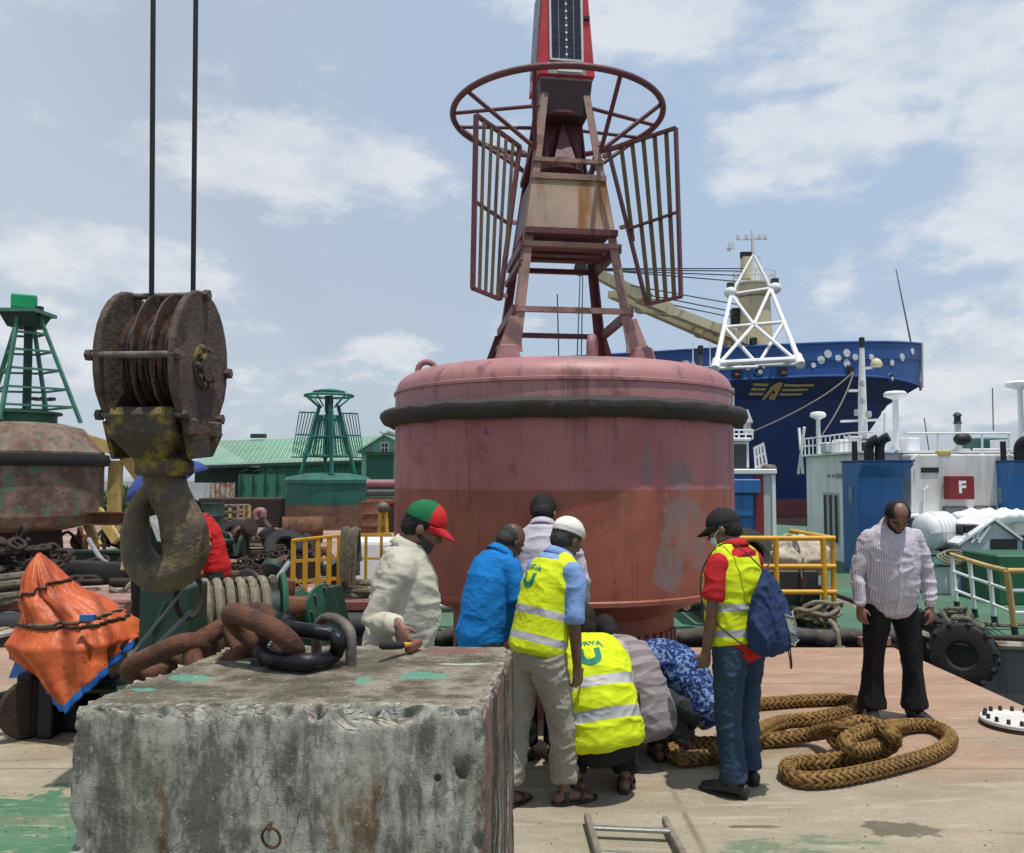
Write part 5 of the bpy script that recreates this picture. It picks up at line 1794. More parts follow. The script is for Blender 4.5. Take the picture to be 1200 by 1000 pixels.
def windlass():
 Y = 6.6
 ax = Vector((0.93, 0.37, 0))
 c = at(275, 716, Y)
 root = empty('rope_windlass', (c.x, c.y, 0), 'green windlass drum wound with thick weathered rope behind the block', 'windlass')
 for t in (-0.36, 0.36):
  q = c + ax * t
  MB().lathe([(0.0, -0.02), (0.27, -0.02), (0.285, 0.0), (0.27, 0.02), (0.0, 0.02)], q, 32, axis=ax).build('drum_flange', M['green_paint'], root, smooth=40)
  MB().prism([q + Vector((-0.12, -0.18, -c.z)), q + Vector((0.12, 0.18, -c.z)), q + Vector((0.04, 0.07, 0.05)), q + Vector((-0.04, -0.07, 0.05))], ax * 0.05).build('side_frame', M['green_dark'], root, smooth=None)
 MB().lathe([(0.15, -0.36), (0.15, 0.36)], c, 24, axis=ax).build('drum', M['green_dark'], root)
 X, Yv, T = frame(ax, (0, 0, 1))
 for lay, rr, n in ((0, 0.18, 9), (1, 0.235, 7)):
  pts = []
  for k in range(n * 22 + 1):
   a = math.tau * k / 22
   pts.append(c + T * (-0.31 + 0.60 * k / (n * 22)) + (X * math.cos(a) + Yv * math.sin(a)) * (rr + 0.006 * math.sin(k * 1.7)))
  MB().sweep(pts, 0.033, n=8).build('rope_coil', M['old_rope'] if lay == 0 else M['bleached_rope'], root)
 MB().lathe([(0.12, 0.36), (0.09, 0.44), (0.08, 0.52), (0.10, 0.60), (0.13, 0.63), (0.0, 0.64)], c, 24, axis=ax).build('warping_head', M['rust_red'], root)
 MB().span((c.x - 0.5, c.y - 0.4, 0), (c.x + 0.6, c.y + 0.5, 0.10)).build('bed_plate', M['green_dark'], root, smooth=None, bevel=0.01)


windlass()


def capstan(px, py, Y, lab):
 c = at(px, py, Y)
 root = empty('capstan_motor', (c.x, c.y, 0), lab, 'capstan')
 ax = Vector((0.8, -0.45, 0.12)).normalized()
 MB().lathe([(0.0, -0.34), (0.10, -0.33), (0.13, -0.30), (0.14, -0.1), (0.17, -0.08), (0.17, 0.0), (0.12, 0.02), (0.11, 0.20), (0.20, 0.24), (0.20, 0.27), (0.06, 0.28)], c, 28, axis=ax).build('housing', M['green_paint'], root, smooth=30)
 MB().span((c.x - 0.35, c.y - 0.2, 0), (c.x + 0.35, c.y + 0.25, c.z - 0.12)).build('pedestal', M['green_dark'], root, smooth=None, bevel=0.02)
 MB().lathe([(0.0, -0.05), (0.07, -0.04), (0.08, 0.0), (0.05, 0.10), (0.0, 0.11)], c + Vector((-0.10, -0.1, 0.17)), 18, axis=(0.3, 0, 1)).build('valve', M['rust_red'], root)
 for k in range(8):
  a = math.tau * k / 8
  X, Yv, T = frame(ax, (0, 0, 1))
  MB().lathe([(0.014, 0), (0.014, 0.03)], c + T * 0.27 + (X * math.cos(a) + Yv * math.sin(a)) * 0.165, 6, axis=ax).build('bolt', M['grey_steel'], root)
 MB().sweep(smooth_path([c + Vector((-0.2, 0, 0.1)), c + Vector((-0.5, 0.2, 0.3)), c + Vector((-0.8, 0.5, 0.05)), c + Vector((-1.0, 0.6, -0.3))], 5), 0.025, n=7).build('hydraulic_hose', M['black'], root)


capstan(352, 716, 6.9, 'green hydraulic capstan with an orange valve left of the staple')
# upright green wedge plate beside it
p = at(388, 690, 6.4)
g = empty('guide_plate', (p.x, 6.4, 0), 'upright pointed dark green guide plate behind the lifting staple', 'guide plate')
q0, q1, q2 = at(372, 752, 6.4), at(404, 752, 6.4), at(386, 687, 6.4)
MB().prism([Vector((q0.x, 6.4, 0)), Vector((q1.x, 6.4, 0)), Vector((q1.x, 6.4, q1.z)), q2 + Vector((0.03, 0, 0)), q2 - Vector((0.02, 0, 0)), Vector((q0.x, 6.4, q0.z))], (0.05, 0.10, 0)).build('plate', M['green_dark'], g, smooth=None, bevel=0.01)
MB().beam(Vector((q0.x, 6.6, 0.02)), q2 + Vector((0.04, 0.12, -0.1)), 0.08, 0.03).build('stay', M['green_paint'], g, smooth=None)


# ---- heavy plaited mooring rope on the deck
def big_rope():
 N = Nodes('manila')
 n1 = N.noise(25, 5, 0.65)
 c = N.mix(N.step(n1, 0.3, 0.7), (0.15, 0.083, 0.028), (0.36, 0.215, 0.078))
 c = N.mix(N.math('MULTIPLY', N.step(N.noise(3.2, 5, 0.6), 0.5, 0.68), 0.5), c, (0.13, 0.085, 0.04))
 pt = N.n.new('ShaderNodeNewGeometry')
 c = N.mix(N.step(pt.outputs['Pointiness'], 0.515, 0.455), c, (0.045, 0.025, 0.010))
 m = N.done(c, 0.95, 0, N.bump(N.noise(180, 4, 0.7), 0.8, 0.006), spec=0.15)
 R0 = 0.051
 seq = [(1012, 866, .05), (992, 871, .07), (977, 862, .10), (988, 849, .13), (1012, 846, .15), (1032, 856, .12), (1026, 870, .10), (1004, 874, .13), (990, 862, .20), (1008, 850, .22), (1030, 850, .14),
           (1056, 850, .02), (1092, 851, 0), (1114, 865, 0), (1096, 882, 0), (1045, 898, 0), (985, 911, 0), (942, 914, 0), (922, 905, 0), (930, 895, 0), (968, 892, 0), (1020, 884, .01), (1046, 868, .10), (1042, 850, .22),
           (1012, 838, .24), (982, 846, .20), (952, 859, .04), (905, 867, 0), (850, 871, 0), (800, 873, 0), (787, 881, 0), (800, 889, 0), (836, 886, 0), (866, 876, .10), (884, 858, .10), (912, 847, 0), (955, 842, 0), (998, 832, 0), (1006, 824, 0), (985, 820, 0), (940, 821, 0), (872, 826, 0), (800, 828, 0)]
 ctl = [gp(x, y, R0 + l) + Vector((0, 0, 0)) for x, y, l in seq]
 for p, s in zip(ctl, seq):
  p.z = R0 + s[2] * 0.80
 path = resample(smooth_path(ctl, 10), 0.0075)
 root = empty('mooring_rope', (ctl[20].x, ctl[20].y, 0), 'thick brown plaited mooring rope lying in loose loops on the deck', 'rope')
 n = len(path)
 prev = Vector((0, 0, 1))
 NA = 40
 b = MB()
 tw = 0.0
 for i in range(n):
  X, Y, T = frame(path[min(i + 1, n - 1)] - path[max(i - 1, 0)], prev)
  prev = X
  for a_ in range(NA):
   th = math.tau * a_ / NA
   q = (th + 0.15 * math.sin(i * 0.006)) / (math.pi / 2)
   q = abs(q - round(q)) * 2
   ph = math.pi * (i * 0.0075 / 0.050 + 0.95 * q)
   r_ = R0 - 0.015 + 0.016 * abs(math.sin(ph)) ** 0.6 - 0.004 * (1 - q) ** 3 - 0.005 * q ** 6
   b.v.append(tuple(path[i] + X * (r_ * math.cos(th)) + Y * (r_ * math.sin(th))))
 for i in range(n - 1):
  for a_ in range(NA):
   a2 = (a_ + 1) % NA
   b.f.append((i * NA + a_, i * NA + a2, (i + 1) * NA + a2, (i + 1) * NA + a_))
   b.m.append(0)
 for e_ in (0, n - 1):
  b.f.append(tuple(e_ * NA + a_ for a_ in range(NA)))
  b.m.append(0)
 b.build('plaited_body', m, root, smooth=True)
 # frayed ends in the bundle
 rs = np.random.RandomState(2)
 b = MB()
 for i in range(420):
  j = rs.randint(200, n)
  d = Vector(rs.normal(size=3)).normalized()
  d.z = abs(d.z) * 0.6
  p = path[j] + d * R0
  q = p + d * 0.035 + Vector(rs.normal(size=3)) * 0.018
  b.sweep([p, (p + q) / 2 + Vector(rs.normal(size=3)) * 0.006, q], 0.0016, n=3, caps=None)
 tag(b.build('loose_fibres', m, root), kind='stuff')


big_rope()

# ---- ladder lying on the deck towards the lens
p = gp(735, 985)
m_lad = worn('ladder_wood', (0.20, 0.175, 0.14), 0.7, 0, 0.25, 8, streak=(0.1, 0.08, 0.06), sa=0.5, ss=20, bump=0.3)
lad = empty('ladder', (p.x, p.y, 0), 'grey wooden ladder lying on the deck at the bottom of the picture', 'ladder')
la, lb = gp(688, 957, 0.04), gp(779, 961, 0.04)
dv = Vector((0.03, -1, 0)).normalized()
for q in (la, lb):
 MB().beam(q, q + dv * 2.4, 0.036, 0.048, side=(1, 0, 0)).build('rail', m_lad, lad, smooth=None, bevel=0.012, seg=2)
for k in range(8):
 t = 0.17 + 0.29 * k
 MB().beam(la + dv * t + Vector((0.0, 0, 0.012)), lb + dv * t + Vector((0, 0, 0.012)), 0.034, 0.02, side=(0, 1, 0)).build('rung', M['galv'], lad, smooth=None, bevel=0.005)

# ---- bolted manhole cover
p = gp(1192, 851)
mh = empty('manhole_cover', p, 'round bolted white manhole cover near the right edge of the deck', 'manhole cover')
MB().lathe([(0.25, 0.0), (0.25, 0.028), (0.0, 0.028)], p, 40).build('coaming', M['rust_dark'], mh, smooth=30)
MB().lathe([(0.245, 0.030), (0.245, 0.05), (0.238, 0.056), (0.0, 0.058)], p, 40).build('lid', worn('lid_white', (0.62, 0.60, 0.55), 0.6, 0, 0.1, 5, (0.3, 0.2, 0.12), 0.32, 9), mh, smooth=30)
for k in range(16):
 a = math.tau * k / 16
 MB().lathe([(0.015, 0.05), (0.015, 0.085), (0.009, 0.09)], p + Vector((math.cos(a), math.sin(a), 0)) * 0.212, 6).build('bolt', M['rust_dark'], mh, smooth=None)
# small bits on the deck
rs = np.random.RandomState(11)
b = MB()
for i in range(110):
 q = gp(rs.uniform(600, 1190), rs.uniform(775, 1000))
 s = rs.uniform(0.002, 0.006)
 b.box(q + Vector((0, 0, s * 0.4)), (s * rs.uniform(.6, 2), s, s * .8), rs.uniform(0, 3))
for i in range(70):
 q = gp(rs.uniform(-60, 90), rs.uniform(775, 1000))
 s = rs.uniform(0.002, 0.007)
 b.box(q + Vector((0, 0, s * 0.4)), (s * rs.uniform(.6, 2), s, s * .8), rs.uniform(0, 3))
tag(b.build('rust_flakes', M['rust'], smooth=None), kind='stuff')
p = gp(1030, 757)
tag(MB().box(p + Vector((-0.05, 0.0, 0.05)), (0.34, 0.10, 0.10), 0.1).build('deck_stop', M['buoy_pink'], smooth=None, bevel=0.01), 'small pink steel stop on the far deck edge behind the striped shirt man', 'deck stop')
# ------------------------------------------------------------------ the tugs moored on the right
TZ = 0.08
m_tdeck = worn('tug_deck_green', (0.055, 0.15, 0.085), 0.75, 0, 0.25, 1.5, (0.11, 0.12, 0.08), 0.36, 4, dirt=(0.12, 0.11, 0.07), da=0.5, bump=0.25)


def rail(root, pts, heights, r_, m, post_r=None, n_posts=None, posts=None, name='rail_post', bar='rail_bar'):
 pts = [Vector(p) for p in pts]
 for h in heights:
  MB().sweep([p + Vector((0, 0, h)) for p in pts], r_, n=8).build(bar, m, root)
 P = []
 for a, b_ in zip(pts, pts[1:]):
  k = max(1, int(round((b_ - a).length / (posts or 1.0))))
  P += [a.lerp(b_, i / k) for i in range(k)]
 P.append(pts[-1])
 for p in P:
  MB().tube(p, p + Vector((0, 0, max(heights))), post_r or r_, n=8).build(name, m, root)


def tyre(c, axis, R0, r0, name, label, lugs=True, rope=True, group=None):
 root = empty(name, c, label, 'tyre', group)
 X, Y, T = frame(axis, (0, 0, 1))
 w = r0 * 1.15
 prof = [(R0 - 2 * r0 * 0.92, -w * 0.72), (R0 - r0 * 1.6, -w * 0.95), (R0 - r0 * .8, -w), (R0 - r0 * 0.2, -w * 0.85), (R0, -w * 0.45), (R0, w * 0.45), (R0 - r0 * 0.2, w * 0.85), (R0 - r0 * .8, w), (R0 - r0 * 1.6, w * 0.95), (R0 - 2 * r0 * 0.92, w * 0.72), (R0 - r0 * 1.35, 0.0), (R0 - 2 * r0 * 0.92, -w * 0.72)]
 MB().lathe(prof, c, 44, axis=axis, side=(0, 0, 1), capped=False).build('carcass', M['rubber'], root, smooth=40)
 if lugs:
  for k in range(22):
   a = math.tau * k / 22
   d = X * math.cos(a) + Y * math.sin(a)
   t = -X * math.sin(a) + Y * math.cos(a)
   s = 1 if k % 2 else -1
   MB().beam(Vector(c) + d * (R0 + 0.004) + T * (s * w * 0.05) - t * 0.012, Vector(c) + d * (R0 - 0.02) + T * (s * w * 0.93) + t * 0.03, 0.05, 0.035, side=t).build('tread_lug', M['rubber'], root, smooth=None)
 return root


def near_tug():
 """left of the two: only its stern shows between the buoy and the striped shirt"""
 root = empty('moored_tug', (1.6, 12, WATER_Z), 'green decked tug with a white wheelhouse and dark canvas rolled along its stern', 'tug')
 x0, x1, y0 = -1.05, 4.62, 9.72
 outline = [(x0, y0 + 0.3), (x0 + 0.3, y0), (x1 - 0.3, y0), (x1, y0 + 0.3), (x1, 27), (1.8, 31), (x0, 27)]
 MB().prism([(x, y, -1.9) for x, y in outline], (0, 0, 1.9 + TZ - 0.03)).build('hull', M['hull_dark'], root, smooth=None)
 MB().prism([(x, y, TZ - 0.029) for x, y in outline], (0, 0, 0.029)).build('deck', m_tdeck, root, smooth=None)
 # rolled fender along the stern
 rs = np.random.RandomState(8)
 pts = [Vector((x0 + 0.1 + (x1 - x0 - 0.2) * k / 40, y0 - 0.07 + rs.normal() * 0.014, TZ - 0.055 + rs.normal() * 0.016)) for k in range(41)]
 m_f = worn('canvas_fender', (0.075, 0.065, 0.058), 0.9, 0, 0.4, 3, (0.17, 0.15, 0.13), 0.40, 8, streak=(0.03, 0.026, 0.025), sa=0.7, ss=9, bump=0.7, bs=18)
 MB().sweep(pts, [0.085 + rs.normal() * 0.014 for _ in pts], n=14, caps='round').build('stern_fender', m_f, root)
 # wheelhouse block at px 858-912
 Y = 13.6
 def p(px, py, y=Y):
  return at(px, py, y)
 zr = p(880, 556).z
 xl, xr = p(826, 560).x, p(908, 560).x
 MB().span((xl, Y, TZ), (p(895, 600).x, Y + 2.6, zr)).build('lower_house', M['blue_paint'], root, smooth=None, bevel=0.02)
 MB().span((xl - 0.05, Y - 0.06, zr), (xr + 0.02, Y + 2.7, p(880, 557).z + 0.10)).build('boat_deck', M['white'], root, smooth=None, bevel=0.015)
 MB().span((p(857, 566).x, Y - 0.10, p(870, 578).z), (p(889, 566).x, Y - 0.002, p(870, 562).z)).build('blue_locker', M['blue_paint'], root, smooth=None, bevel=0.01)
 MB().span((p(857, 566).x, Y - 0.05, p(870, 605).z), (p(882, 566).x, Y - 0.002, p(870, 580).z)).build('blue_locker', M['blue_paint'], root, smooth=None, bevel=0.01)
 MB().span((p(884, 566).x, Y - 0.03, TZ), (p(894, 566).x, Y - 0.001, zr - 0.01)).build('red_door_edge', M['red_box'], root, smooth=None)
 MB().span((p(895, 600).x, Y, TZ), (p(904, 600).x, Y + 0.20, zr - 0.002)).build('corner_panel', M['grey_white'], root, smooth=None)
 MB().span((p(904.2, 600).x, Y - 0.03, TZ), (p(909, 600).x, Y + 0.2, zr - 0.004)).build('corner_post', M['white_clean'], root, smooth=None, bevel=0.01)
 # wheelhouse with its big window
 zt = p(870, 516).z
 wh = MB().span((xl, Y + 0.3, zr + 0.10), (p(884, 530).x, Y + 2.0, zt)).build('wheelhouse', M['white_clean'], root, smooth=None, bevel=0.02)
 f = MB().span((p(861.5, 530).x, Y + 0.27, p(870, 552).z), (p(881, 530).x, Y + 0.298, p(870, 519).z)).build('window', M['grey_white'], wh, smooth=None)
 MB().span((p(862.5, 530).x, Y + 0.262, p(870, 551).z), (p(880, 530).x, Y + 0.269, p(870, 520).z)).build('pane', M['glass_dark'], f, smooth=None)
 MB().span((p(858.3, 530).x, Y + 0.27, p(870, 552).z), (p(860.8, 530).x, Y + 0.298, p(870, 524).z)).build('side_strip', M['blue_paint'], wh, smooth=None)
 MB().span((xl - 0.1, Y + 0.22, zt), (p(885.5, 530).x, Y + 2.1, zt + 0.05)).build('wheelhouse_roof', M['white_clean'], wh, smooth=None, bevel=0.01)
 # slanted ladder rail at its side
 a, b_ = p(886, 551, Y + 0.25), p(899, 547, Y + 0.25)
 c, d = p(884, 524, Y + 0.25), p(894, 519, Y + 0.25)
 for q0, q1 in ((a, c), (b_, d), (a.lerp(b_, .33), c.lerp(d, .33)), (a.lerp(b_, .66), c.lerp(d, .66))):
  MB().beam(q0, q1, 0.03).build('gate_bar', M['white_clean'], root, smooth=None)
 for t in (0.12, 0.55, 0.95):
  MB().beam(a.lerp(c, t), b_.lerp(d, t), 0.028).build('gate_bar', M['white_clean'], root, smooth=None)
 MB().lathe([(0.13, 0.0), (0.13, 0.09), (0.09, 0.14), (0.0, 0.15)], p(901, 555, Y + 0.1), 18).build('vent', M['grey_steel'], root)
 # rails and a mast on the roof
 for px in (858, 866, 874, 882):
  MB().tube(p(px, 515, Y + 0.4), p(px, 503, Y + 0.4), 0.014, n=6).build('roof_post', M['white_clean'], root)
 for py in (504, 509):
  MB().tube(p(850, py, Y + 0.4), p(883, py, Y + 0.4), 0.012, n=6).build('roof_rail', M['white_clean'], root)
 MB().lathe([(0.08, 0), (0.06, 0.16), (0.10, 0.2), (0.02, 0.42)], p(876, 509, Y + 0.6), 10).build('roof_lamp', M['grey_white'], root)
 MB().sweep([p(858, 515, Y + 1), p(857, 455, Y + 1)], 0.05, n=8).build('mast', M['grey_white'], root)
 MB().sweep([p(821, 470, 15), p(821, 405, 15)], 0.035, n=8).build('mast', M['grey_steel'], root)
 MB().lathe([(0.05, -0.06), (0.06, 0.0), (0.05, 0.10)], p(821, 412, 15), 10).build('mast_lamp', M['black'], root)
 for px in (812, 832):
  MB().sweep([p(821, 431, 15), p(px, 430, 15), p(px, 400, 15)], [0.015, 0.015, 0.008], n=6).build('aerial', M['white_clean'], root)
 # roller fairlead near the buoy and something between the two men at left
 q = at(806, 710, 9.85)
 MB().lathe([(0.09, -0.14), (0.09, 0.14)], q + Vector((0, 0, 0.02)), 18, axis=(1, 0.2, 0)).build('stern_roller', M['rubber'], root)
 MB().lathe([(0.05, 0.14), (0.05, 0.18), (0.0, 0.18)], q + Vector((0, 0, 0.02)), 14, axis=(-0.3, -1, 0)).build('roller_cap', M['galv'], root)
 q = at(520, 712, 9.9)
 MB().lathe([(0.06, -0.14), (0.06, 0.14)], q, 16, axis=(1, 0, 0)).build('stern_roller', M['galv'], root)
 return root


near_tug()

# double bitt with a bundle of mooring rope on the stern
p = gp(962, 736, TZ)
bt = empty('stern_bitt', p, 'low bitt on the tug stern wrapped in a bundle of grey mooring rope', 'bitt')
for dx in (-0.11, 0.11):
 MB().lathe([(0.055, 0), (0.055, 0.22), (0.075, 0.23), (0.075, 0.26), (0, 0.27)], p + Vector((dx, 0.08, 0)), 18).build('bollard', M['hull_dark'], bt)
rs = np.random.RandomState(21)


def rope_bundle(c, r, n, rr, m, root, flat=0.6, name='rope_turn'):
 for i in range(n):
  cc = Vector(c) + Vector((rs.normal() * r * 0.35, rs.normal() * r * 0.3, rs.uniform(0, r * flat)))
  pts = []
  R_ = r * rs.uniform(0.6, 1.2)
  tilt = Vector((rs.normal() * 0.5, rs.normal() * 0.5, 1))
  X, Y, T = frame(tilt, (1, 0, 0))
  ph = rs.uniform(0, 6)
  for k in range(18):
   a = math.tau * k / 18
   q = cc + X * (R_ * math.cos(a) * (1 + 0.2 * math.sin(2 * a + ph))) + Y * (R_ * 0.7 * math.sin(a)) + T * (0.03 * math.sin(3 * a + ph))
   q.z = max(q.z, c[2] + rr * 0.7)
   pts.append(q)
  MB().sweep(pts, rr, n=7, closed=True).build(name, m, root)


rope_bundle(p + Vector((0, 0.06, 0.03)), 0.21, 11, 0.024, M['bleached_rope'], bt, 1.0)
pts = [p + Vector((0.05, 0.05, 0.12)), p + Vector((0.08, -0.22, 0.06)), p + Vector((0.09, -0.30, -0.15)), p + Vector((0.07, -0.31, -0.6))]
MB().sweep(smooth_path(pts, 5), 0.028, n=8).build('hanging_line', M['bleached_rope'], bt)
q = p + Vector((0.09, -0.33, -0.16))
for dz in (0, -0.05, -0.1):
 MB().ring(q + Vector((0, 0, dz)), 0.045, 0.018, 14, 7).build('rope_turn', M['old_rope'], bt)


# yellow guard cage with a tyre and a canvas bundle inside
def cage():
 Yf = 9.95
 z = TZ
 fl, fr = at(822, 700, Yf), at(978, 700, Yf)
 x0, x1 = fl.x, fr.x
 ztop, zm, zb = at(900, 631, Yf).z, at(900, 664, Yf).z, at(900, 694, Yf).z
 Yb = 11.3
 root = empty('guard_cage', ((x0 + x1) / 2, Yf, z), 'yellow pipe guard cage on the green stern deck of the tug', 'guard rail')
 for zz in (ztop, zm, zb):
  for a, b_ in (((x0, Yf), (x1 + 0.02, Yf)), ((x1, Yf), (x1 - 0.05, Yb)), ((x0, Yf), (x0, Yb))):
   MB().tube((a[0], a[1], zz), (b_[0], b_[1], zz), 0.030, n=10).build('rail_bar', M['yellow'], root)
 for px in (840, 910, 966):
  MB().tube((at(px, 690, Yf).x, Yf, z), (at(px, 690, Yf).x, Yf, ztop), 0.034, n=10).build('rail_post', M['yellow'], root)
 for x, y in ((x1, Yf + 0.02), (x1 - 0.03, Yf + 0.7), (x1 - 0.05, Yb), (x0, Yb)):
  MB().tube((x, y, z), (x, y, ztop), 0.03, n=10).build('rail_post', M['yellow'], root)
 # black tank with yellow drips
 MB().span((x0 + 0.1, Yf + 0.16, z + 0.02), (x1 - 0.12, Yf + 1.1, at(900, 668, Yf + 0.2).z)).build('tool_chest', worn('chest_black', (0.03, 0.028, 0.028), 0.6, 0, 0.3, 4, (0.07, 0.06, 0.05), 0.34, 8), root, smooth=None, bevel=0.02)
 MB().span((x0 + 0.2, Yf + 0.14, z + 0.002), (x1 - 0.12, Yf + 0.158, at(900, 697, Yf).z)).build('kick_plate', worn('kick', (0.025, 0.05, 0.035), 0.6, 0, 0.3, 4, (0.35, 0.22, 0.02), 0.33, 14), root, smooth=None)
 c = at(876, 651, Yf + 0.55)
 tyre(c, (0.25, -0.9, 0.85), 0.38, 0.115, 'tyre', 'worn tyre leaning on the chest inside the yellow cage', lugs=False)
 # canvas bundle
 cc = at(936, 656, Yf + 0.5)
 b = MB()
 b.ell(cc + Vector((0.02, 0, 0.02)), (0.36, 0.30, 0.22), nu=48, nv=30)
 o = b.build('canvas_bundle', M['canvas'], smooth=True)
 v = np.array([tuple(q.co) for q in o.data.vertices])
 nrm = (v - np.array(cc)) / np.linalg.norm(v - np.array(cc), axis=1)[:, None]
 f = fbm(v * 5, 4) * 0.07 + (1 - np.abs(fbm(v * 9 + 3, 3))) * 0.045
 o.data.vertices.foreach_set('co', (v + nrm * f[:, None]).ravel())
 tag(o, 'bundle of patterned pale canvas tied up inside the yellow cage', 'bundle')
 MB().sweep(smooth_path([cc + Vector((-0.06, -0.33, 0.05)), cc + Vector((-0.10, -0.36, -0.1)), cc + Vector((-0.08, -0.40, -0.3)), cc + Vector((-0.13, -0.42, -0.45))], 5), 0.014, n=6).build('tie_rope', M['old_rope'], o)
 MB().ring(cc + Vector((-0.10, 0, 0.02)), 0.31, 0.014, 24, 6, axis=(1, 0.1, 0.1), sx=0.85).build('tie_rope', M['old_rope'], o)


cage()


# ---------------------------------------------------------------- right tug
def far_tug():
 root = empty('harbour_tug', (8.2, 16, WATER_Z), 'white harbour tug with twin blue funnels and a red fire hose box', 'tug')
 y0 = 9.15
 outline = [(4.80, y0 + 0.5), (5.1, y0 + 0.12), (5.6, y0), (11.4, y0), (11.9, y0 + 0.5), (11.9, 27), (8.35, 33), (4.80, 27)]
 MB().prism([(x, y, -1.9) for x, y in outline], (0, 0, 1.9 - 0.05)).build('hull', M['hull_grey'], root, smooth=None)
 MB().prism([(x, y, -0.049) for x, y in outline], (0, 0, 0.049 + TZ)).build('deck', m_tdeck, root, smooth=None)
 edge = [Vector((x, y, TZ - 0.06)) for x, y in ((4.80, 27), (4.80, y0 + 0.5), (5.1, y0 + 0.12), (5.6, y0), (11.4, y0))]
 MB().sweep(edge, (0.05, 0.07), side=(0, 0, 1), n=8).build('rubbing_band', worn('band', (0.40, 0.36, 0.28), 0.8, 0, 0.3, 3, (0.16, 0.1, 0.07), 0.44, 7, bump=0.4), root)
 MB().sweep([p + Vector((0, 0, 0.08)) for p in edge], 0.028, n=8).build('deck_edge', worn('edge_dark', (0.06, 0.05, 0.045), 0.8), root)

 def P(px, py, Y):
  return at(px, py, Y)
 Yh = 16.0
 XL, XR = 6.72, 9.75
 zh = P(1040, 531, Yh).z
 # deckhouse
 MB().span((XL, Yh, TZ), (XR + 0.35, 19.15, zh)).build('deckhouse', M['white'], root, smooth=None, bevel=0.03, seg=2)
 # aft bulkhead a little ahead of it with rounded rail pipes
 MB().span((P(1067, 560, Yh - 0.4).x, Yh - 0.4, TZ), (P(1191, 560, Yh - 0.4).x, Yh - 0.003, P(1100, 532, Yh - 0.4).z)).build('aft_bulkhead', worn('bulkhead', (0.66, 0.66, 0.64), 0.5, 0, 0.06, 1.5, streak=(0.42, 0.36, 0.30), sa=0.5, ss=4, bump=0.15, bs=12), root, smooth=None, bevel=0.04, seg=2)
 for px, py0, py1 in ((1068.5, 538, 600), (1190, 538, 600)):
  MB().sweep([P(px, py1, Yh - 0.47), P(px, py0, Yh - 0.47), P(px + (8 if px < 1100 else -8), 533, Yh - 0.47)], 0.022, n=8).build('bulkhead_pipe', M['white_clean'], root)
 MB().sweep([P(1083, 602, Yh - 0.46), P(1083, 574, Yh - 0.46), P(1088, 570, Yh - 0.46)], 0.022, n=8).build('bulkhead_pipe', M['white_clean'], root)
 # side wall openings: slots and their frames, rail, side lettering left as unreadable strip plate
 for k, y in enumerate((17.35, 17.65, 17.95)):
  f = MB().span((XL - 0.02, y - 0.11, 0.42), (XL - 0.001, y + 0.11, 1.5)).build('window', M['grey_white'], root, smooth=None)
  MB().span((XL - 0.03, y - 0.07, 0.47), (XL - 0.019, y + 0.07, 1.45)).build('slot', M['black'], f, smooth=None)
 for k, y in enumerate((16.45, 16.75)):
  f = MB().span((XL - 0.02, y - 0.11, 0.25), (XL - 0.001, y + 0.11, 1.38)).build('window', M['grey_white'], root, smooth=None)
  MB().span((XL - 0.03, y - 0.07, 0.3), (XL - 0.019, y + 0.07, 1.33)).build('slot', M['black'], f, smooth=None)
 for y, w in ((17.75, 0.16), (17.5, 0.12), (16.85, 0.12), (16.95, 0.1)):
  MB().span((XL - 0.012, y - w / 2, 1.82), (XL - 0.002, y + w / 2, 1.88)).build('nameplate', plain('worn_letters%.2f' % y, (0.22, 0.22, 0.22), 0.7), root, smooth=None)
 MB().span((XL - 0.012, 17.02, 1.80), (XL - 0.002, 17.36, 1.90)).build('nameplate', plain('worn_letters', (0.25, 0.25, 0.24), 0.7), root, smooth=None)
 MB().sweep(smooth_path([Vector((XL - 0.05, 16.2, 2.1)), Vector((XL - 0.08, 16.3, 1.2)), Vector((XL - 0.06, 16.6, 0.5)), Vector((XL - 0.06, 16.55, 0.2))], 5), 0.015, n=6).build('hanging_hose', M['old_rope'], root)
 # boat deck plate and rails
 MB().span((XL - 0.12, Yh - 0.1, zh), (XR + 0.3, 19.2, zh + 0.04)).build('boat_deck', M['white_clean'], root, smooth=None)
 zr = zh + 0.04
 for h in (0.19, 0.36):
  MB().sweep([(XL - 0.08, 19.2, zr + h), (XL - 0.08, Yh + 0.4, zr + h), (XL + 0.2, Yh, zr + h)], 0.016, n=6).build('rail_bar', M['white_clean'], root)
 for k in range(12):
  MB().tube((XL - 0.08, 19.2 - k * 0.25, zr), (XL - 0.08, 19.2 - k * 0.25, zr + 0.36), 0.013, n=6).build('rail_post', M['white_clean'], root)
 MB().beam((XL - 0.12, 19.3, 1.9), (XL - 0.12, 18.85, 2.95), 0.05).build('davit_arm', M['white_clean'], root)
 MB().beam((XL - 0.12, 19.0, 1.9), (XL - 0.12, 19.2, 2.95), 0.05).build('davit_arm', M['white_clean'], root)
 # things on the boat deck at left
 for px, py, s, m in ((1000, 520, (0.3, 0.3, 0.35), 'grey_white'), (985, 524, (0.25, 0.3, 0.28), 'white_clean'), (972, 527, (0.28, 0.3, 0.22), 'grey_white'), (1012, 522, (0.25, 0.3, 0.3), 'black')):
  q = P(px, py, 17.5)
  MB().box((q.x, 17.5, zr + s[2] / 2), s).build('deck_box', M[m], root, smooth=None, bevel=0.02)
 Yr = Yh - 0.3
 zt = P(1130, 508, Yr).z
 zm, zl = P(1130, 527, Yr).z, P(1130, 545, Yr).z
 xs = P(1062, 510, Yr).x
 xe = P(1184, 510, Yr).x
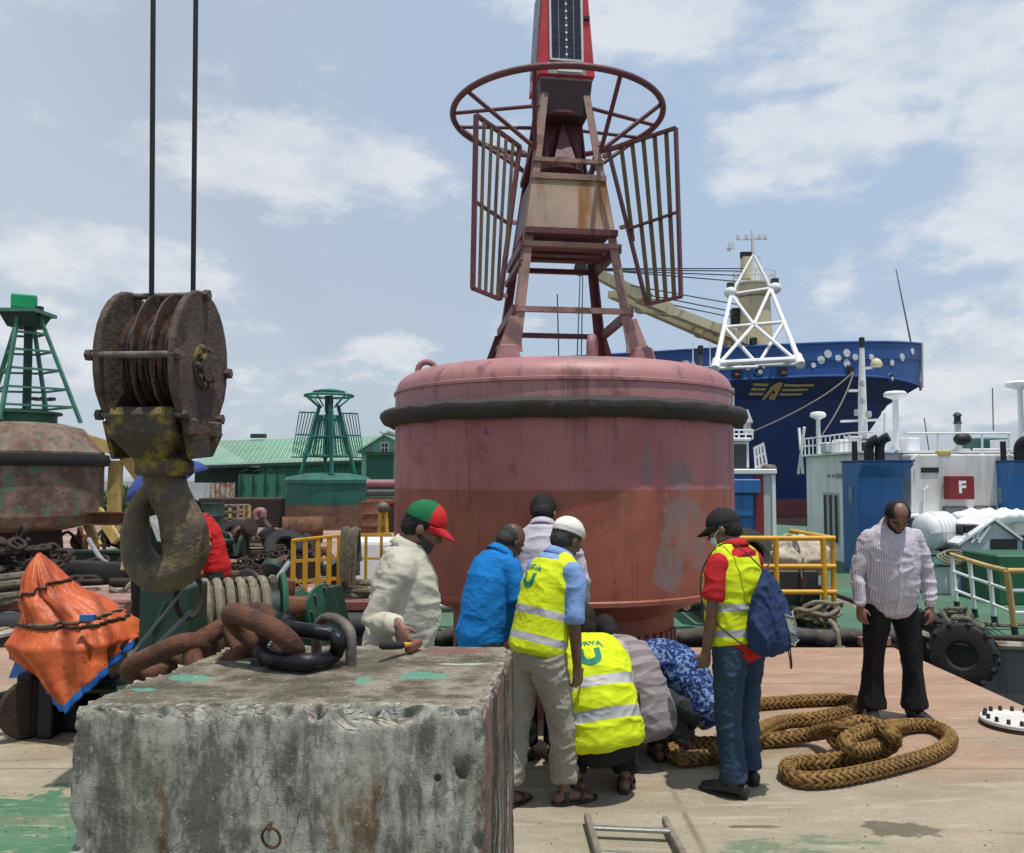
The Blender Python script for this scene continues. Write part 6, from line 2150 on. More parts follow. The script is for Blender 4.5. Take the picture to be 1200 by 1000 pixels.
 for z, xa in ((zt, xs), (zm, P(1140, 527, Yr).x), (zl, P(1140, 545, Yr).x)):
  MB().tube((xa, Yr, z), (xe, Yr, z), 0.022, n=8).build('rail_bar', M['white_clean'], root)
 MB().sweep([P(1045, 526, 17.2), P(1055, 513, 16.5), (xs, Yr, zt)], 0.022, n=8).build('rail_bar', M['white_clean'], root)
 for px in (1099, 1151, 1182):
  MB().tube(P(px, 532, Yr), P(px, 508, Yr), 0.020, n=8).build('rail_post', M['white_clean'], root)
 # green tank, lockers and lamp between rails
 MB().span((P(1140, 520, Yh + 1).x, Yh + 0.8, zr), (P(1177, 520, Yh + 1).x, Yh + 1.6, P(1150, 513, Yh + .8).z)).build('water_tank', worn('tank_green', (0.012, 0.10, 0.085), 0.55, 0, 0.2, 3), root, smooth=None, bevel=0.03)
 for (xa, xb, ya, yb, m) in ((1080, 1100, 528, 548, 'grey_white'), (1102, 1116, 530, 541, 'white_clean'), (1119, 1138, 526, 552, 'grey_white'), (1174, 1182, 515, 536, 'white_clean'), (1064, 1078, 513, 530, 'white_clean')):
  MB().span(P(xa, yb, Yh + 0.3), P(xb, ya, Yh + 0.3) + Vector((0, 0.4, 0))).build('deck_locker', M[m], root, smooth=None, bevel=0.015)
 MB().span(P(1080, 554, Yh - 0.42), P(1100, 548, Yh - 0.42) + Vector((0, 0.02, 0))).build('dark_vent', M['black'], root, smooth=None)
 MB().box(P(1105, 531, Yr - 0.05), (0.26, 0.12, 0.10)).build('work_lamp', M['yellow_old'], root, smooth=None, bevel=0.02)
 # pole lamp, horn and black float at centre
 q0, q1 = P(1124, 532, Yh + 0.2), P(1122, 495, Yh + 0.2)
 MB().tube(q0, q1, 0.06, n=10).build('lamp_post', M['grey_white'], root)
 MB().lathe([(0.07, -0.08), (0.085, -0.06), (0.06, -0.04), (0.06, 0.06), (0.085, 0.08), (0.05, 0.13), (0, 0.15)], P(1122, 492, Yh + 0.2), 14).build('signal_lamp', M['black'], root)
 MB().ell(P(1128, 515, Yh - 0.3), (0.17, 0.12, 0.12)).build('black_float', M['black'], root)
 for a in (0.5, -0.5):
  MB().sweep(smooth_path([P(1112, 536, Yr), P(1116, 548, Yr), P(1110, 552, Yr)], 4), 0.012, n=6).build('pipe_bend', M['white_clean'], root)
  break
 # funnels
 for fx0, fx1, lab in ((1010, 1071, 'l'), (1190, 1250, 'r')):
  Yf = 15.0
  zf, zk = P(1040, 541, Yf).z, P(1040, 562, Yf).z
  xa, xb = P(fx0, 541, Yf).x, P(fx1, 541, Yf).x
  xa2, xb2 = P(fx0 + 1, 562, Yf).x, P(fx1 - 7, 562, Yf).x
  b = MB()
  rows = [(TZ, xa2, xb2, Yf + 0.20), (zk - 0.05, xa2, xb2, Yf + 0.20), (zk + 0.03, xa2, xb2 + 0.02, Yf + 0.18), (zf - 0.06, xa, xb, Yf), (zf, xa, xb, Yf)]
  for z, a, c, y in rows:
   b.v += [(a, y, z), (c, y, z), (c, Yf + 0.95, z), (a, Yf + 0.95, z)]
  for i in range(4):
   for j in range(4):
    b.f.append((i * 4 + j, i * 4 + (j + 1) % 4, i * 4 + 4 + (j + 1) % 4, i * 4 + 4 + j))
    b.m.append(0)
  b.f += [(3, 2, 1, 0), (16, 17, 18, 19)]
  b.m += [0, 0]
  fn = b.build('funnel', M['blue_paint'], root, smooth=None, bevel=0.02, seg=2)
  MB().span((xa - 0.02, Yf - 0.02, zf), (xb + 0.02, Yf + 0.97, zf + 0.025)).build('funnel_lip', plain('lip_blue' + lab, (0.012, 0.05, 0.15), 0.5), fn, smooth=None)
  for dx, s in ((0.28, 1.0), (0.48, 1.1)):
   q = Vector((xa + dx, Yf + 0.35, zf + 0.02))
   MB().sweep(smooth_path([q, q + Vector((0, 0, 0.22 * s)), q + Vector((0.03, -0.05, 0.34 * s)), q + Vector((0.12, -0.12, 0.40 * s))], 4), 0.085, n=14).build('exhaust_pipe', M['black'], fn)
  q = Vector((xa + 0.08, Yf + 0.5, zf + 0.02))
  MB().tube(q, q + Vector((0, 0, 0.36)), 0.05, n=10).build('exhaust_pipe', M['black'], fn)
  MB().tube((xa + 0.65, Yf + 0.2, zf + 0.16), (xa + 0.72, Yf + 0.1, zf + 0.22), 0.03, n=8).build('bright_fitting', M['white_clean'], fn)
  pl = MB().span((xa2 - 0.012, Yf + 0.45, P(1016, 590, Yf).z), (xa2 - 0.001, Yf + 0.62, P(1016, 571, Yf).z)).build('lettering_plate', plain('plate' + lab, (0.12, 0.28, 0.34), 0.5), fn, smooth=None)
 # red hose box with its F
 Yx = Yh - 0.42
 q0, q1 = P(1106, 585, Yx), P(1134, 558, Yx)
 bx = MB().span(q0, (q1.x, Yx - 0.22, q1.z)).build('fire_box', M['red_box'], root, smooth=None, bevel=0.012, seg=2)
 tv, tf = text_mesh('F', 0.30, 0.012)
 ctr = (q0 + q1) / 2
 MB().add([(ctr.x + x, Yx - 0.224, ctr.z + y) for x, y, z in tv], tf).build('letter', M['white_paint'], bx, smooth=None)
 # bulkhead openings below
 for xa, xb, ya, yb in ((1106, 1134, 594, 606), (1143, 1167, 593, 605)):
  f = MB().span(P(xa, yb, Yh - 0.44), P(xb, ya, Yh - 0.44) + Vector((0, 0.03, 0))).build('hatch_window', plain('hw%d' % xa, (0.10, 0.10, 0.10), 0.5), root, smooth=None)
  MB().span(P(xa + 2, yb - 1.5, Yh - 0.452), P(xb - 2, ya + 1.5, Yh - 0.452) + Vector((0, 0.01, 0))).build('pane', plain('hwp%d' % xa, (0.25, 0.26, 0.26), 0.3), f, smooth=None)
 # long white bench cover and machinery casing
 MB().span(P(1066, 608, 15.2), P(1260, 603, 15.2) + Vector((0, 0.6, 0))).build('bench_top', M['white_clean'], root, smooth=None, bevel=0.02)
 MB().span(P(1120, 628, 14.9), P(1260, 608, 14.9) + Vector((0, 0.7, 0))).build('machinery_casing', M['grey_white'], root, smooth=None, bevel=0.02)
 # coaming of the after hold: white with blue legs, green boot
 Yc = 12.6
 MB().span((P(1092, 690, Yc).x, Yc, TZ), (P(1300, 690, Yc).x, Yc + 1.4, P(1130, 664, Yc).z)).build('coaming', M['grey_white'], root, smooth=None, bevel=0.01)
 MB().span((P(1090, 690, Yc).x, Yc - 0.02, TZ), (P(1300, 690, Yc).x, Yc - 0.002, P(1130, 699, Yc).z)).build('coaming_boot', M['green_dark'], root, smooth=None)
 MB().span((P(1092, 690, Yc).x, Yc - 0.03, P(1130, 664, Yc).z), (P(1300, 690, Yc).x, Yc + 1.45, P(1130, 662, Yc).z)).build('coaming_lid', M['green_paint'], root, smooth=None)
 for xa, xb, m in ((1126, 1132, 'blue_paint'), (1152, 1158, 'blue_paint'), (1112, 1117, 'white_clean')):
  MB().span((P(xa, 690, Yc).x, Yc - 0.10, TZ), (P(xb, 690, Yc).x, Yc - 0.022, P(xa, 668, Yc).z)).build('coaming_leg', M[m], root, smooth=None)
 # right-hand green casing
 MB().span((P(1170, 690, 11.6).x, 11.6, TZ), (P(1320, 690, 11.6).x, 12.5, P(1180, 651, 11.6).z)).build('green_casing', worn('casing_green', (0.018, 0.105, 0.045), 0.5, 0, 0.2, 2), root, smooth=None, bevel=0.02)
 # masts
 def radar(px, ptop, Y, base, disc_r, stem=0.05, arm=False):
  t = P(px, ptop, Y)
  mroot = MB().sweep([(t.x, Y, base), (t.x, Y, t.z)], [stem, stem * 0.85], n=10).build('radar_post', M['white_clean'], root)
  MB().lathe([(0.05, -0.10), (disc_r * .4, -0.08), (disc_r, -0.03), (disc_r, 0.03), (disc_r * 0.8, 0.07), (0, 0.09)], t, 22).build('radar_dome', M['white_clean'], mroot)
 radar(958.5, 487, 18.2, zr, 0.165)
 radar(1049, 463, 17.0, zr, 0.22, 0.065)
 radar(1195, 451, 16.2, zr, 0.25, 0.055)
 t0, t1 = P(1012, 530, 17.6), P(1010, 408, 17.6)
 ms = MB().sweep([(t0.x, 17.6, zr), (t0.x, 17.6, P(1010, 470, 17.6).z), (t1.x, 17.6, t1.z)], [0.10, 0.085, 0.05], n=12).build('signal_mast', M['white_clean'], root)
 MB().beam(P(985, 494, 17.6), P(1035, 492, 17.6), 0.05).build('yardarm', M['white_clean'], ms, smooth=None)
 MB().sweep([P(1037, 530, 17.6), P(1037, 485, 17.6), P(1034, 483, 17.6)], 0.035, n=8).build('horn_pipe', M['white_clean'], ms)
 for px, py in ((1004, 484), (1018, 486), (1010, 450), (1011, 470)):
  MB().lathe([(0.05, -0.06), (0.06, 0), (0.05, 0.07)], P(px, py, 17.45), 10).build('mast_lamp', M['grey_white'], ms)
 MB().beam(P(1012, 432, 17.6), P(1022, 431, 17.6), 0.05).build('bracket', M['white_clean'], ms, smooth=None)
 MB().lathe([(0.0, -0.10), (0.11, -0.09), (0.12, -0.02), (0.08, 0.06), (0.0, 0.10)], P(1027, 425, 17.6), 16).build('floodlight', M['cream'], ms)
 MB().box(P(1000, 458, 17.6), (0.18, 0.08, 0.05)).build('bracket', M['white_clean'], ms, smooth=None)
 MB().lathe([(0.06, 0), (0.06, 0.2), (0, 0.22)], P(1010, 407, 17.6), 10).build('mast_top', M['black'], ms)
 MB().tube(P(1164, 505, 17), P(1163, 455, 17), 0.012, n=5).build('aerial', M['grey_steel'], root)
 MB().tube(P(1089, 530, 17), P(1083, 490, 17), 0.012, n=5).build('aerial', M['grey_steel'], root)
 return root


far_tug()


def life_raft():
 Y = 14.2
 c = at(1097, 622, Y)
 root = empty('life_raft', c, 'white ribbed life raft canister in its cradle behind the man in the striped shirt', 'life raft')
 Rr, L = at(1120, 622, Y).x - c.x, 0.62
 rz = (at(1097, 600, Y).z - at(1097, 644, Y).z) / 2
 prof = [(0.0, -L), (0.55, -L * 0.97), (0.86, -L * 0.8), (1.0, -L * 0.5), (1.0, L * 0.5), (0.86, L * 0.8), (0.55, L * 0.97), (0.0, L)]
 b = MB().lathe([(p[0] * rz, p[1] * Rr / 0.62) for p in prof], c, 32, axis=(1, 0.3, 0), side=(0, 0, 1))
 b.build('canister', M['white_clean'], root, smooth=50)
 T = Vector((1, 0.3, 0)).normalized()
 for k in range(5):
  MB().ring(c + T * (-0.30 + 0.15 * k) * Rr / 0.62, rz * 1.005, 0.012, 28, 5, axis=T).build('rib', M['white_clean'], root)
 MB().beam(c - T * Rr * 1.02 + Vector((0, -rz, -0.01)), c + T * Rr * 1.02 + Vector((0, -rz, -0.01)), 0.03, 0.05).build('joint_flange', M['grey_white'], root, smooth=None)
 for k in (-0.5, 0.5):
  MB().beam(c + T * (k * Rr) + Vector((0, -rz * .8, -rz * 1.1)), c + T * (k * Rr) + Vector((0, rz * .8, -rz * 1.1)), 0.06, 0.12).build('cradle', M['grey_white'], root, smooth=None)
  MB().beam(c + T * (k * Rr) + Vector((0, 0, -rz * 1.1)), Vector((c.x + k * Rr, c.y, TZ)), 0.07).build('cradle_leg', M['grey_white'], root, smooth=None)


life_raft()


def skylight():
 Y = 13.6
 def P(px, py, y=Y):
  return at(px, py, y)
 root = empty('engine_skylight', P(1160, 645), 'pale grey peaked engine skylight beside the life raft, one flap open', 'skylight')
 poly = [P(1126, 646), P(1198, 646), P(1198, 636), P(1166, 612), P(1126, 640)]
 MB().prism(poly, (0, 1.0, 0)).build('casing', M['grey_white'], root, smooth=None, bevel=0.015)
 MB().prism([P(1124, 640, Y - 0.05), P(1166, 610, Y - 0.05), P(1167, 607, Y - 0.05), P(1123, 637, Y - 0.05)], (0, 1.1, 0)).build('flap', M['white_clean'], root, smooth=None)
 MB().prism([P(1166, 610, Y - 0.05), P(1199, 634, Y - 0.05), P(1199, 631, Y - 0.05), P(1167, 607, Y - 0.05)], (0, 1.1, 0)).build('flap', M['white_clean'], root, smooth=None)
 MB().span(P(1162, 644, Y - 0.03), P(1192, 632, Y - 0.03) + Vector((0, 0.025, 0))).build('dark_opening', M['black'], root, smooth=None)
 MB().span(P(1130, 640, Y + 0.1), P(1150, 615, Y + 0.1) + Vector((0, 0.3, 0))).build('machinery', M['black_steel'], root, smooth=None, bevel=0.02)
 for a, b_ in (((1138, 636), (1152, 618)), ((1146, 636), (1160, 616)), ((1130, 626), (1150, 632))):
  MB().beam(P(*a, Y - 0.02), P(*b_, Y - 0.02), 0.035).build('hinge_bar', M['white_clean'], root, smooth=None)
 MB().span((P(1120, 660, Y).x, Y - 0.1, TZ), (P(1210, 660, Y).x, Y + 1.0, P(1150, 646, Y).z)).build('base', M['hull_dark'], root, smooth=None)
 # crumpled white cover behind
 c = P(1165, 606, 14.6)
 o = MB().ell(c, (0.75, 0.25, 0.13), nu=40, nv=20).build('white_cover', M['white_clean'], smooth=True)
 v = np.array([tuple(q.co) for q in o.data.vertices])
 o.data.vertices.foreach_set('co', (v + np.stack([0 * v[:, 0], 0 * v[:, 0], fbm(v * 6, 4) * 0.07], 1)).ravel())
 tag(o, 'crumpled white plastic cover lying along the casing under the fire box', 'cover')


skylight()

# blue rag and looped rope on the coaming lid
c = at(1141, 657, 12.7)
o = MB().ell(c, (0.19, 0.12, 0.06), nu=20, nv=10).build('blue_rag', M['plastic_blue'], smooth=True)
v = np.array([tuple(q.co) for q in o.data.vertices])
o.data.vertices.foreach_set('co', (v + fbm(v * 14, 3)[:, None] * 0.03).ravel())
tag(o, 'blue plastic rag lying on the coaming behind the sloping rail', 'rag')
c = at(1116, 655, 12.6)
r0 = empty('rope_coil', c, 'pale rope coil hung on the coaming left of the blue rag', 'rope')
for k in range(3):
 MB().ring(c + Vector((0.05 * k, 0, 0.02 * k)), 0.17, 0.018, 22, 7, axis=(0.2, -1, 1.6), sx=1.3, sy=0.8).build('rope_turn', M['bleached_rope'], r0)


# sloping white and yellow rail on the right stern
def stern_rail():
 root = empty('stern_rail', gp(1160, 725, TZ), 'white stern guard rail with a yellow top bar and rusty yellow end post', 'guard rail')
 tops = [(1115, 650, 12.0), (1136, 657, 11.4), (1159, 664, 10.7), (1180, 669, 10.0), (1260, 669, 9.9)]
 feet = [(1122, 715), (1143, 724), (1166, 733), (1190, 746), (1270, 746)]
 T, F = [], []
 for (px, py, Y), (fx, fy) in zip(tops, feet):
  f = gp(fx, fy, TZ)
  T.append(at(px, py, f.y - 0.05))
  F.append(f)
 MB().sweep(T[:4], 0.03, n=10).build('top_bar', M['yellow_old'], root)
 MB().sweep(T[3:], 0.03, n=10).build('top_bar', M['yellow_old'], root)
 for i, (t, f) in enumerate(zip(T, F)):
  MB().sweep([f, t], 0.033 if i == 3 else 0.026, n=10).build('rail_post', M['yellow_old'] if i in (3, 4) else M['white_clean'], root)
  MB().tube(f, f.lerp(t, 0.16), 0.036, n=10).build('post_socket', M['green_dark'], root)
 for k in (0.36, 0.70):
  MB().sweep([f.lerp(t, k) for t, f in zip(T, F)], 0.020, n=8).build('mid_bar', M['white_clean'], root)


stern_rail()

# tyres hung as fenders at the corner of the tug
tyre(at(1128, 767, 9.0), (-0.55, -0.85, 0.08), 0.33, 0.11, 'fender_tyre', 'big black lugged tyre hung as fender at the tug corner, the lower one', group='tyres hung on the tug stern')
tyre(at(1085, 744, 9.42), (-0.9, -0.45, 0.05), 0.27, 0.09, 'fender_tyre', 'smaller black tyre behind the striped shirt man, its red lined hole showing', group='tyres hung on the tug stern')
c = gp(1123, 735, TZ + 0.02)
r1 = empty('rope_heap', c, 'grey heap of mooring rope on the deck edge above the big tyre', 'rope')
rope_bundle(c, 0.16, 9, 0.026, M['old_rope'], r1, 0.9)
MB().sweep(smooth_path([c + Vector((0.1, 0, 0.05)), c + Vector((0.5, -0.05, 0.03)), c + Vector((0.9, 0.1, 0.03))], 5), 0.024, n=7).build('rope_tail', M['old_rope'], r1)
for dx in (-0.12, 0.16):
 MB().sweep(smooth_path([c + Vector((dx, -0.1, 0.06)), c + Vector((dx, -0.25, -0.02)), c + Vector((dx * 0.7, -0.42, -0.2))], 4), 0.02, n=7).build('hanger_rope', M['old_rope'], r1)
# ------------------------------------------------------------------ pontoon gear on the left
def rust_buoy():
 D = 14.6
 cx = at(22, 540, D).x
 C = Vector((cx, D, PON_Z))
 root = empty('old_buoy', C, 'big weathered rusty buoy with a green ladder tower and bright green lamp', 'buoy')
 Rb = 1.37
 N = Nodes('old_buoy_paint')
 n1 = N.noise(2.5, 7, 0.68)
 c = N.mix(N.step(n1, 0.35, 0.62), (0.24, 0.17, 0.125), (0.105, 0.058, 0.04))
 c = N.mix(N.step(N.noise(3.3, 6, 0.65, N.map(loc=(2, 1, 0))), 0.55, 0.62), c, (0.085, 0.17, 0.105))
 c = N.mix(N.step(N.noise(8, 6, 0.7), 0.60, 0.66), c, (0.085, 0.045, 0.032))
 z = N.sep()[2]
 tp = N.mix(N.step(N.noise(4, 6, 0.7), 0.46, 0.56), (0.40, 0.36, 0.26), (0.13, 0.07, 0.045))
 c = N.mix(N.step(z, 2.36, 2.42), c, tp)
 m = N.done(c, 0.8, 0, N.bump(N.noise(18, 6, 0.7), 0.5, 0.03))
 zt, zb = at(60, 492, D - 1).z - PON_Z, at(60, 612, D - 1.2).z - PON_Z
 fz = at(60, 538, D - 1.3).z - PON_Z
 MB().lathe([(0.0, zb - 0.22), (0.8, zb - 0.2), (1.22, zb - 0.10), (Rb - 0.05, zb + 0.03), (Rb - 0.02, zb + 0.07), (Rb - 0.02, fz), (Rb - 0.02, fz + 0.14), (Rb - 0.1, fz + 0.22), (1.0, zt - 0.08), (0.66, zt), (0, zt + 0.03)], C, 72).build('float_body', m, root, smooth=35)
 MB().lathe([(Rb - 0.03, -0.11), (Rb + 0.05, -0.09), (Rb + 0.08, 0.0), (Rb + 0.05, 0.10), (Rb - 0.03, 0.11)], C + Vector((0, 0, fz)), 72, capped=False).build('rubber_belt', M['rubber'], root)
 MB().lathe([(0.75, 0.0), (0.70, zb - 0.2)], C, 40, capped=False).build('skirt_tube', M['rust_dark'], root)
 # tower
 base = at(30, 500, D).z
 MB().lathe([(0.62, zt - 0.02), (0.62, zt + 0.14), (0.70, zt + 0.16), (0.70, zt + 0.2), (0.0, zt + 0.2)], C + Vector((-0.05, 0, 0)), 28).build('tower_ring', M['green_paint'], root)
 top = at(30, 366, D)
 tc = Vector((top.x, D, top.z))
 legs = []
 for (bx, by), (tx, ty) in (((-0.95, 0.5), (-0.18, 0.12)), ((0.05, -0.7), (0.0, -0.2)), ((0.98, 0.1), (0.22, 0.0)), ((0.05, 0.75), (0.0, 0.2))):
  p = Vector((tc.x + bx, D + by, C.z + zt + 0.02))
  q = tc + Vector((tx, ty, 0))
  legs.append((p, q))
  MB().beam(p, q, 0.075, 0.05, side=(0, 1, 0), w2=0.06).build('leg', M['green_tower'], root, smooth=None)
 MB().tube((tc.x + 0.08, D, C.z + zt), (tc.x + 0.06, D, tc.z), 0.07, n=10).build('centre_pipe', M['green_dark'], root)
 for t in (0.14, 0.30, 0.47, 0.64, 0.80):
  for a, b_ in ((0, 1), (1, 2), (2, 3), (3, 0)):
   MB().beam(legs[a][0].lerp(legs[a][1], t), legs[b_][0].lerp(legs[b_][1], t), 0.038, 0.03).build('rung', M['green_tower'], root, smooth=None)
 MB().prism([tc + Vector((x * 0.36, y * 0.36, -0.05)) for x, y in ((-1, -1), (1, -1), (1, 1), (-1, 1))], (0, 0, 0.06)).build('lamp_platform', M['green_tower'], root, smooth=None)
 MB().add([tc + Vector((x * .2, y * .2, -0.28)) for x, y in ((-1, -1), (1, -1), (1, 1), (-1, 1))] + [tc + Vector((x * .3, y * .3, -0.04)) for x, y in ((-1, -1), (1, -1), (1, 1), (-1, 1))], [(3, 2, 1, 0), (4, 5, 6, 7), (0, 1, 5, 4), (1, 2, 6, 5), (2, 3, 7, 6), (3, 0, 4, 7)]).build('lamp_bracket', M['green_dark'], root, smooth=None)
 p0, p1 = at(14, 362, D), at(43, 349, D)
 MB().box(((p0.x + p1.x) / 2, D, (p0.z + p1.z) / 2), (0.40, 0.40, 0.26), 0.5).build('lamp_box', M['green_lamp'], root, smooth=None, bevel=0.03, seg=2)
 MB().box(tc + Vector((0.30, -0.1, 0.0)), (0.1, 0.1, 0.16)).build('lamp_fitting', M['black'], root, smooth=None)


rust_buoy()


def green_buoy():
 D = 24.0
 c0 = at(384, 590, D)
 C = Vector((c0.x, D, PON_Z))
 root = empty('green_buoy', C, 'green caged navigation buoy with a rusty lower half behind the yellow rail', 'buoy')
 Rb = 1.18
 zt, zm, zb = at(384, 563, D).z - PON_Z, at(384, 591, D).z - PON_Z, at(384, 622, D).z - PON_Z
 m_low = worn('green_low', (0.16, 0.085, 0.05), 0.85, 0, 0.3, 3, (0.09, 0.05, 0.035), 0.44, 6, bump=0.4)
 MB().lathe([(0.0, zb), (Rb, zb), (Rb, zb + 0.03), (Rb, zm)], C, 56).build('lower_body', m_low, root, smooth=35)
 MB().lathe([(Rb - 0.002, zm), (Rb, zm + 0.01), (Rb, zt - 0.10), (Rb + 0.05, zt - 0.08), (Rb + 0.05, zt + 0.02), (Rb - 0.06, zt + 0.1), (0.6, zt + 0.20), (0, zt + 0.22)], C, 56).build('upper_body', worn('green_body', (0.018, 0.12, 0.09), 0.6, 0, 0.2, 3, (0.10, 0.05, 0.03), 0.30, 4, streak=(0.012, 0.05, 0.045), sa=0.6), root, smooth=35)
 if zb > 0.02:
  MB().lathe([(0.6, -0.002), (0.6, zb)], C, 28, capped=False).build('skirt_tube', M['rust_dark'], root)
 z0 = C.z + zt + 0.12
 z1 = at(384, 475, D).z
 tops = at(384, 466, D).z
 legs = []
 for k in range(4):
  a = R(20) + k * math.pi / 2
  p = C + Vector((0.78 * math.cos(a), 0.78 * math.sin(a), 0))
  p.z = z0
  q = C + Vector((0.26 * math.cos(a), 0.26 * math.sin(a), 0))
  q.z = z1
  legs.append((p, q))
  MB().tube(p, q, 0.055, n=8).build('leg', M['green_buoy'], root)
  MB().box(p + Vector((0, 0, 0.0)), (0.2, 0.2, 0.1)).build('foot_pad', M['rust_dark'], root, smooth=None)
 for t in (0.28, 0.55, 0.8):
  for k in range(4):
   MB().tube(legs[k][0].lerp(legs[k][1], t), legs[(k + 1) % 4][0].lerp(legs[(k + 1) % 4][1], t), 0.035, n=6).build('cross_bar', M['green_buoy'], root)
 # cage panels of thin bars between the legs and four wings outside
 for k in range(4):
  (p, q), (p2, q2) = legs[k], legs[(k + 1) % 4]
  for j in range(1, 7):
   t = j / 7
   MB().tube(p.lerp(p2, t).lerp(q.lerp(q2, t), 0.28), p.lerp(p2, t).lerp(q.lerp(q2, t), 0.86), 0.018, n=5).build('cage_bar', M['green_buoy'], root)
 zr0, zr1 = at(384, 536, D).z, at(384, 484, D).z
 for k in range(4):
  a = R(20) + k * math.pi / 2
  d = Vector((math.cos(a), math.sin(a), 0))
  W = empty_part('slatted_wing', root)
  for j in range(6):
   MB().tube(C + d * (0.72 + j * 0.055) + Vector((0, 0, zr0 - C.z + 0.02 * j)), C + d * (0.40 + j * 0.085) + Vector((0, 0, zr1 - C.z)), 0.016, n=5).build('slat', M['green_buoy'], W)
  for z, ra, rb_ in ((zr0, 0.70, 1.02), ((zr0 + zr1) / 2, 0.54, 0.92), (zr1, 0.38, 0.84)):
   MB().tube(C + d * ra + Vector((0, 0, z - C.z)), C + d * rb_ + Vector((0, 0, z - C.z)), 0.022, n=6).build('wing_rail', M['green_buoy'], W)
 # dished ring guard
 zc = at(384, 464, D).z
 MB().ring((C.x, C.y, zc), 0.68, 0.04, 40, 8).build('ring_guard', M['green_buoy'], root)
 for k in range(10):
  a = math.tau * k / 10
  MB().tube((C.x + 0.68 * math.cos(a), C.y + 0.68 * math.sin(a), zc), (C.x + 0.3 * math.cos(a), C.y + 0.3 * math.sin(a), z1 - 0.05), 0.022, n=6).build('ring_spoke', M['green_buoy'], root)
 MB().lathe([(0.0, -0.05), (0.46, 0.0), (0.46, 0.03), (0.2, 0.09), (0, 0.1)], (C.x, C.y, at(384, 460, D).z), 24).build('lamp_dish', M['green_buoy'], root)
 MB().tube((C.x, C.y, z1 - 0.2), (C.x, C.y, zc), 0.12, n=10).build('lamp_post', M['green_dark'], root)


green_buoy()

# yellow steel trestle of beams beside the old buoy
def trestle():
 Y = 15.2
 root = empty('beam_trestle', at(135, 620, Y), 'weathered yellow steel beam trestle with slanting props beside the old buoy', 'trestle')
 def P(px, py, y=Y):
  return at(px, py, y)
 MB().beam(P(133, 622), P(136, 540), 0.20, 0.16, side=(1, 0, 0)).build('post', M['yellow_old'], root, smooth=None)
 MB().beam(P(96, 515, Y - .3), P(150, 531), 0.22, 0.20).build('cap_beam', M['yellow_old'], root, smooth=None)
 MB().beam(P(144, 531), P(172, 570, Y + .2), 0.20, 0.10, side=(1, 0, 0.6)).build('prop', M['yellow_old'], root, smooth=None)
 MB().beam(P(114, 598, Y - .4), P(137, 634, Y - .6), 0.16, 0.10, side=(1, 0, .6)).build('prop', M['yellow_old'], root, smooth=None)
 MB().beam(P(99, 606, Y), P(114, 640, Y - .2), 0.14, 0.10, side=(1, 0, .6)).build('prop', M['yellow_old'], root, smooth=None)


trestle()
o = MB().beam(at(150, 636, 10.8), at(145, 668, 10.6), 0.075, 0.03, side=(1, 0, 0)).beam(at(150, 636, 10.8), at(154, 672, 10.9), 0.06, 0.03, side=(1, 0, 0)).build('timber_prop', M['timber'], smooth=None)
tag(o, 'pale forked timber prop standing left of the hook', 'prop')

# ------- chain heaps and coils
chain_pile('chain_heap', 'dark heap of old mooring chain under the rusty buoy left of the tarpaulin', Vector((at(15, 690, 10.6).x, 10.6, PON_Z)), (1.0, 0.75), 90, M['rust_dark'], 0.36, 3, 0.75)
chain_pile('chain_heap', 'low heap of dark chain between the tarpaulin and the hook', Vector((at(108, 700, 12.0).x, 12.0, PON_Z)), (0.9, 0.4), 46, M['rust_dark'], 0.30, 5, 0.28)
chain_pile('chain_heap', 'brown heap of chain and wire left of the yellow rail', Vector((at(318, 700, 12.6).x, 12.6, PON_Z)), (0.6, 0.5), 64, M['rust_dark'], 0.20, 9, 0.42)


def coil(px, py, Y, r, n, rr, m, lab, cat='rope', z=PON_Z, seed=1):
 c = Vector((at(px, py, Y).x, Y, z))
 root = empty('rope_coil', c, lab, cat)
 rs2 = np.random.RandomState(seed)
 for k in range(n):
  q = c + Vector((rs2.normal() * 0.03, rs2.normal() * 0.03, rr + k * rr * 1.3))
  MB().ring(q, r * rs2.uniform(0.85, 1.1), rr, 28, 7, axis=(rs2.normal() * 0.08, rs2.normal() * 0.08, 1)).build('rope_turn', m, root)
 return root


coil(12, 716, 10.0, 0.34, 5, 0.045, M['old_rope'], 'thick grey rope coil at the left edge in front of the chain heap', seed=2)
coil(300, 660, 17.5, 0.5, 4, 0.05, M['old_rope'], 'brown rope coil lying in front of the dark quay wall', seed=4)
coil(412, 690, 10.4, 0.30, 5, 0.030, M['old_rope'], 'flat rope coil at the foot of the yellow rail', seed=6)

# bleached planks and sheets on the barge deck at the far left
rs = np.random.RandomState(14)
labs = ('bleached plank lying crooked at the far left, the foremost one', 'bleached plank at the far left with a split end', 'short pale plank at the far left under the rope coil', 'pale board leaning on the other planks at the far left',
  'narrow dark batten beside the bleached planks')
for i, lab in enumerate(labs):
 y = 731 + i * 7 if i < 4 else 748
 a, b_ = gp(-70 + i * 9, y, 0.05 + 0.02 * i), gp(38 + rs.uniform(-8, 6) - i * 3, y - 7 - 2 * i, 0.05 + 0.02 * i)
 tag(MB().beam(a, b_, 0.22 if i < 4 else 0.09, 0.045, side=(0, 1, 0)).build('plank', M['timber'] if i in (1, 4) else worn('plank%d' % i, (0.36, 0.34, 0.29), 0.85, 0, 0.2, 5, streak=(0.2, 0.17, 0.13), sa=0.5, ss=15, bump=0.3), smooth=None, bevel=0.006), lab, 'plank')
q0, q1 = gp(-40, 728, 0.2), gp(26, 718, 0.25)
tag(MB().beam(q0, q1, 0.35, 0.10, side=(0, 1, 0)).build('white_float', M['white_clean'], smooth=None, bevel=0.04), 'flat white foam float at the left edge beside the rope coil', 'float')

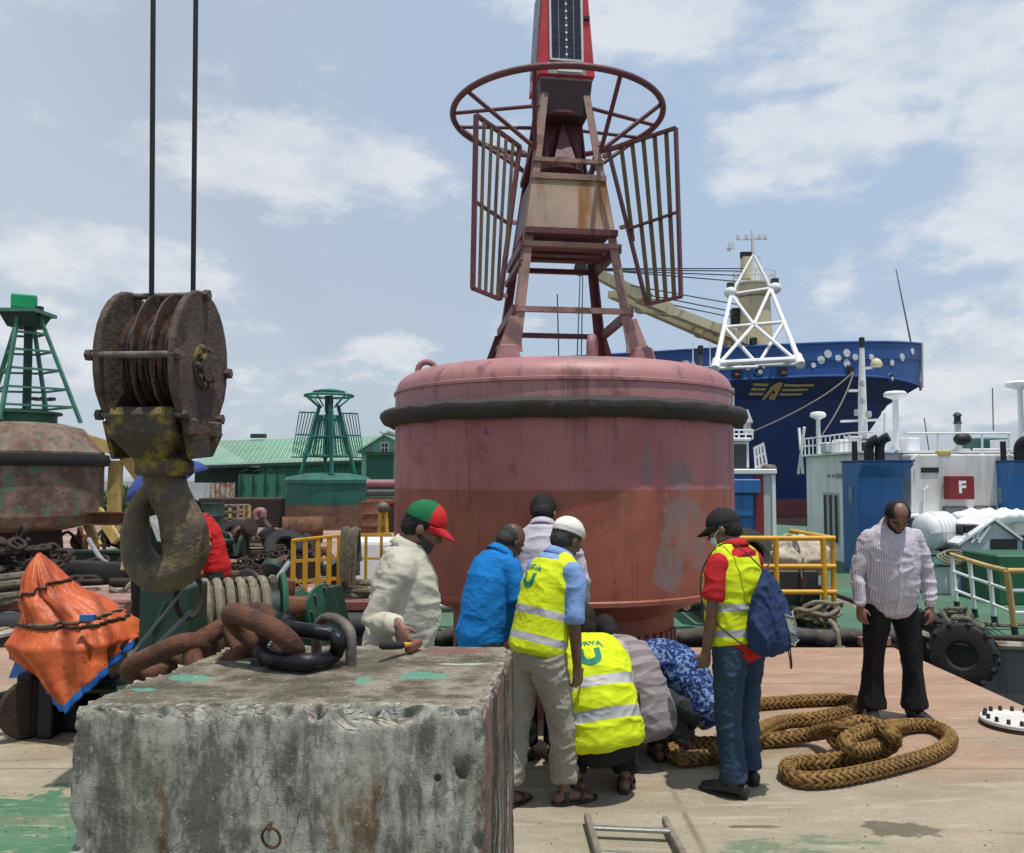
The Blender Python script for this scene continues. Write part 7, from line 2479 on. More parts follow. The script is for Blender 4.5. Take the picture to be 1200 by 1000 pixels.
# steel girders and pipes lying on the pontoon
def girder(a, b_, w, h, m, lab, cat='beam', name='steel_beam'):
 a, b_ = Vector(a), Vector(b_)
 r_ = empty(name, (a + b_) / 2, lab, cat)
 X, Y, T = frame(b_ - a, (0, 0, 1))
 MB().beam(a + X * (h / 2), b_ + X * (h / 2), w * .12, w, side=X).build('top_flange', m, r_, smooth=None)
 MB().beam(a - X * (h / 2), b_ - X * (h / 2), w * .12, w, side=X).build('bottom_flange', m, r_, smooth=None)
 MB().beam(a, b_, h, w * .12, side=X).build('web', m, r_, smooth=None)
 return r_


girder((at(78, 660, 12.8).x, 12.8, PON_Z + 0.18), (at(160, 650, 12.8).x, 12.8, PON_Z + 0.18), 0.25, 0.30, M['green_dark'], 'dark green steel beam lying on the pontoon right of the old buoy')
girder((at(100, 640, 14.3).x, 14.3, PON_Z + 0.75), (at(160, 640, 14.3).x, 14.3, PON_Z + 0.75), 0.2, 0.2, M['rust'], 'rusty beam laid across under the yellow trestle')
girder((at(262, 668, 13.0).x, 13.0, PON_Z + 0.08), (at(345, 668, 13.0).x, 13.2, PON_Z + 0.08), 0.12, 0.12, M['rust_red'], 'long reddish beam lying across the pink pontoon deck')
for i, (y, Y, r_, m, lab) in enumerate(((684, 11.2, 0.06, 'rust_dark', 'dark pipe lying across the pontoon deck behind the red shirt man'), (672, 12.2, 0.05, 'rust', 'thin rusty pipe lying across the pontoon deck'), (655, 15.0, 0.09, 'rust_dark', 'far thick pipe lying below the quay wall'))):
 tag(MB().tube((at(262, y, Y).x - 1.5, Y, PON_Z + r_), (at(346, y, Y).x, Y + 0.1, PON_Z + r_), r_, n=12).build('steel_pipe', M[m]), lab, 'pipe')
for i, (a, b_, lab) in enumerate((((104, 632, 12.6), (140, 668, 11.6), 'bent grey pipe leaning over the dark beam right of the tarpaulin'), ((128, 690, 10.6), (160, 678, 10.8), 'pale hose lying on the pontoon left of the hook'))):
 p, q = at(*a), at(*b_)
 mid = (p + q) / 2 + Vector((0, 0, -0.10))
 tag(MB().sweep(smooth_path([p, p.lerp(mid, .5) + Vector((0, 0, -.02)), mid, q], 5), 0.035, n=8).build('bent_pipe' if i == 0 else 'hose', M['galv'] if i == 0 else M['bleached_rope']), lab, 'pipe' if i == 0 else 'hose')
tyre(Vector((at(112, 672, 11.7).x, 11.7, PON_Z + 0.14)), (0.05, 0.1, 1), 0.42, 0.13, 'tyre', 'black tyre lying flat on the pontoon right of the tarpaulin', lugs=False)
tyre(Vector((at(334, 668, 14.5).x, 14.5, PON_Z + 0.22)), (0.4, -1, 0.9), 0.36, 0.11, 'tyre', 'dark tyre leaning behind the yellow rail under the green buoy', lugs=False)
tyre(Vector((at(272, 655, 16.5).x, 16.5, PON_Z + 0.26)), (-0.3, -1, 0.8), 0.38, 0.12, 'tyre', 'tyre standing among the clutter behind the red shirt man', lugs=False)

# rusty frames, drums and ladder below the shed
def low_frame():
 Y = 22.0
 def P(px, py, y=Y):
  return at(px, py, y)
 root = empty('pipe_rack', P(262, 650), 'rusty pipe rack of horizontal bars and thin posts below the shed', 'rack')
 for py in (594, 601, 609, 618):
  MB().tube(P(236, py), P(292, py - 1), 0.05, n=6).build('bar', M['grey_steel'], root)
 for px in (240, 258, 270, 292):
  MB().tube(Vector((P(px, 600).x, Y, PON_Z)), P(px, 592), 0.05, n=6).build('post', M['yellow_old'], root)
 lad_ = empty('ladder', P(282, 650, Y - .6), 'thin pale upright ladder against the rack below the shed', 'ladder')
 for px in (279, 286):
  MB().tube(Vector((P(px, 600, Y - .6).x, Y - .6, PON_Z)), P(px, 593, Y - .6), 0.035, n=6).build('rail', M['timber'], lad_)
 for k in range(6):
  MB().tube(P(279, 598 + k * 5, Y - .6), P(286, 598 + k * 5, Y - .6), 0.025, n=5).build('rung', M['timber'], lad_)
 tag(MB().span((P(231, 640, Y + 2).x, Y + 2, PON_Z), (P(340, 620, Y + 2).x, Y + 3, P(300, 584, Y + 2).z)).build('dark_barge_side', M['rust_dark'], smooth=None, bevel=0.03), 'dark rusty barge side lying behind the pipe rack', 'barge')
 tag(MB().span((P(120, 640, 30).x, 30, PON_Z), (P(240, 620, 30).x, 31, P(200, 606, 30).z)).build('low_wall', M['mud'], smooth=None, bevel=0.03), 'low earth coloured retaining wall behind the hook', 'wall')


low_frame()


def drum(px, Y, m, lab, tilt=None):
 c = Vector((at(px, 650, Y).x, Y, PON_Z))
 root = empty('oil_drum', c, lab, 'drum')
 ax = tilt or (0, 0, 1)
 c2 = c if not tilt else c + Vector((0, 0, 0.29))
 MB().lathe([(0.0, 0.0), (0.28, 0.0), (0.285, 0.02), (0.28, 0.04), (0.28, 0.28), (0.295, 0.30), (0.28, 0.32), (0.28, 0.56), (0.295, 0.58), (0.28, 0.60), (0.28, 0.84), (0.285, 0.86), (0.27, 0.87), (0.27, 0.85), (0, 0.85)], c2, 28, axis=ax).build('shell', M[m], root, smooth=40)


drum(330, 18.5, 'rust', 'rusty oil drum lying on its side under the green buoy', (1, 0.3, 0))
drum(246, 19, 'green_dark', 'dark green oil drum behind the red shirt man')
drum(436, 20, 'rust_red', 'reddish oil drum right of the green buoy')

# crane boom / davit bits: red bent ventilator and hoses
c = Vector((at(310, 660, 16.0).x, 16.0, PON_Z))
vr = empty('goose_neck_pipe', c, 'tall bent rusty gooseneck pipe with a pink hooked top left of the green buoy', 'pipe')
q = [at(318, 660, 16), at(317, 640, 16), at(318, 622, 16), at(311, 612, 16), at(308, 604, 16)]
MB().sweep(smooth_path([Vector((q[0].x, 16, PON_Z))] + q[1:], 5), 0.045, n=8).build('pipe', M['grey_steel'], vr)
MB().sweep(smooth_path([at(308, 606, 16), at(308, 600, 16), at(304, 599, 16), at(300, 602, 16), at(301, 609, 16)], 5), 0.07, n=10).build('hook_top', M['buoy_pink'], vr)

# loose poles and hoses thrown across in front of the yellow rail
for i, (a, b_, r_, m, lab) in enumerate((((300, 715, 9.7), (338, 660, 11.0), 0.035, 'galv', 'grey pole leaning up in front of the brown chain heap'),
                                         ((296, 702, 10.1), (345, 684, 10.8), 0.03, 'bleached_rope', 'pale pole lying across in front of the yellow rail'),
                                         ((318, 724, 9.3), (372, 694, 10.0), 0.03, 'bleached_rope', 'pale hose dropping from the rail towards the capstan'))):
 p, q = at(*a), at(*b_)
 p.z, q.z = max(p.z, 0.03), max(q.z, PON_Z + 0.03)
 tag(MB().sweep(smooth_path([p, p.lerp(q, .5) + Vector((0, 0, -0.04 if i else 0)), q], 6), r_, n=8).build('hose' if i == 2 else 'pole', M[m]), lab, 'hose' if i == 2 else 'pole')
b0 = at(298, 694, 10.3)
tag(MB().box(Vector((b0.x, 10.3, PON_Z + 0.13)), (0.30, 0.25, 0.22), 0.3).build('black_box', M['black'], smooth=None, bevel=0.02), 'small black box on the pontoon edge right of the red shirt man', 'box')

# grating / slack cable snarl in front
c = Vector((at(302, 705, 9.95).x, 9.95, PON_Z))
sn = empty('cable_snarl', c, 'snarl of dark cable and rope on the pontoon edge behind the windlass', 'cable')
rs = np.random.RandomState(31)
for i in range(9):
 pts = [c + Vector((rs.uniform(-0.5, 0.5), rs.uniform(-0.1, 0.5), rs.uniform(0.02, 0.25))) for _ in range(5)]
 MB().sweep(smooth_path(pts, 5), rs.uniform(0.012, 0.03), n=6).build('cable', M[('black', 'old_rope', 'rust_dark')[i % 3]], sn)


# ---- yellow rails on the pontoon edge
def yellow_rail():
 Y0 = 10.05
 root = empty('pontoon_rail', at(390, 690, Y0), 'yellow steel guard rail of flat posts on the pontoon edge, hung with rope', 'guard rail')
 def P(px, py, Y=Y0):
  return at(px, py, Y)
 tops = [(344, 633), (358, 631.5), (373, 630), (386, 629), (398, 628)]
 for i, (px, py) in enumerate(tops):
  a = P(px, py)
  MB().beam((a.x, Y0, PON_Z), a, 0.055, 0.04, side=(1, 0, 0)).build('rail_post', M['yellow'], root, smooth=None, bevel=0.006)
 MB().beam(P(342, 633.5), P(399, 627.5), 0.035, 0.05, side=(0, 0, 1)).build('top_bar', M['yellow'], root, smooth=None, bevel=0.008)
 for y0_, y1_ in ((658, 654), (682, 678)):
  MB().beam(P(343, y0_), P(399, y1_), 0.035, 0.025).build('mid_bar', M['yellow'], root, smooth=None)
 Y1 = 10.5
 MB().beam(P(399, 627.5), P(458, 627, Y1), 0.04, 0.04).build('top_bar', M['yellow'], root, smooth=None)
 MB().beam(P(399, 654), P(450, 655, Y1), 0.03, 0.03).build('mid_bar', M['yellow'], root, smooth=None)
 for px in (429, 447):
  a = P(px, 627, Y1)
  MB().beam((a.x, Y1, PON_Z), a, 0.035, 0.03, side=(1, 0, 0)).build('rail_post', M['yellow'], root, smooth=None)
 # rope hung over it
 rr = empty('hung_rope', P(409, 650), 'hank of dark rope hung over the yellow pontoon rail', 'rope')
 rs2 = np.random.RandomState(17)
 for k in range(9):
  px = 402 + k * 2.0
  zt = 622 + rs2.uniform(0, 4)
  zb = rs2.uniform(668, 690)
  pts = [P(px - 2, zb, Y0 - 0.06), P(px - 1 + rs2.normal(), 648, Y0 - 0.08), P(px, zt, Y0 - 0.05), P(px + 2, zt - 1, Y0), P(px + 3, 640, Y0 + 0.08), P(px + 4, zb - 12, Y0 + 0.1)]
  MB().sweep(smooth_path(pts, 5), 0.026, n=7).build('rope_strand', M['old_rope'], rr)


yellow_rail()
c = Vector((at(437, 668, 11.4).x, 11.4, PON_Z))
o = MB().span(c + Vector((-0.42, 0, 0.0)), c + Vector((0.55, 0.5, at(437, 632, 11.4).z - PON_Z))).build('white_crate', M['white_clean'], smooth=None, bevel=0.08, seg=3)
tag(o, 'large white wrapped crate behind the yellow rail beside the cream shirt man', 'crate')
c = at(449, 605, 13.0)
dv_ = empty('davit_post', (c.x, 13, PON_Z), 'slim yellow davit post with a grey knob left of the red buoy', 'davit')
for dx in (-0.07, 0.07):
 MB().tube((c.x + dx * 1.3, 13, PON_Z), (c.x + dx * 0.6, 13, at(449, 600, 13).z), 0.03, n=8).build('post', M['yellow'], dv_)
MB().ell(at(449, 595, 13), (0.10, 0.10, 0.09)).build('knob', M['grey_steel'], dv_)
# pipe stack behind, right of the green buoy
for i, (py, m, lab) in enumerate(((567, 'buoy_pink', 'pink pipe, topmost of the stack right of the green buoy'), (577, 'hull_grey', 'grey pipe in the middle of the stack right of the green buoy'), (588, 'rust_red', 'rust red pipe, lowest of the stack right of the green buoy'))):
 a, b_ = at(430, py, 22), at(500, py, 22)
 tag(MB().tube(a, b_, 0.11, n=14).build('stacked_pipe', M[m]), lab, 'pipe', 'pipes stacked right of the green buoy')
a = at(430, 594, 22)
tag(MB().span((a.x, 21.9, PON_Z), (a.x + 1.6, 22.3, at(430, 593, 22).z)).build('pipe_rest', M['rust_dark'], smooth=None), 'dark steel rest carrying the pipe stack right of the green buoy', 'rest')

# heap of scrap iron and the dark machinery behind it
def scrap(px, Y, w, n, lab, seed, hgt):
 rs = np.random.RandomState(seed)
 c = Vector((at(px, 650, Y).x, Y, PON_Z))
 root = empty('scrap_heap', c, lab, 'scrap heap')
 mats_ = ('rust_dark', 'rust', 'black_steel', 'green_dark', 'rust_dark')
 for i in range(n):
  k = rs.uniform(-1, 1)
  q = c + Vector((k * w, rs.uniform(-0.4, 0.4), 0))
  h = hgt * (1 - k * k) * rs.uniform(0.4, 1)
  m = M[mats_[rs.randint(5)]]
  t = rs.randint(3)
  if t == 0:
   d = Vector((rs.uniform(-1, 1), rs.uniform(-.5, .5), rs.uniform(-.2, .6))) * 0.6
   MB().sweep(smooth_path([q + Vector((0, 0, 0.05)), q + d * .5 + Vector((0, 0, h)), q + d + Vector((0, 0, 0.06))], 5), rs.uniform(.02, .05), n=7).build('bent_pipe', m, root)
  elif t == 1:
   MB().box(q + Vector((0, 0, h * .5 + .05)), (rs.uniform(.15, .5), rs.uniform(.1, .3), rs.uniform(.03, .25)), Matrix.Rotation(rs.uniform(-.5, .5), 3, 'Y') @ Matrix.Rotation(rs.uniform(0, 3), 3, 'Z')).build('plate', m, root, smooth=None, bevel=.008)
  else:
   MB().lathe([(.0, -.05), (.16, -.05), (.17, 0), (.16, .05), (.07, .07), (0, .07)], q + Vector((0, 0, h * .5 + .12)), 18, axis=(rs.normal(), rs.normal(), .6)).build('wheel', m, root, smooth=35)


scrap(305, 15.2, 1.0, 26, 'dark scrap heap of bent pipes and wheels below the green buoy', 41, 0.9)
scrap(352, 12.0, 0.6, 16, 'small dark scrap heap just behind the yellow rail posts', 43, 0.45)
scrap(132, 16.5, 1.1, 18, 'dark scrap heap under the yellow trestle props', 47, 0.5)
# ------------------------------------------------------------------ people
def remesh(mb, vox, it=4, fac=0.5, wr=None):
 """union of the closed shells in mb as one continuous smoothed mesh; wr = list of fold fields (amplitude, frequencies, offset)"""
 me = mb.mesh('tmp', [])
 o = bpy.data.objects.new('tmp', me)
 COL.objects.link(o)
 m = o.modifiers.new('r', 'REMESH')
 m.mode, m.voxel_size = 'VOXEL', vox
 if it:
  s = o.modifiers.new('s', 'SMOOTH')
  s.iterations, s.factor = it, fac
 dg = bpy.context.evaluated_depsgraph_get()
 out = bpy.data.meshes.new_from_object(o.evaluated_get(dg))
 bpy.data.objects.remove(o)
 bpy.data.meshes.remove(me)
 out.polygons.foreach_set('use_smooth', [True] * len(out.polygons))
 if wr:
  n = len(out.vertices)
  v, nn = np.empty(n * 3), np.empty(n * 3)
  out.vertices.foreach_get('co', v)
  out.vertices.foreach_get('normal', nn)
  v, nn = v.reshape(-1, 3), nn.reshape(-1, 3)
  d = np.zeros(n)
  for amp, fr, off in wr:
   P = v * np.array(fr) + off
   w = np.stack([pn(P * 0.6 + 3), pn(P * 0.6 + 8), pn(P * 0.6 + 13)], 1) * 0.7
   f = 1 - np.abs(pn(P + w)) * 2.0
   d += amp * (np.clip(f, 0, 1) ** 2 - 0.22)
  v = v + nn * d[:, None]
  out.vertices.foreach_set('co', v.ravel())
  out.update()
 return out


def add_mesh(name, me, mats, parent):
 me.name = name
 me.materials.clear()
 for m in (mats if isinstance(mats, (list, tuple)) else [mats]):
  me.materials.append(m)
 o = bpy.data.objects.new(name, me)
 COL.objects.link(o)
 o.parent = parent
 return o


def cut(me, p, n, keep_positive=True, fill=True):
 bm = bmesh.new()
 bm.from_mesh(me)
 g = bm.verts[:] + bm.edges[:] + bm.faces[:]
 r_ = bmesh.ops.bisect_plane(bm, geom=g, plane_co=p, plane_no=n, clear_inner=keep_positive, clear_outer=not keep_positive)
 if fill:
  e = [x for x in r_['geom_cut'] if isinstance(x, bmesh.types.BMEdge)]
  bmesh.ops.holes_fill(bm, edges=e)
 bm.to_mesh(me)
 bm.free()
 return me


def score(me, planes):
 """cut edge lines across a mesh without removing anything"""
 bm = bmesh.new()
 bm.from_mesh(me)
 for p, n in planes:
  bmesh.ops.bisect_plane(bm, geom=bm.verts[:] + bm.edges[:] + bm.faces[:], plane_co=p, plane_no=n)
 bm.to_mesh(me)
 bm.free()


SK = {'dark': skin_mat('skin_dark', (0.155, 0.075, 0.044)), 'mid': skin_mat('skin_mid', (0.215, 0.108, 0.064)), 'deep': skin_mat('skin_deep', (0.115, 0.055, 0.034))}
M['hair'] = plain('hair_black', (0.006, 0.0055, 0.0055), 0.75, 0, 0.3, 40, 0.6, 220)
M['hair_grey'] = plain('hair_grey', (0.030, 0.027, 0.026), 0.6, 0, 0.5, 60, 0.6, 220)
M['hivis'] = cloth('hivis_yellow', (0.62, 0.72, 0.012), rough=0.75, var=0.08)
M['reflect'] = plain('reflective_band', (0.40, 0.40, 0.41), 0.55, 0.0, 0.12, 20)
M['teal_print'] = plain('teal_print', (0.0, 0.20, 0.15), 0.7)
M['eye_white'] = plain('eye_white', (0.30, 0.27, 0.25), 0.3)
M['leather_black'] = plain('leather_black', (0.018, 0.016, 0.015), 0.45, 0, 0.3, 10, 0.2)
FOLD = [(0.011, (4, 4, 8), 2.0), (0.0025, (13, 13, 22), 5.0)]
FOLD_LEG = [(0.010, (6, 6, 8), 4.0), (0.003, (16, 16, 22), 7.0)]


def rotx(v, a, c=Vector((0, 0, 0))):
 return Matrix.Rotation(a, 3, 'X') @ (Vector(v) - c) + c


class Person:
 """local frame: x to the figure's right, y forwards, z up"""

 def __init__(s, label, loc, heading, scale=1.0, z=0.0):
  s.root = empty('person', (loc[0], loc[1], z), label, 'person', 'men around the buoy')
  s.root.rotation_euler = (0, 0, math.atan2(heading[1], heading[0]) - math.pi / 2)
  s.root.scale = (scale,) * 3
  s.belly = 0.0
  s.wide = 1.0

 # ---- poses
 def stand(s, lean=0, side=0, bow=10, turn=0, arms=None, stride=0.0, spread=0.09, hunch=0, knees=0.02):
  H = Vector((0, 0, 0.88))
  L = R(-lean)

  def up(p, extra=0):
   q = rotx(p, L + R(-extra), H)
   return Matrix.Rotation(R(side), 3, 'Y') @ (q - H) + H
  s.spine = [up((0, 0, .78)), up((0, 0, .88)), up((0, .005, .98)), up((0, .012, 1.12)), up((0, .01, 1.26), hunch * .5), up((0, 0, 1.37), hunch), up((0, 0.005, 1.425), hunch)]
  s.spine[0] = Vector((0, 0, .79))
  s.sh = [up((x * .178, 0.0, 1.335), hunch) for x in (-1, 1)]
  nb = s.spine[-1]
  a = R(-(lean + hunch) * 0.6 - bow)
  hd = rotx((0, 0.02, 0.125), a)
  s.C = nb + Matrix.Rotation(R(side * .5), 3, 'Y') @ hd
  s.pitch, s.yaw = a, R(turn)
  s.hip = [Vector((x * .088, 0, .86)) for x in (-1, 1)]
  s.kn = [Vector((x * (.06 + spread * .5), stride * sg * .55 + knees, .47)) for x, sg in ((-1, -1), (1, 1))]
  s.an = [Vector((x * spread, stride * sg, .085)) for x, sg in ((-1, -1), (1, 1))]
  s.toe = [Vector((x * .25, 1, 0)).normalized() for x in (-1, 1)]
  s._arms(arms)

 def squat(s, lean=40, bow=40, turn=0, arms=None, width=.17, side=0):
  H = Vector((0, -0.12, 0.30))
  L = R(-lean)

  def up(p, e=0):
   q = rotx(p, L + R(-e), Vector((0, 0, 0))) + H
   return Matrix.Rotation(R(side), 3, 'Y') @ (q - H) + H
  s.spine = [up((0, -.02, -.09)), up((0, -.03, .0)), up((0, -.05, .11)), up((0, -.06, .25)), up((0, -.05, .39), 6), up((0, -.02, .50), 12), up((0, 0, .555), 14)]
  s.sh = [up((x * .185, 0.0, .485), 12) for x in (-1, 1)]
  a = L - R(bow)
  s.C = s.spine[-1] + rotx((0, 0.02, 0.125), a)
  s.pitch, s.yaw = a, R(turn)
  s.hip = [H + Vector((x * .09, .01, -.01)) for x in (-1, 1)]
  s.kn = [Vector((x * (width + .05), .27, .46)) for x in (-1, 1)]
  s.an = [Vector((x * width * .8, -.02, .09)) for x in (-1, 1)]
  s.toe = [Vector((x * .35, 1, 0)).normalized() for x in (-1, 1)]
  s._arms(arms)

 def _arms(s, arms):
  arms = arms or [((-.12, .05, -1), (-.02, .2, -1)), ((.12, .05, -1), (.02, .2, -1))]
  s.el, s.wr, s.hd = [], [], []
  for sh, (u, f) in zip(s.sh, arms):
   e = sh + Vector(u).normalized() * .275
   w = e + Vector(f).normalized() * .235
   s.el.append(e)
   s.wr.append(w)
   s.hd.append(Vector(f).normalized())

 def reach(s, k, wrist, hand=None, pole=(0, -1, -1)):
  """bend arm k so the wrist comes to a world point"""
  bpy.context.view_layer.update()
  Mi = s.root.matrix_world.inverted()
  w = Mi @ Vector(wrist)
  d = w - s.sh[k]
  a, b = .275, .235
  L = min(d.length, a + b - .004)
  d.normalize()
  w = s.sh[k] + d * L
  ca = (a * a + L * L - b * b) / (2 * a * L)
  pv = Vector(pole)
  pv = (pv - pv.dot(d) * d).normalized()
  s.el[k] = s.sh[k] + d * (a * ca) + pv * (a * math.sqrt(max(0, 1 - ca * ca)))
  s.wr[k] = w
  s.hd[k] = (w - s.el[k]).normalized() if hand is None else (Mi.to_3x3() @ Vector(hand)).normalized()

 # ---- anatomy
 def head_axes(s):
  Rm = Matrix.Rotation(s.pitch, 3, 'X')
  Rm = Rm @ Matrix.Rotation(s.yaw, 3, 'Z')
  return Rm          # columns: right, forward, up

 def torso(s, mb, grow, i0=0, i1=6, sc=1.0):
  rad = [(.135, .10), (.168, .122), (.162, .118), (.160, .116), (.172, .118), (.150, .095), (.075, .068)]
  by = [0, .3, .8, 1, .45, 0, 0]
  pts, rr = [], []
  sp = smooth_path(s.spine, 3)
  n = 3
  for i in range(i0 * n, i1 * n + 1):
   a, t = min(i // n, 5), (i - min(i // n, 5) * n) / n
   w = [(rad[a][k] * (1 - t) + rad[a + 1][k] * t) for k in (0, 1)]
   b = (by[a] * (1 - t) + by[a + 1] * t) * s.belly
   pts.append(sp[min(i, len(sp) - 1)] + Vector((0, b * .55, 0)))
   rr.append((w[0] * sc * s.wide + grow + b * .25, w[1] * sc + grow + b * .6))
  mb.sweep(pts, rr, side=(1, 0, 0), n=24, caps='round', dome=0.35)

 def build_body(s, skin, vox=0.0065, hands=True, beard=False, ears=True, shod=True):
  mb = MB()
  s.torso(mb, -0.018)
  A = s.head_axes()
  Rt, F, U = A.col[0], A.col[1], A.col[2]
  C = s.C
  # head
  mb.ell(C + U * .028 - F * .010, (.074, .094, .088), A)
  mb.ell(C - U * .040 + F * .020, (.057, .068, .074), A)
  mb.ell(C - U * .090 + F * .055, (.030, .028, .024), A)
  mb.ell(C + U * .022 + F * .074, (.050, .016, .013), A)
  for x in (-1, 1):
   mb.ell(C - U * .018 + F * .066 + Rt * (.040 * x), (.022, .020, .018), A)
   mb.ell(C - U * .010 - F * .004 + Rt * (.076 * x), (.011, .021, .032), A, 12, 8)
   mb.ell(C - U * .062 + F * .015 + Rt * (.045 * x), (.016, .035, .022), A)
  mb.sweep([C + F * .080 + U * .012, C + F * .094 - U * .012, C + F * .104 - U * .030, C + F * .092 - U * .038], [.008, .011, .016, .012], side=Rt, n=10, caps='round')
  mb.ell(C - U * .056 + F * .082, (.024, .010, .007), A, 12, 8)
  mb.ell(C - U * .068 + F * .080, (.021, .011, .008), A, 12, 8)
  nb = s.spine[-1]
  mb.sweep([s.spine[-2], nb, C - U * .05 - F * .018, C - F * .02], [.070, .062, .056, .055], side=Rt, n=16, caps='round')
  # arms and hands
  for k in (0, 1):
   sh, e, w, d = s.sh[k], s.el[k], s.wr[k], s.hd[k]
   mb.ell(sh.lerp(s.spine[4], .1), (.046, .044, .044))
   mb.sweep([sh, sh.lerp(e, .45), e, e.lerp(w, .3), w], [.042, .039, .033, .036, .026], side=(1, 0, 0), n=14, caps='round')
   s._hand(mb, k, w, d)
  # legs and feet
  for k in (0, 1):
   h, kn, an = s.hip[k], s.kn[k], s.an[k]
   mb.sweep([h, h.lerp(kn, .4), kn, kn.lerp(an, .3), kn.lerp(an, .7), an], [.080, .072, .052, .052, .038, .035], side=(1, 0, 0), n=14, caps='round')
   t = s.toe[k]
   sd = Vector((t.y, -t.x, 0))
   base = Vector((an.x, an.y, 0))
   mb.sweep([base - t * .05 + Vector((0, 0, .040)), base + t * .03 + Vector((0, 0, .046)), base + t * .10 + Vector((0, 0, .034)), base + t * .165 + Vector((0, 0, .022))], [(.031, .036), (.034, .042), (.043, .028), (.038, .018)], side=sd, n=14, caps='round')
   if not shod:
    for j in range(5):
     o = (j - 2) * .017
     side = -1 if k == 0 else 1
     q = base + t * (.165 - .006 * abs(j - 1)) + sd * (o) + Vector((0, 0, .018))
     mb.sweep([q, q + t * (.03 - .003 * j)], [.0095, .0075], side=sd, n=8, caps='round')
  me = remesh(mb, vox, 3, 0.5)
  s.skin = skin
  s.body = add_mesh('body', me, skin, s.root)
  return s.body

 def _hand(s, mb, k, w, d, curl=None):
  # palm faces the thigh; thumb forward
  inward = Vector((1 if k == 0 else -1, 0, 0))
  if getattr(s, 'palm', None) and s.palm[k]:
   inward = Vector(s.palm[k])
  N = (inward - inward.dot(d) * d).normalized()
  S = d.cross(N).normalized()
  if S.y < 0 and abs(S.y) > 0.2:
   S = -S
  elif S.z < 0 and abs(S.y) <= 0.2:
   S = -S
  mb.sweep([w - d * .02, w + d * .02, w + d * .055, w + d * .088], [(.026, .019), (.034, .017), (.041, .015), (.038, .012)], side=S, n=12, caps='round')
  c = (curl if curl is not None else getattr(s, 'curl', [0.5, 0.5])[k])
  for j, (o, L) in enumerate(((.030, .066), (.010, .074), (-.010, .069), (-.029, .054))):
   p = w + d * .082 + S * o
   dd = d.copy()
   pts = [p - d * .02, p]
   for q in (.42, .32, .26):
    ang = c * (0.9 + 0.12 * j)
    dd = (dd * math.cos(ang) + N * math.sin(ang)).normalized()
    N2 = N
    p = p + dd * (L * q)
    pts.append(p)
   mb.sweep(pts, [.0095, .0095, .0088, .008, .0068], side=S, n=8, caps='round')
  p = w + d * .022 + S * .026
  t1 = (d * .65 + S * .65 + N * .35).normalized()
  t2 = (d * .85 + S * .25 + N * .45).normalized()
  mb.sweep([p - S * .01, p + t1 * .032, p + t1 * .032 + t2 * .030], [.013, .0105, .008], side=N, n=8, caps='round')

 def hair(s, mat, kind='short'):
  A = s.head_axes()
  Rt, F, U = A.col[0], A.col[1], A.col[2]
  C = s.C
  mb = MB()
  g = .010
  mb.ell(C + U * .028 - F * .010, (.074 + g, .094 + g * .8, .088 + (g if kind == 'short' else 0.004)), A, 28, 18)
  mb.ell(C - U * .015 - F * .045, (.066 + g * .5, .055 + g, .070), A, 24, 16)
  me = remesh(mb, .006, 2, 0.5, [(0.004, (60, 60, 60), 1.0), (0.003, (110, 110, 110), 6.0)])
  # hairline from forehead over the ears to the nape
  cut(me, C + U * .062 + F * .072, (-F * .80 + U * .60).normalized())
  cut(me, C - U * .062 - F * .09, (U * .95 + F * .3).normalized())
  if kind == 'bald':
   cut(me, C + U * .040 - F * .060, (-U * .88 - F * .48).normalized())
  elif kind == 'thin':
   cut(me, C + U * .098 - F * .0, (-U * .86 - F * .5).normalized())
  return add_mesh('hair', me, mat, s.root)

 def beard(s, mat, g=.006):
  A = s.head_axes()
  F, U = A.col[1], A.col[2]
  C = s.C
  mb = MB()
  mb.ell(C - U * .052 + F * .022, (.058 + g, .064 + g, .068 + g), A, 24, 16)
  mb.ell(C - U * .090 + F * .053, (.034 + g, .030 + g, .026 + g), A, 16, 12)
  me = remesh(mb, .006, 2, 0.5, [(0.003, (90, 90, 90), 1.0)])
  cut(me, C - U * .045 + F * .05, (-U * .9 - F * .25).normalized())
  return add_mesh('beard', me, mat, s.root)

 def eyes(s):
  A = s.head_axes()
  Rt, F, U = A.col[0], A.col[1], A.col[2]
  for x in (-1, 1):
   c = s.C + F * .081 + U * .002 + Rt * (.031 * x)
   MBL(s, 'eye', M['eye_white'], lambda mb: mb.ell(c - F * .002, (.010, .005, .004), A, 12, 8))
   MBL(s, 'pupil', M['black'], lambda mb: mb.ell(c + F * .004 - U * .001, (.0055, .003, .0052), A, 10, 6))
   MBL(s, 'eyebrow', M['hair'], lambda mb: mb.sweep([c + U * .019 - Rt * .016 * x, c + U * .023 + F * .004, c + U * .017 + Rt * .020 * x], [.0035, .005, .003], n=6, caps='round'))

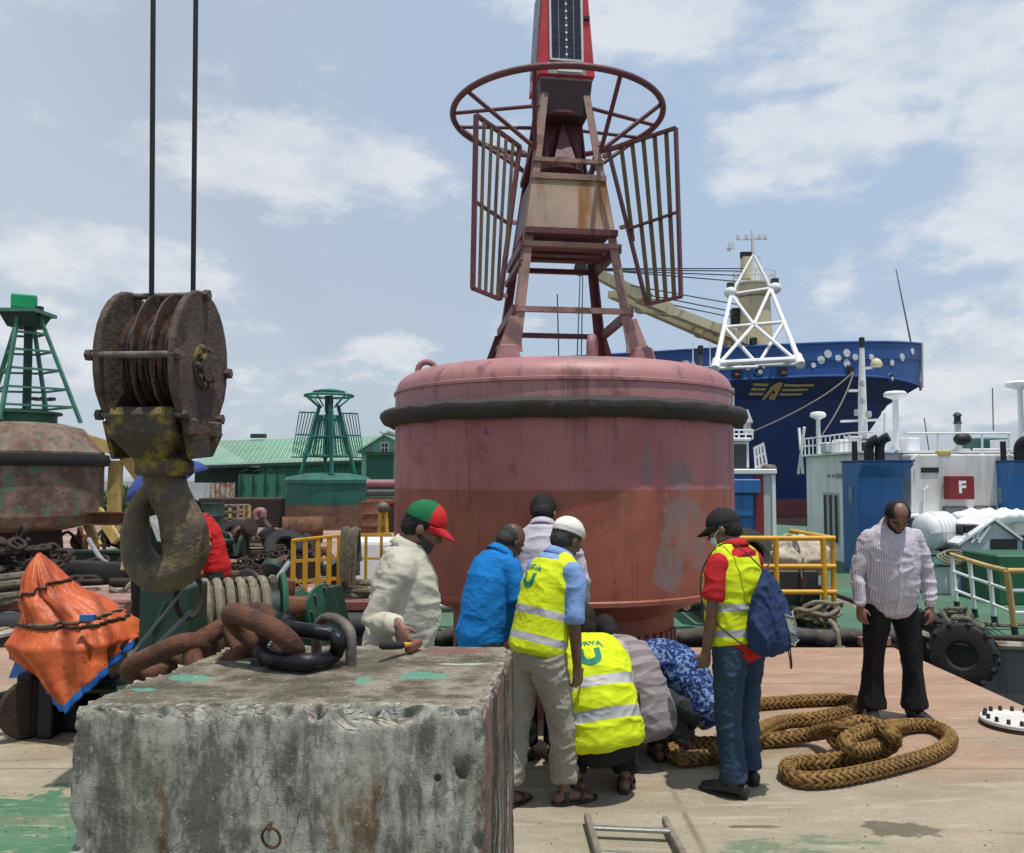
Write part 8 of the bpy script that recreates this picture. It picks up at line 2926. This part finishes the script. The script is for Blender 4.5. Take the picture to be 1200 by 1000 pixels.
 def shirt(s, mat, sleeve='long', hem=0, tail=0.0, grow=.022, vox=.008, collar=True, wr=FOLD, cuff=None):
  mb = MB()
  s.torso(mb, grow, hem, 6, 1.0)
  for k in (0, 1):
   sh, e, w = s.sh[k], s.el[k], s.wr[k]
   ch = s.spine[4].lerp(s.spine[5], .7)
   mb.ell(sh.lerp(ch, .10), (.066 + grow * .4, .062 + grow * .4, .064 + grow * .4))
   if sleeve == 'long':
    mb.sweep([sh, sh.lerp(e, .5), e, e.lerp(w, .35), e.lerp(w, .75), e.lerp(w, .97)], [.060, .056, .049, .050, .044, .038], side=(1, 0, 0), n=16, caps='round', dome=.3)
   elif sleeve == 'elbow':
    mb.sweep([sh, sh.lerp(e, .5), sh.lerp(e, 0.98)], [.062, .061, .057], side=(1, 0, 0), n=16, caps='round', dome=.2)
   else:
    mb.sweep([sh, sh.lerp(e, .4), sh.lerp(e, 0.72)], [.062, .063, .064], side=(1, 0, 0), n=16, caps='round', dome=.2)
  # slope from the neck to the shoulders
  nb = s.spine[-1]
  for k in (0, 1):
   mb.sweep([nb - (s.spine[-1] - s.spine[-2]) * .5, s.sh[k]], [.054, .056], side=(0, 1, 0), n=14, caps='round')
  me = remesh(mb, vox, 5, 0.5, wr)
  o = add_mesh('shirt', me, mat, s.root)
  if collar:
   A = s.head_axes()
   d = (s.C - nb).normalized()
   d = (d + (s.spine[-1] - s.spine[-2]).normalized()).normalized()
   mb = MB()
   c0 = nb + d * .008
   X, Y, T = frame(d, (1, 0, 0))
   for r0, r1, z0, z1 in ((.078, .070, -.012, .034),):
    ring0, ring1, ring2, ring3 = [], [], [], []
    for k in range(26):
     a = math.radians(112) + math.radians(316) * k / 25
     rr = Vector((0, 0, 0)) + X * math.cos(a) + Y * math.sin(a) * 1.02
     ring0.append(c0 + rr * r0 + T * z0)
     ring1.append(c0 + rr * r1 + T * z1)
     ring2.append(c0 + rr * (r1 + .007) + T * z1)
     ring3.append(c0 + rr * (r0 + .022) + T * (z0 - .002 + .0))
    n = 26
    mb.add(ring0 + ring1 + ring2 + ring3, [(r_ * n + k, r_ * n + k + 1, (r_ + 1) * n + k + 1, (r_ + 1) * n + k) for r_ in range(3) for k in range(n - 1)])
   co = add_mesh('collar', mb.mesh('collar', [mat], smooth=True), mat, s.root)
   sol = co.modifiers.new('s', 'SOLIDIFY')
   sol.thickness = .003
  return o

 def cuffs(s, mat):
  for k in (0, 1):
   e, w = s.el[k], s.wr[k]
   MBL(s, 'cuff', mat, lambda mb: mb.sweep([e.lerp(w, .80), e.lerp(w, .99)], [.043, .041], n=16))

 def trousers(s, mat, cuff=.075, stop=0.97, vox=.009, grow=.002, wr=FOLD_LEG):
  mb = MB()
  s.torso(mb, grow, 0, 2, 1.0)
  for k in (0, 1):
   h, kn, an = s.hip[k], s.kn[k], s.an[k]
   mb.sweep([h, h.lerp(kn, .35), h.lerp(kn, .7), kn, kn.lerp(an, .3), kn.lerp(an, .7), kn.lerp(an, stop)], [.102, .098, .084, .076, .074, (cuff + .072) / 2, cuff], side=(1, 0, 0), n=18, caps='round', dome=.2)
  me = remesh(mb, vox, 5, 0.5, wr)
  return add_mesh('trousers', me, mat, s.root)

 def belt(s, mat):
  MBL(s, 'belt', mat, lambda mb: mb.sweep([s.spine[1].lerp(s.spine[2], .45), s.spine[1].lerp(s.spine[2], .85)], [(.186, .14), (.186, .14)], side=(1, 0, 0), n=30))

 def shoes(s, mat, name='shoe', sole=None):
  for k in (0, 1):
   an, t = s.an[k], s.toe[k]
   sd = Vector((t.y, -t.x, 0))
   b = Vector((an.x, an.y, 0))
   mb = MB()
   mb.sweep([b - t * .062 + Vector((0, 0, .046)), b + t * .02 + Vector((0, 0, .052)), b + t * .10 + Vector((0, 0, .042)), b + t * .185 + Vector((0, 0, .030))], [(.037, .044), (.041, .048), (.049, .036), (.040, .024)], side=sd, n=16, caps='round')
   mb.sweep([b + Vector((0, 0, .06)), b + Vector((0, 0, .11))], [.046, .043], n=14)
   o = add_mesh(name, remesh(mb, .008, 3), mat, s.root)
   so = MB()
   poly = [b - t * .075 - sd * .02, b - t * .075 + sd * .02, b - t * .03 + sd * .040, b + t * .10 + sd * .050, b + t * .19 + sd * .034, b + t * .222, b + t * .19 - sd * .034, b + t * .10 - sd * .050, b - t * .03 - sd * .040]
   so.prism([p + Vector((0, 0, .002)) for p in poly], (0, 0, .016))
   add_mesh('sole', so.mesh('sole', [sole or M['rubber']]), sole or M['rubber'], o)

 def sandals(s, mat):
  for k in (0, 1):
   an, t = s.an[k], s.toe[k]
   sd = Vector((t.y, -t.x, 0))
   b = Vector((an.x, an.y, 0))
   poly = [b - t * .075 - sd * .02, b - t * .075 + sd * .02, b - t * .03 + sd * .040, b + t * .10 + sd * .050, b + t * .19 + sd * .036, b + t * .212, b + t * .19 - sd * .036, b + t * .10 - sd * .050, b - t * .03 - sd * .040]
   mb = MB().prism([p + Vector((0, 0, .001)) for p in poly], (0, 0, .018))
   o = add_mesh('sandal', mb.mesh('sandal', [mat]), mat, s.root)
   for y, h, w in ((.095, .062, .050), (.0, .092, .042)):
    c = b + t * y
    pts = [c - sd * w + Vector((0, 0, .012)), c - sd * w * .75 + Vector((0, 0, h * .75)), c + Vector((0, 0, h)), c + sd * w * .75 + Vector((0, 0, h * .75)), c + sd * w + Vector((0, 0, .012))]
    mb = MB().sweep(smooth_path(pts, 4), [(.013, .004)] * 17, side=t, n=8)
    add_mesh('strap', mb.mesh('strap', [mat], smooth=True), mat, o)

 def vest(s, bands=((.30, .05), (.53, .05)), hem=1, grow=.030, logo=None, wr=FOLD, vox=.008):
  mb = MB()
  s.torso(mb, grow, hem, 5, 1.0)
  for k in (0, 1):
   a = s.spine[-1].lerp(s.spine[-2], .25)
   b = s.sh[k].lerp(s.spine[-2], .38)
   mb.sweep([a + (s.sh[k] - a) * .30, b], [.079, .083], side=(0, 1, 0), n=14, caps='round')
   mb.sweep([b, b.lerp(s.spine[3], .25), b.lerp(s.spine[3], .6)], [(.088), (.105), (.12)], side=(1, 0, 0), n=14, caps='round')
  me = remesh(mb, vox, 5, 0.5, wr)
  sp = smooth_path(s.spine, 8)
  total = len(sp) - 1
  planes, rng_ = [], []
  T0 = (s.spine[4] - s.spine[1]).normalized()
  L = (s.spine[5] - s.spine[hem]).length
  o0 = s.spine[hem]
  for t, w in bands:
   for q in (t - w, t + w):
    planes.append((o0 + T0 * (L * q), T0))
   rng_.append((L * (t - w), L * (t + w)))
  score(me, planes)
  me.materials.clear()
  o = add_mesh('hi_vis_vest', me, [M['hivis'], M['reflect']], s.root)
  idx = []
  for p in me.polygons:
   h = (p.center - o0).dot(T0)
   idx.append(1 if any(a < h < b for a, b in rng_) else 0)
  me.polygons.foreach_set('material_index', idx)
  me.polygons.foreach_set('use_smooth', [True] * len(me.polygons))
  if logo:
   s.print_logo(o, *logo)
  return o

 def print_logo(s, o, t, size, dx=0.0):
  me = o.data
  bvh = BVHTree.FromPolygons([v.co for v in me.vertices], [tuple(p.vertices) for p in me.polygons])
  T0 = (s.spine[5] - s.spine[3]).normalized()
  back = Vector((0, -1, 0))
  back = (back - back.dot(T0) * T0).normalized()
  Xr = Vector((1, 0, 0))                      # seen from behind, figure's right is the viewer's right
  c = s.spine[3].lerp(s.spine[5], t) + Xr * dx

  def proj(x, y):
   p = c + Xr * x + T0 * y + back * .5
   h, n, _, _ = bvh.ray_cast(p, -back)
   return (h if h else p - back * .35) + back * .0035
  mb = MB()
  # ring-like U: a thick open cup
  n = 22
  ro, ri = size * .50, size * .24
  outer, inner = [], []
  for k in range(n + 1):
   a = math.pi + math.pi * k / n
   outer.append((ro * math.cos(a), ro * math.sin(a) * .95 - size * .08))
   inner.append((ri * math.cos(a), ri * math.sin(a) * .8 - size * .08))
  top = size * .32
  outer = [(-ro, top)] + outer + [(ro, top)]
  inner = [(-ri, top * .8)] + inner + [(ri, top * .8)]
  k = len(outer)
  mb.add([proj(*p) for p in outer] + [proj(*p) for p in inner], [(i, i + 1, k + i + 1, k + i) for i in range(k - 1)])
  add_mesh('printed_emblem', mb.mesh('e', []), M['teal_print'], o)
  tv, tf = text_mesh('SURVA', size * .46, size * .012)
  mb = MB()
  mb.add([proj(x, y + size * (.62 - 1.1 * (x / size) ** 2 * .12)) for x, y, z in tv], tf)
  add_mesh('printed_lettering', mb.mesh('t', []), M['teal_print'], o)

 def cap(s, m_back, m_front=None, m_brim=None, tilt=0):
  A = s.head_axes()
  Rt, F, U = A.col[0], A.col[1], A.col[2]
  C = s.C
  mb = MB()
  mb.ell(C + U * .036 - F * .008, (.088, .107, .098), A, 32, 20)
  me = remesh(mb, .006, 2, .5)
  cut(me, C + U * .030, (U - F * .06).normalized())
  pl = C + F * .018
  score(me, [(pl, F)])
  me.materials.clear()
  o = add_mesh('cap', me, [m_back, m_front or m_back], s.root)
  me.polygons.foreach_set('material_index', [1 if (p.center - pl).dot(F) > 0 else 0 for p in me.polygons])
  mb = MB()
  n = 12
  top, bot = [], []
  for j in range(5):
   for k in range(n + 1):
    a = math.pi * k / n
    r_ = .0 + j / 4
    x = math.cos(a) * (.084 - .004 * j)
    y = .030 + math.sin(a) * (.062 + .078 * r_)
    z = .034 - .030 * r_ - .22 * x * x / .084 * .5
    top.append(C + Rt * x + F * y + U * z)
  mb.add(top, [(j * (n + 1) + k, j * (n + 1) + k + 1, (j + 1) * (n + 1) + k + 1, (j + 1) * (n + 1) + k) for j in range(4) for k in range(n)])
  b = add_mesh('brim', mb.mesh('brim', [], smooth=True), m_brim or m_front or m_back, o)
  so = b.modifiers.new('s', 'SOLIDIFY')
  so.thickness = .005
  MBL(s, 'cap_button', m_back, lambda q: q.ell(C + U * .135 - F * .008, (.009, .009, .005), A, 10, 6), parent=o)
  return o


def MBL(s, name, mat, fn, parent=None):
 mb = MB()
 fn(mb)
 return add_mesh(name, mb.mesh(name, [mat], smooth=40), mat, parent or s.root)


# ---- 1: cream shirt, green and red cap, hand with a hammer on the block
m_cream = cloth('cream_cotton', (0.50, 0.47, 0.38))
p = Person('man in cream shirt and green and red cap, hand on a hammer', (at(459, 700, 4.28).x, 4.28), (1.0, 0.05), 1.045)
p.belly, p.wide = 0.062, 1.0
p.curl = [0.4, 0.75]
p.stand(lean=4, bow=22, turn=-6, hunch=4, arms=[((-.05, .1, -1), (.1, .3, -1)), ((.30, -.50, -.80), (.12, 0.80, -.50))])
p.reach(1, at(466, 733, 3.88), (0.42, -0.35, -0.80), (0.2, -.55, -1))
p.palm = [None, (-0.6, 0.2, 0.2)]
p.build_body(SK['mid'], .006)
p.hair(M['hair'])
p.beard(M['hair_grey'], .003)
p.shirt(m_cream, 'long', 0, wr=[(0.011, (4, 5, 10), 2.0), (0.003, (13, 13, 26), 5.0)])
p.trousers(cloth('olive_trousers', (0.10, 0.095, 0.07)), vox=.012)
p.shoes(M['leather_black'])
p.cap(cloth('cap_green', (0.012, 0.13, 0.05)), cloth('cap_red', (0.55, 0.022, 0.025)))
P1 = p

# hammer lying under his hand
a, b_ = at(452, 748, 4.02), at(484, 756, 3.66)
ham = empty('hammer', (a.x, a.y, a.z), 'hammer with a black and yellow handle on the back edge of the block', 'hammer')
zb = BZ + 0.03
a, b_ = gp(448, 757, zb + 0.035), gp(484, 756, zb)
MB().sweep([a, a.lerp(b_, .35), a.lerp(b_, .62)], [.015, .017, .015], n=10, caps='round').build('grip', M['rubber'], ham)
MB().sweep([a.lerp(b_, .62), b_], [.013, .011], n=10).build('handle', M['yellow'], ham)
MB().beam(b_ + Vector((-.015, -.055, -.005)), b_ + Vector((.02, .06, -.002)), .034, .034).build('head', M['rust_red'], ham, smooth=None, bevel=.006)

# ---- 2: blue polo shirt, bald
p = Person('balding man in a bright blue polo shirt looking down at the buoy', (at(562, 700, 5.3).x, 5.3), (0.80, 0.60), 0.965)
p.belly = 0.05
p.wide = 0.98
p.stand(lean=9, bow=30, hunch=8, arms=[((-.15, .1, -1), (.0, .7, -.6)), ((.30, .02, -1), (-.3, 0.75, -.45))])
p.build_body(SK['deep'])
p.hair(M['hair_grey'], 'bald')
m_polo = cloth('polo_blue', (0.008, 0.175, 0.50))
p.shirt(m_polo, 'short', 0, wr=[(0.009, (4, 4, 7), 2.0), (0.003, (12, 12, 22), 5.0)])
p.trousers(cloth('dark_trousers', (0.022, 0.022, 0.026)), vox=.012)
p.shoes(M['leather_black'])

# ---- 3: lavender shirt, seen from behind
p = Person('black haired man in a lavender long sleeved shirt with his back turned, nearest the buoy', (at(634, 700, 5.62).x, 5.62), (0.12, 1.0), 1.06)
p.belly, p.wide = 0.02, 1.03
p.stand(lean=7, bow=28, hunch=6, turn=-12, arms=[((-.42, .12, -1), (.25, .75, -.5)), ((.30, .05, -1), (-.1, 0.5, -.85))])
p.build_body(SK['mid'])
p.hair(M['hair'])
m_lav = cloth('lavender_cotton', (0.48, 0.44, 0.50))
p.shirt(m_lav, 'long', 0)
p.trousers(cloth('black_trousers', (0.014, 0.014, 0.016)), vox=.012)
p.shoes(M['leather_black'])

# ---- 4: white skullcap and hi-vis vest
p = Person('man in a white skullcap, yellow vest, rolled beige trousers and sandals leaning forward', (at(628, 800, 4.82).x, 4.82), (0.80, 0.60), 0.985)
p.belly, p.wide = 0.015, 0.93
p.palm = [None, (-1, 0.0, 0)]
p.curl = [0.5, 0.35]
p.stand(lean=13, bow=14, hunch=5, turn=0, stride=0.15, spread=.075, knees=.03, arms=[((-.12, .2, -1), (.0, .5, -.85)), ((.12, -.10, -1), (-.05, 0.12, -1))])
p.build_body(SK['dark'], .006, shod=False)
p.hair(M['hair_grey'])
m_lb = cloth('light_blue_cotton', (0.20, 0.33, 0.60))
p.shirt(m_lb, 'elbow', 1, vox=.009)
p.trousers(cloth('beige_chino', (0.30, 0.265, 0.215)), cuff=.082, stop=.84, vox=.008, wr=[(0.012, (6, 6, 9), 4.0), (0.006, (17, 17, 24), 7.0)])
p.vest(bands=((.12, .045), (.42, .045)), hem=1, logo=(.55, .105, -.02))
p.sandals(M['leather_black'])
A = p.head_axes()
mb = MB()
mb.ell(p.C + A.col[2] * .040 - A.col[1] * .010, (.090, .109, .094), A, 32, 20)
me = remesh(mb, .006, 2, .5, [(0.002, (80, 80, 120), 1.0)])
cut(me, p.C + A.col[2] * .034, (A.col[2] * 0.97 - A.col[1] * .1).normalized())
add_mesh('skullcap', me, cloth('knit_white', (0.70, 0.68, 0.62)), p.root)
MBL(p, 'cap_band', cloth('knit_white2', (0.66, 0.64, 0.58)), lambda q: q.sweep([p.C + A.col[2] * .028 - A.col[1] * .008, p.C + A.col[2] * .058 - A.col[1] * .010], [(.0885, .1085), (.0915, .111)], side=A.col[0], n=30))

# ---- 5: crouching in a vest, back to the lens
p = Person('man crouching with his back turned, teal emblem on his yellow vest', (at(703, 880, 5.06).x, 5.06), (-0.10, 1.0), 1.06)
p.belly, p.wide = 0.025, 1.08
p.squat(lean=20, bow=4, turn=14, side=-7, arms=[((-.25, .6, -.75), (.3, .7, -.4)), ((.25, .6, -.75), (-.3, .7, -.4))])
p.build_body(SK['dark'])
p.hair(M['hair'])
p.shirt(cloth('pinkish_shirt', (0.50, 0.40, 0.42)), 'elbow', 1, vox=.009, grow=.014)
p.trousers(cloth('black_trousers2', (0.012, 0.012, 0.013)), vox=.011)
p.vest(bands=((.24, .058), (.58, .055)), hem=1, grow=.038, logo=(.42, .125, -.02), wr=[(0.011, (4, 5, 8), 3.0), (0.005, (11, 11, 20), 5.0)])
p.sandals(M['leather_black'])

# ---- 6: grey banded shirt, crouching
p = Person('man in a grey banded shirt crouching between the vest and the blue floral shirt', (at(749, 860, 5.55).x, 5.55), (-0.40, 0.9), 0.98)
p.belly, p.wide = 0.02, 0.92
p.squat(lean=30, bow=8, turn=0, side=-6, arms=[((-.2, .7, -.6), (.2, .7, -.4)), ((.2, .7, -.6), (-.2, .7, -.4))])
p.build_body(SK['dark'])
p.hair(M['hair'])
ax = (p.spine[5] - p.spine[1]).normalized()
p.shirt(cloth('grey_band', (0.20, 0.175, 0.18), 'band', (0.30, 0.265, 0.265), 62, tuple(ax)), 'elbow', 0)
p.trousers(cloth('black_trousers3', (0.013, 0.013, 0.015)), vox=.011)
p.sandals(M['leather_black'])

# ---- 7: blue floral shirt, crouching in profile
p = Person('man in a blue floral shirt crouching sideways at the right under the buoy', (at(803, 850, 5.78).x, 5.78), (-0.93, 0.36), 0.97)
p.belly = 0.03
p.squat(lean=40, bow=30, turn=0, width=.13, arms=[((-.15, .8, -.6), (.1, .8, -.4)), ((.15, .8, -.6), (-.1, .8, -.4))])
p.build_body(SK['dark'])
p.hair(M['hair'])
p.shirt(cloth('blue_floral', (0.012, 0.035, 0.14), 'floral', (0.17, 0.26, 0.46), 17), 'elbow', 0)
p.trousers(cloth('dark_grey_trousers', (0.045, 0.052, 0.052)), vox=.011)
p.sandals(M['leather_black'])

# ---- 8: red shirt, vest, navy drawstring bag
p = Person('man in dark cap, red shirt and yellow vest with a navy bag on his back', (at(868, 880, 5.06).x, 5.06), (-0.64, 0.77), 0.995)
p.belly, p.wide = 0.03, 1.02
p.palm = [(0.3, 0.6, 0), None]
p.curl = [0.75, 0.5]
p.stand(lean=1, bow=20, hunch=2, turn=24, spread=.125, stride=0.04, arms=[((-.22, -.03, -1), (-.05, 0.16, -1)), ((.2, .1, -1), (.0, .6, -.7))])
p.build_body(SK['dark'], .006)
p.hair(M['hair'])
p.shirt(cloth('red_cotton', (0.46, 0.018, 0.022)), 'short', 0, vox=.009)
p.trousers(cloth('jeans', (0.026, 0.048, 0.085), 'denim', (0.085, 0.14, 0.20)), cuff=.080, vox=.008, wr=[(0.008, (7, 7, 9), 4.0), (0.006, (13, 13, 30), 7.0)])
p.vest(bands=((.12, .045), (.42, .045)), hem=1)
p.shoes(M['leather_black'])
p.cap(cloth('cap_black', (0.022, 0.020, 0.020)))
A = p.head_axes()
Rt, F, U = A.col[0], A.col[1], A.col[2]
mb = MB()
mb.ell(p.C - U * .052 + F * .040, (.057, .062, .052), A, 20, 14)
me = remesh(mb, .006, 2)
cut(me, p.C + F * .052 - U * .04, (F * 1.0 + U * .1).normalized())
mk = add_mesh('face_mask', me, cloth('mask_white', (0.62, 0.66, 0.70)), p.root)
for x in (-1, 1):
 MBL(p, 'ear_loop', M['white_paint'], lambda q: q.sweep([p.C - U * .03 + F * .055 + Rt * .056 * x, p.C - U * .005 + F * .01 + Rt * .079 * x, p.C + U * .004 - F * .012 + Rt * .085 * x, p.C - U * .03 - F * .014 + Rt * .076 * x], .0026, n=5), parent=mk)
# the bag: gathered neck, heavy bottom with a mesh pocket
m_bag = cloth('bag_navy', (0.022, 0.040, 0.105))
sp = p.spine
top = Vector((-0.01, -0.19, 1.30))
bot = Vector((0.02, -0.225, 0.865))
pts, rr = [], []
for t, w, d in ((0, .018, .016), (.08, .045, .03), (.3, .105, .055), (.55, .150, .085), (.8, .170, .105), (.95, .160, .10), (1.0, .13, .07)):
 pts.append(top.lerp(bot, t))
 rr.append((w, d))
mb = MB().sweep(smooth_path(pts, 3), [(rr[min(i // 3, 5)][0] * (1 - (i % 3) / 3) + rr[min(i // 3, 5) + 1][0] * ((i % 3) / 3), rr[min(i // 3, 5)][1] * (1 - (i % 3) / 3) + rr[min(i // 3, 5) + 1][1] * ((i % 3) / 3)) for i in range(18)] + [rr[-1]], side=(1, 0, 0), n=30, caps='round', dome=.5)
me = remesh(mb, .008, 3, .5, [(0.020, (16, 8, 3), 1.0), (0.006, (18, 18, 18), 4.0)])
p_bag = p
bag = empty('drawstring_bag', p.root.location, 'navy drawstring bag with a mesh pocket hanging on the red shirt man', 'bag')
bag.rotation_euler, bag.scale = p.root.rotation_euler, p.root.scale
add_mesh('sack', me, m_bag, bag)
bv = BVHTree.FromPolygons([v.co for v in me.vertices], [tuple(q.vertices) for q in me.polygons])


def on_bag(x, z, g=.004):
 h, n, _, _ = bv.ray_cast(Vector((x, -.6, z)), Vector((0, 1, 0)))
 return (h if h else Vector((x, -.30, z))) + Vector((0, -g, 0))


nx, nz = 8, 8
N = Nodes('mesh_pocket')
m_mesh = N.done(N.mix(N.step(N.noise(16, 4), 0.4, 0.6), (0.10, 0.11, 0.09), (0.24, 0.25, 0.21)), 0.8)
vs = [on_bag(.015 + .13 * i / nx, .905 + .16 * j / nz - .02 * math.sin(i / nx * math.pi), .010) for j in range(nz + 1) for i in range(nx + 1)]
mb = MB().add(vs, [(j * (nx + 1) + i, j * (nx + 1) + i + 1, (j + 1) * (nx + 1) + i + 1, (j + 1) * (nx + 1) + i) for j in range(nz) for i in range(nx)])
po = add_mesh('mesh_pocket', mb.mesh('mp', [], smooth=True), m_mesh, bag)
so = po.modifiers.new('s', 'SOLIDIFY')
so.thickness = .006
for j in (0, 3, nz):
 MBL(p, 'pocket_trim', cloth('trim%d' % j, (0.30, 0.32, 0.32) if j != 3 else (0.05, 0.08, 0.13)), lambda q: q.sweep([v + Vector((0, -.004, 0)) for v in vs[j * (nx + 1):(j + 1) * (nx + 1)]], .005, n=6), parent=po)
for x0 in (-1, 1):
 sh = p.sh[0 if x0 < 0 else 1]
 pth = smooth_path([top, Vector((x0 * .10, -.165, 1.385)), Vector((x0 * .125, -.06, 1.46)), Vector((x0 * .13, .06, 1.43)), Vector((x0 * .15, .15, 1.28)), Vector((x0 * .20, .11, 1.10)), Vector((x0 * .205, -.02, 0.98)), Vector((x0 * .16, -.16, .885)), Vector((x0 * .10 + .03, -.20, .87))], 5)
 add_mesh('cord', MB().sweep(pth, .0045, n=6).mesh('cord', [], smooth=True), M['black'], bag)
lp_ = smooth_path([Vector((.17, -.21, .88)), Vector((.19, -.22, .78)), Vector((.20, -.22, .72)), Vector((.21, -.22, .74)), Vector((.20, -.215, .86))], 5)
add_mesh('cord_loop', MB().sweep(lp_, .0045, n=6).mesh('cord', [], smooth=True), M['black'], bag)

# ---- 9: striped shirt, facing the lens, head bowed
p = Person('man in a pale striped shirt and black trousers facing us with his head bowed', (at(1046, 800, 6.5).x, 6.5), (-0.06, -1.0), 1.03)
p.belly, p.wide = 0.055, 1.0
p.palm = [(0.7, -0.7, 0), (-0.7, -0.7, 0)]
p.curl = [0.55, 0.55]
p.stand(lean=0, bow=38, hunch=7, turn=0, spread=.155, arms=[((-.30, -.02, -1), (.02, 0.18, -1)), ((.30, -.02, -1), (-.02, 0.18, -1))])
p.build_body(SK['mid'], .006)
p.hair(M['hair'], 'thin')
p.beard(M['hair'], .003)
p.eyes()
m_str = cloth('striped_cotton', (0.60, 0.56, 0.60), 'stripe', (0.36, 0.30, 0.38), 430, (1, 0, 0))
so9 = p.shirt(m_str, 'long', 0, wr=[(0.011, (4.5, 4.5, 10), 2.0), (0.003, (14, 14, 24), 5.0)])
p.trousers(cloth('black_slacks', (0.011, 0.011, 0.012)), cuff=.10, vox=.009, wr=[(0.010, (8, 8, 3), 4.0)])
p.shoes(M['leather_black'])
z0 = .82
sb = BVHTree.FromPolygons([v.co for v in so9.data.vertices], [tuple(q.vertices) for q in so9.data.polygons])
pl = [sb.ray_cast(Vector((0, 1, z)), Vector((0, -1, 0)))[0] for z in [.79 + .03 * k for k in range(17)]]
pl = [q + Vector((0, .001, 0)) for q in pl if q]
m_pl = cloth('placket', (0.56, 0.51, 0.55))
MBL(p, 'placket', m_pl, lambda q: q.sweep(pl, (.016, .003), side=(1, 0, 0), n=8))
for q_ in pl[2::3]:
 MBL(p, 'button', M['white_paint'], lambda q: q.ell(q_ + Vector((0, .003, 0)), (.005, .002, .005), None, 8, 6))

# ---- 10: red polo, hauling on something behind the hook
p = Person('black haired man in a red polo shirt bending behind the crane hook', (at(254, 680, 9.0).x, 9.0), (-0.9, -0.12), 0.99)
p.stand(lean=12, bow=24, hunch=6, arms=[((-.15, .35, -.9), (.1, .55, -.75)), ((.15, .30, -.9), (-.1, .55, -.75))])
p.reach(0, at(235, 662, 8.72), (-0.7, 0, -0.6), (-.6, -.4, -1))
p.build_body(SK['mid'], .008)
p.hair(M['hair'])
p.shirt(cloth('red_polo', (0.50, 0.018, 0.02)), 'short', 0, vox=.009)
p.trousers(cloth('dark_green_trousers', (0.02, 0.035, 0.03)), vox=.012)
p.shoes(M['leather_black'])

# ---- 11: reading under a blue umbrella behind the hook
p = Person('man holding a white paper under a blue umbrella, mostly hidden by the crane hook', (at(176, 680, 8.7).x, 8.7), (0.55, -0.85), 0.94)
p.palm = [(0, 1, 0), (0, 1, 0)]
p.stand(lean=6, bow=30, hunch=5, turn=10, arms=[((-.2, .35, -.9), (.55, .7, .45)), ((.2, .3, -.9), (-.15, .8, .3))])
p.build_body(SK['mid'], .008)
p.hair(M['hair'])
p.shirt(cloth('dark_shirt', (0.03, 0.045, 0.045)), 'long', 0, vox=.010)
p.trousers(cloth('dark_trousers4', (0.02, 0.02, 0.02)), vox=.012)
p.shoes(M['leather_black'])
c = at(188, 613, 8.28)
d = ray(188, 613).normalized()
q = [at(174, 606, 8.30), at(194, 600, 8.25), at(204, 640, 8.22), at(184, 634, 8.30)]
tag(MB().prism(q, (0, 0.004, 0)).build('paper', M['white_paint'], smooth=None), 'white sheet of paper held up behind the opening of the hook', 'paper')
Yu = 8.75
uc = at(196, 566, Yu)
um = empty('umbrella', uc, 'plain blue umbrella showing on both sides of the hook shank', 'umbrella')
Xu = Vector((-0.38, -0.22, 1)).normalized()
m_umb = cloth('umbrella_blue', (0.04, 0.065, 0.24), rough=0.6)
n = 8
rows = []
X, Y, T = frame(Xu, (1, 0, 0))
for r_, z in ((0.0, .22), (.14, .205), (.28, .15), (.40, .06), (.46, -.02)):
 row = []
 for k in range(n * 4):
  a = math.tau * k / (n * 4)
  sc = 1 - .10 * (r_ / .46) * (0.5 - 0.5 * math.cos(a * n))
  row.append(uc + X * (r_ * sc * math.cos(a)) + Y * (r_ * sc * math.sin(a)) + T * (z + .03 * (r_ / .46) ** 2 * (0.5 - 0.5 * math.cos(a * n))))
 rows.append(row)
mb = MB()
kk = n * 4
mb.add([q for r_ in rows for q in r_], [(i * kk + j, i * kk + (j + 1) % kk, (i + 1) * kk + (j + 1) % kk, (i + 1) * kk + j) for i in range(4) for j in range(kk)])
o = mb.build('canopy', m_umb, um, smooth=True)
sm = o.modifiers.new('s', 'SOLIDIFY')
sm.thickness = .003
MB().sweep([uc + T * .24, uc - T * .62], .007, n=6).build('shaft', M['grey_steel'], um)
for k in range(n):
 a = math.tau * k / n
 MB().sweep([uc + T * .20, uc + (X * math.cos(a) + Y * math.sin(a)) * .28 + T * .135, uc + (X * math.cos(a) + Y * math.sin(a)) * .46 - T * .03], .003, n=4).build('rib', M['grey_steel'], um)
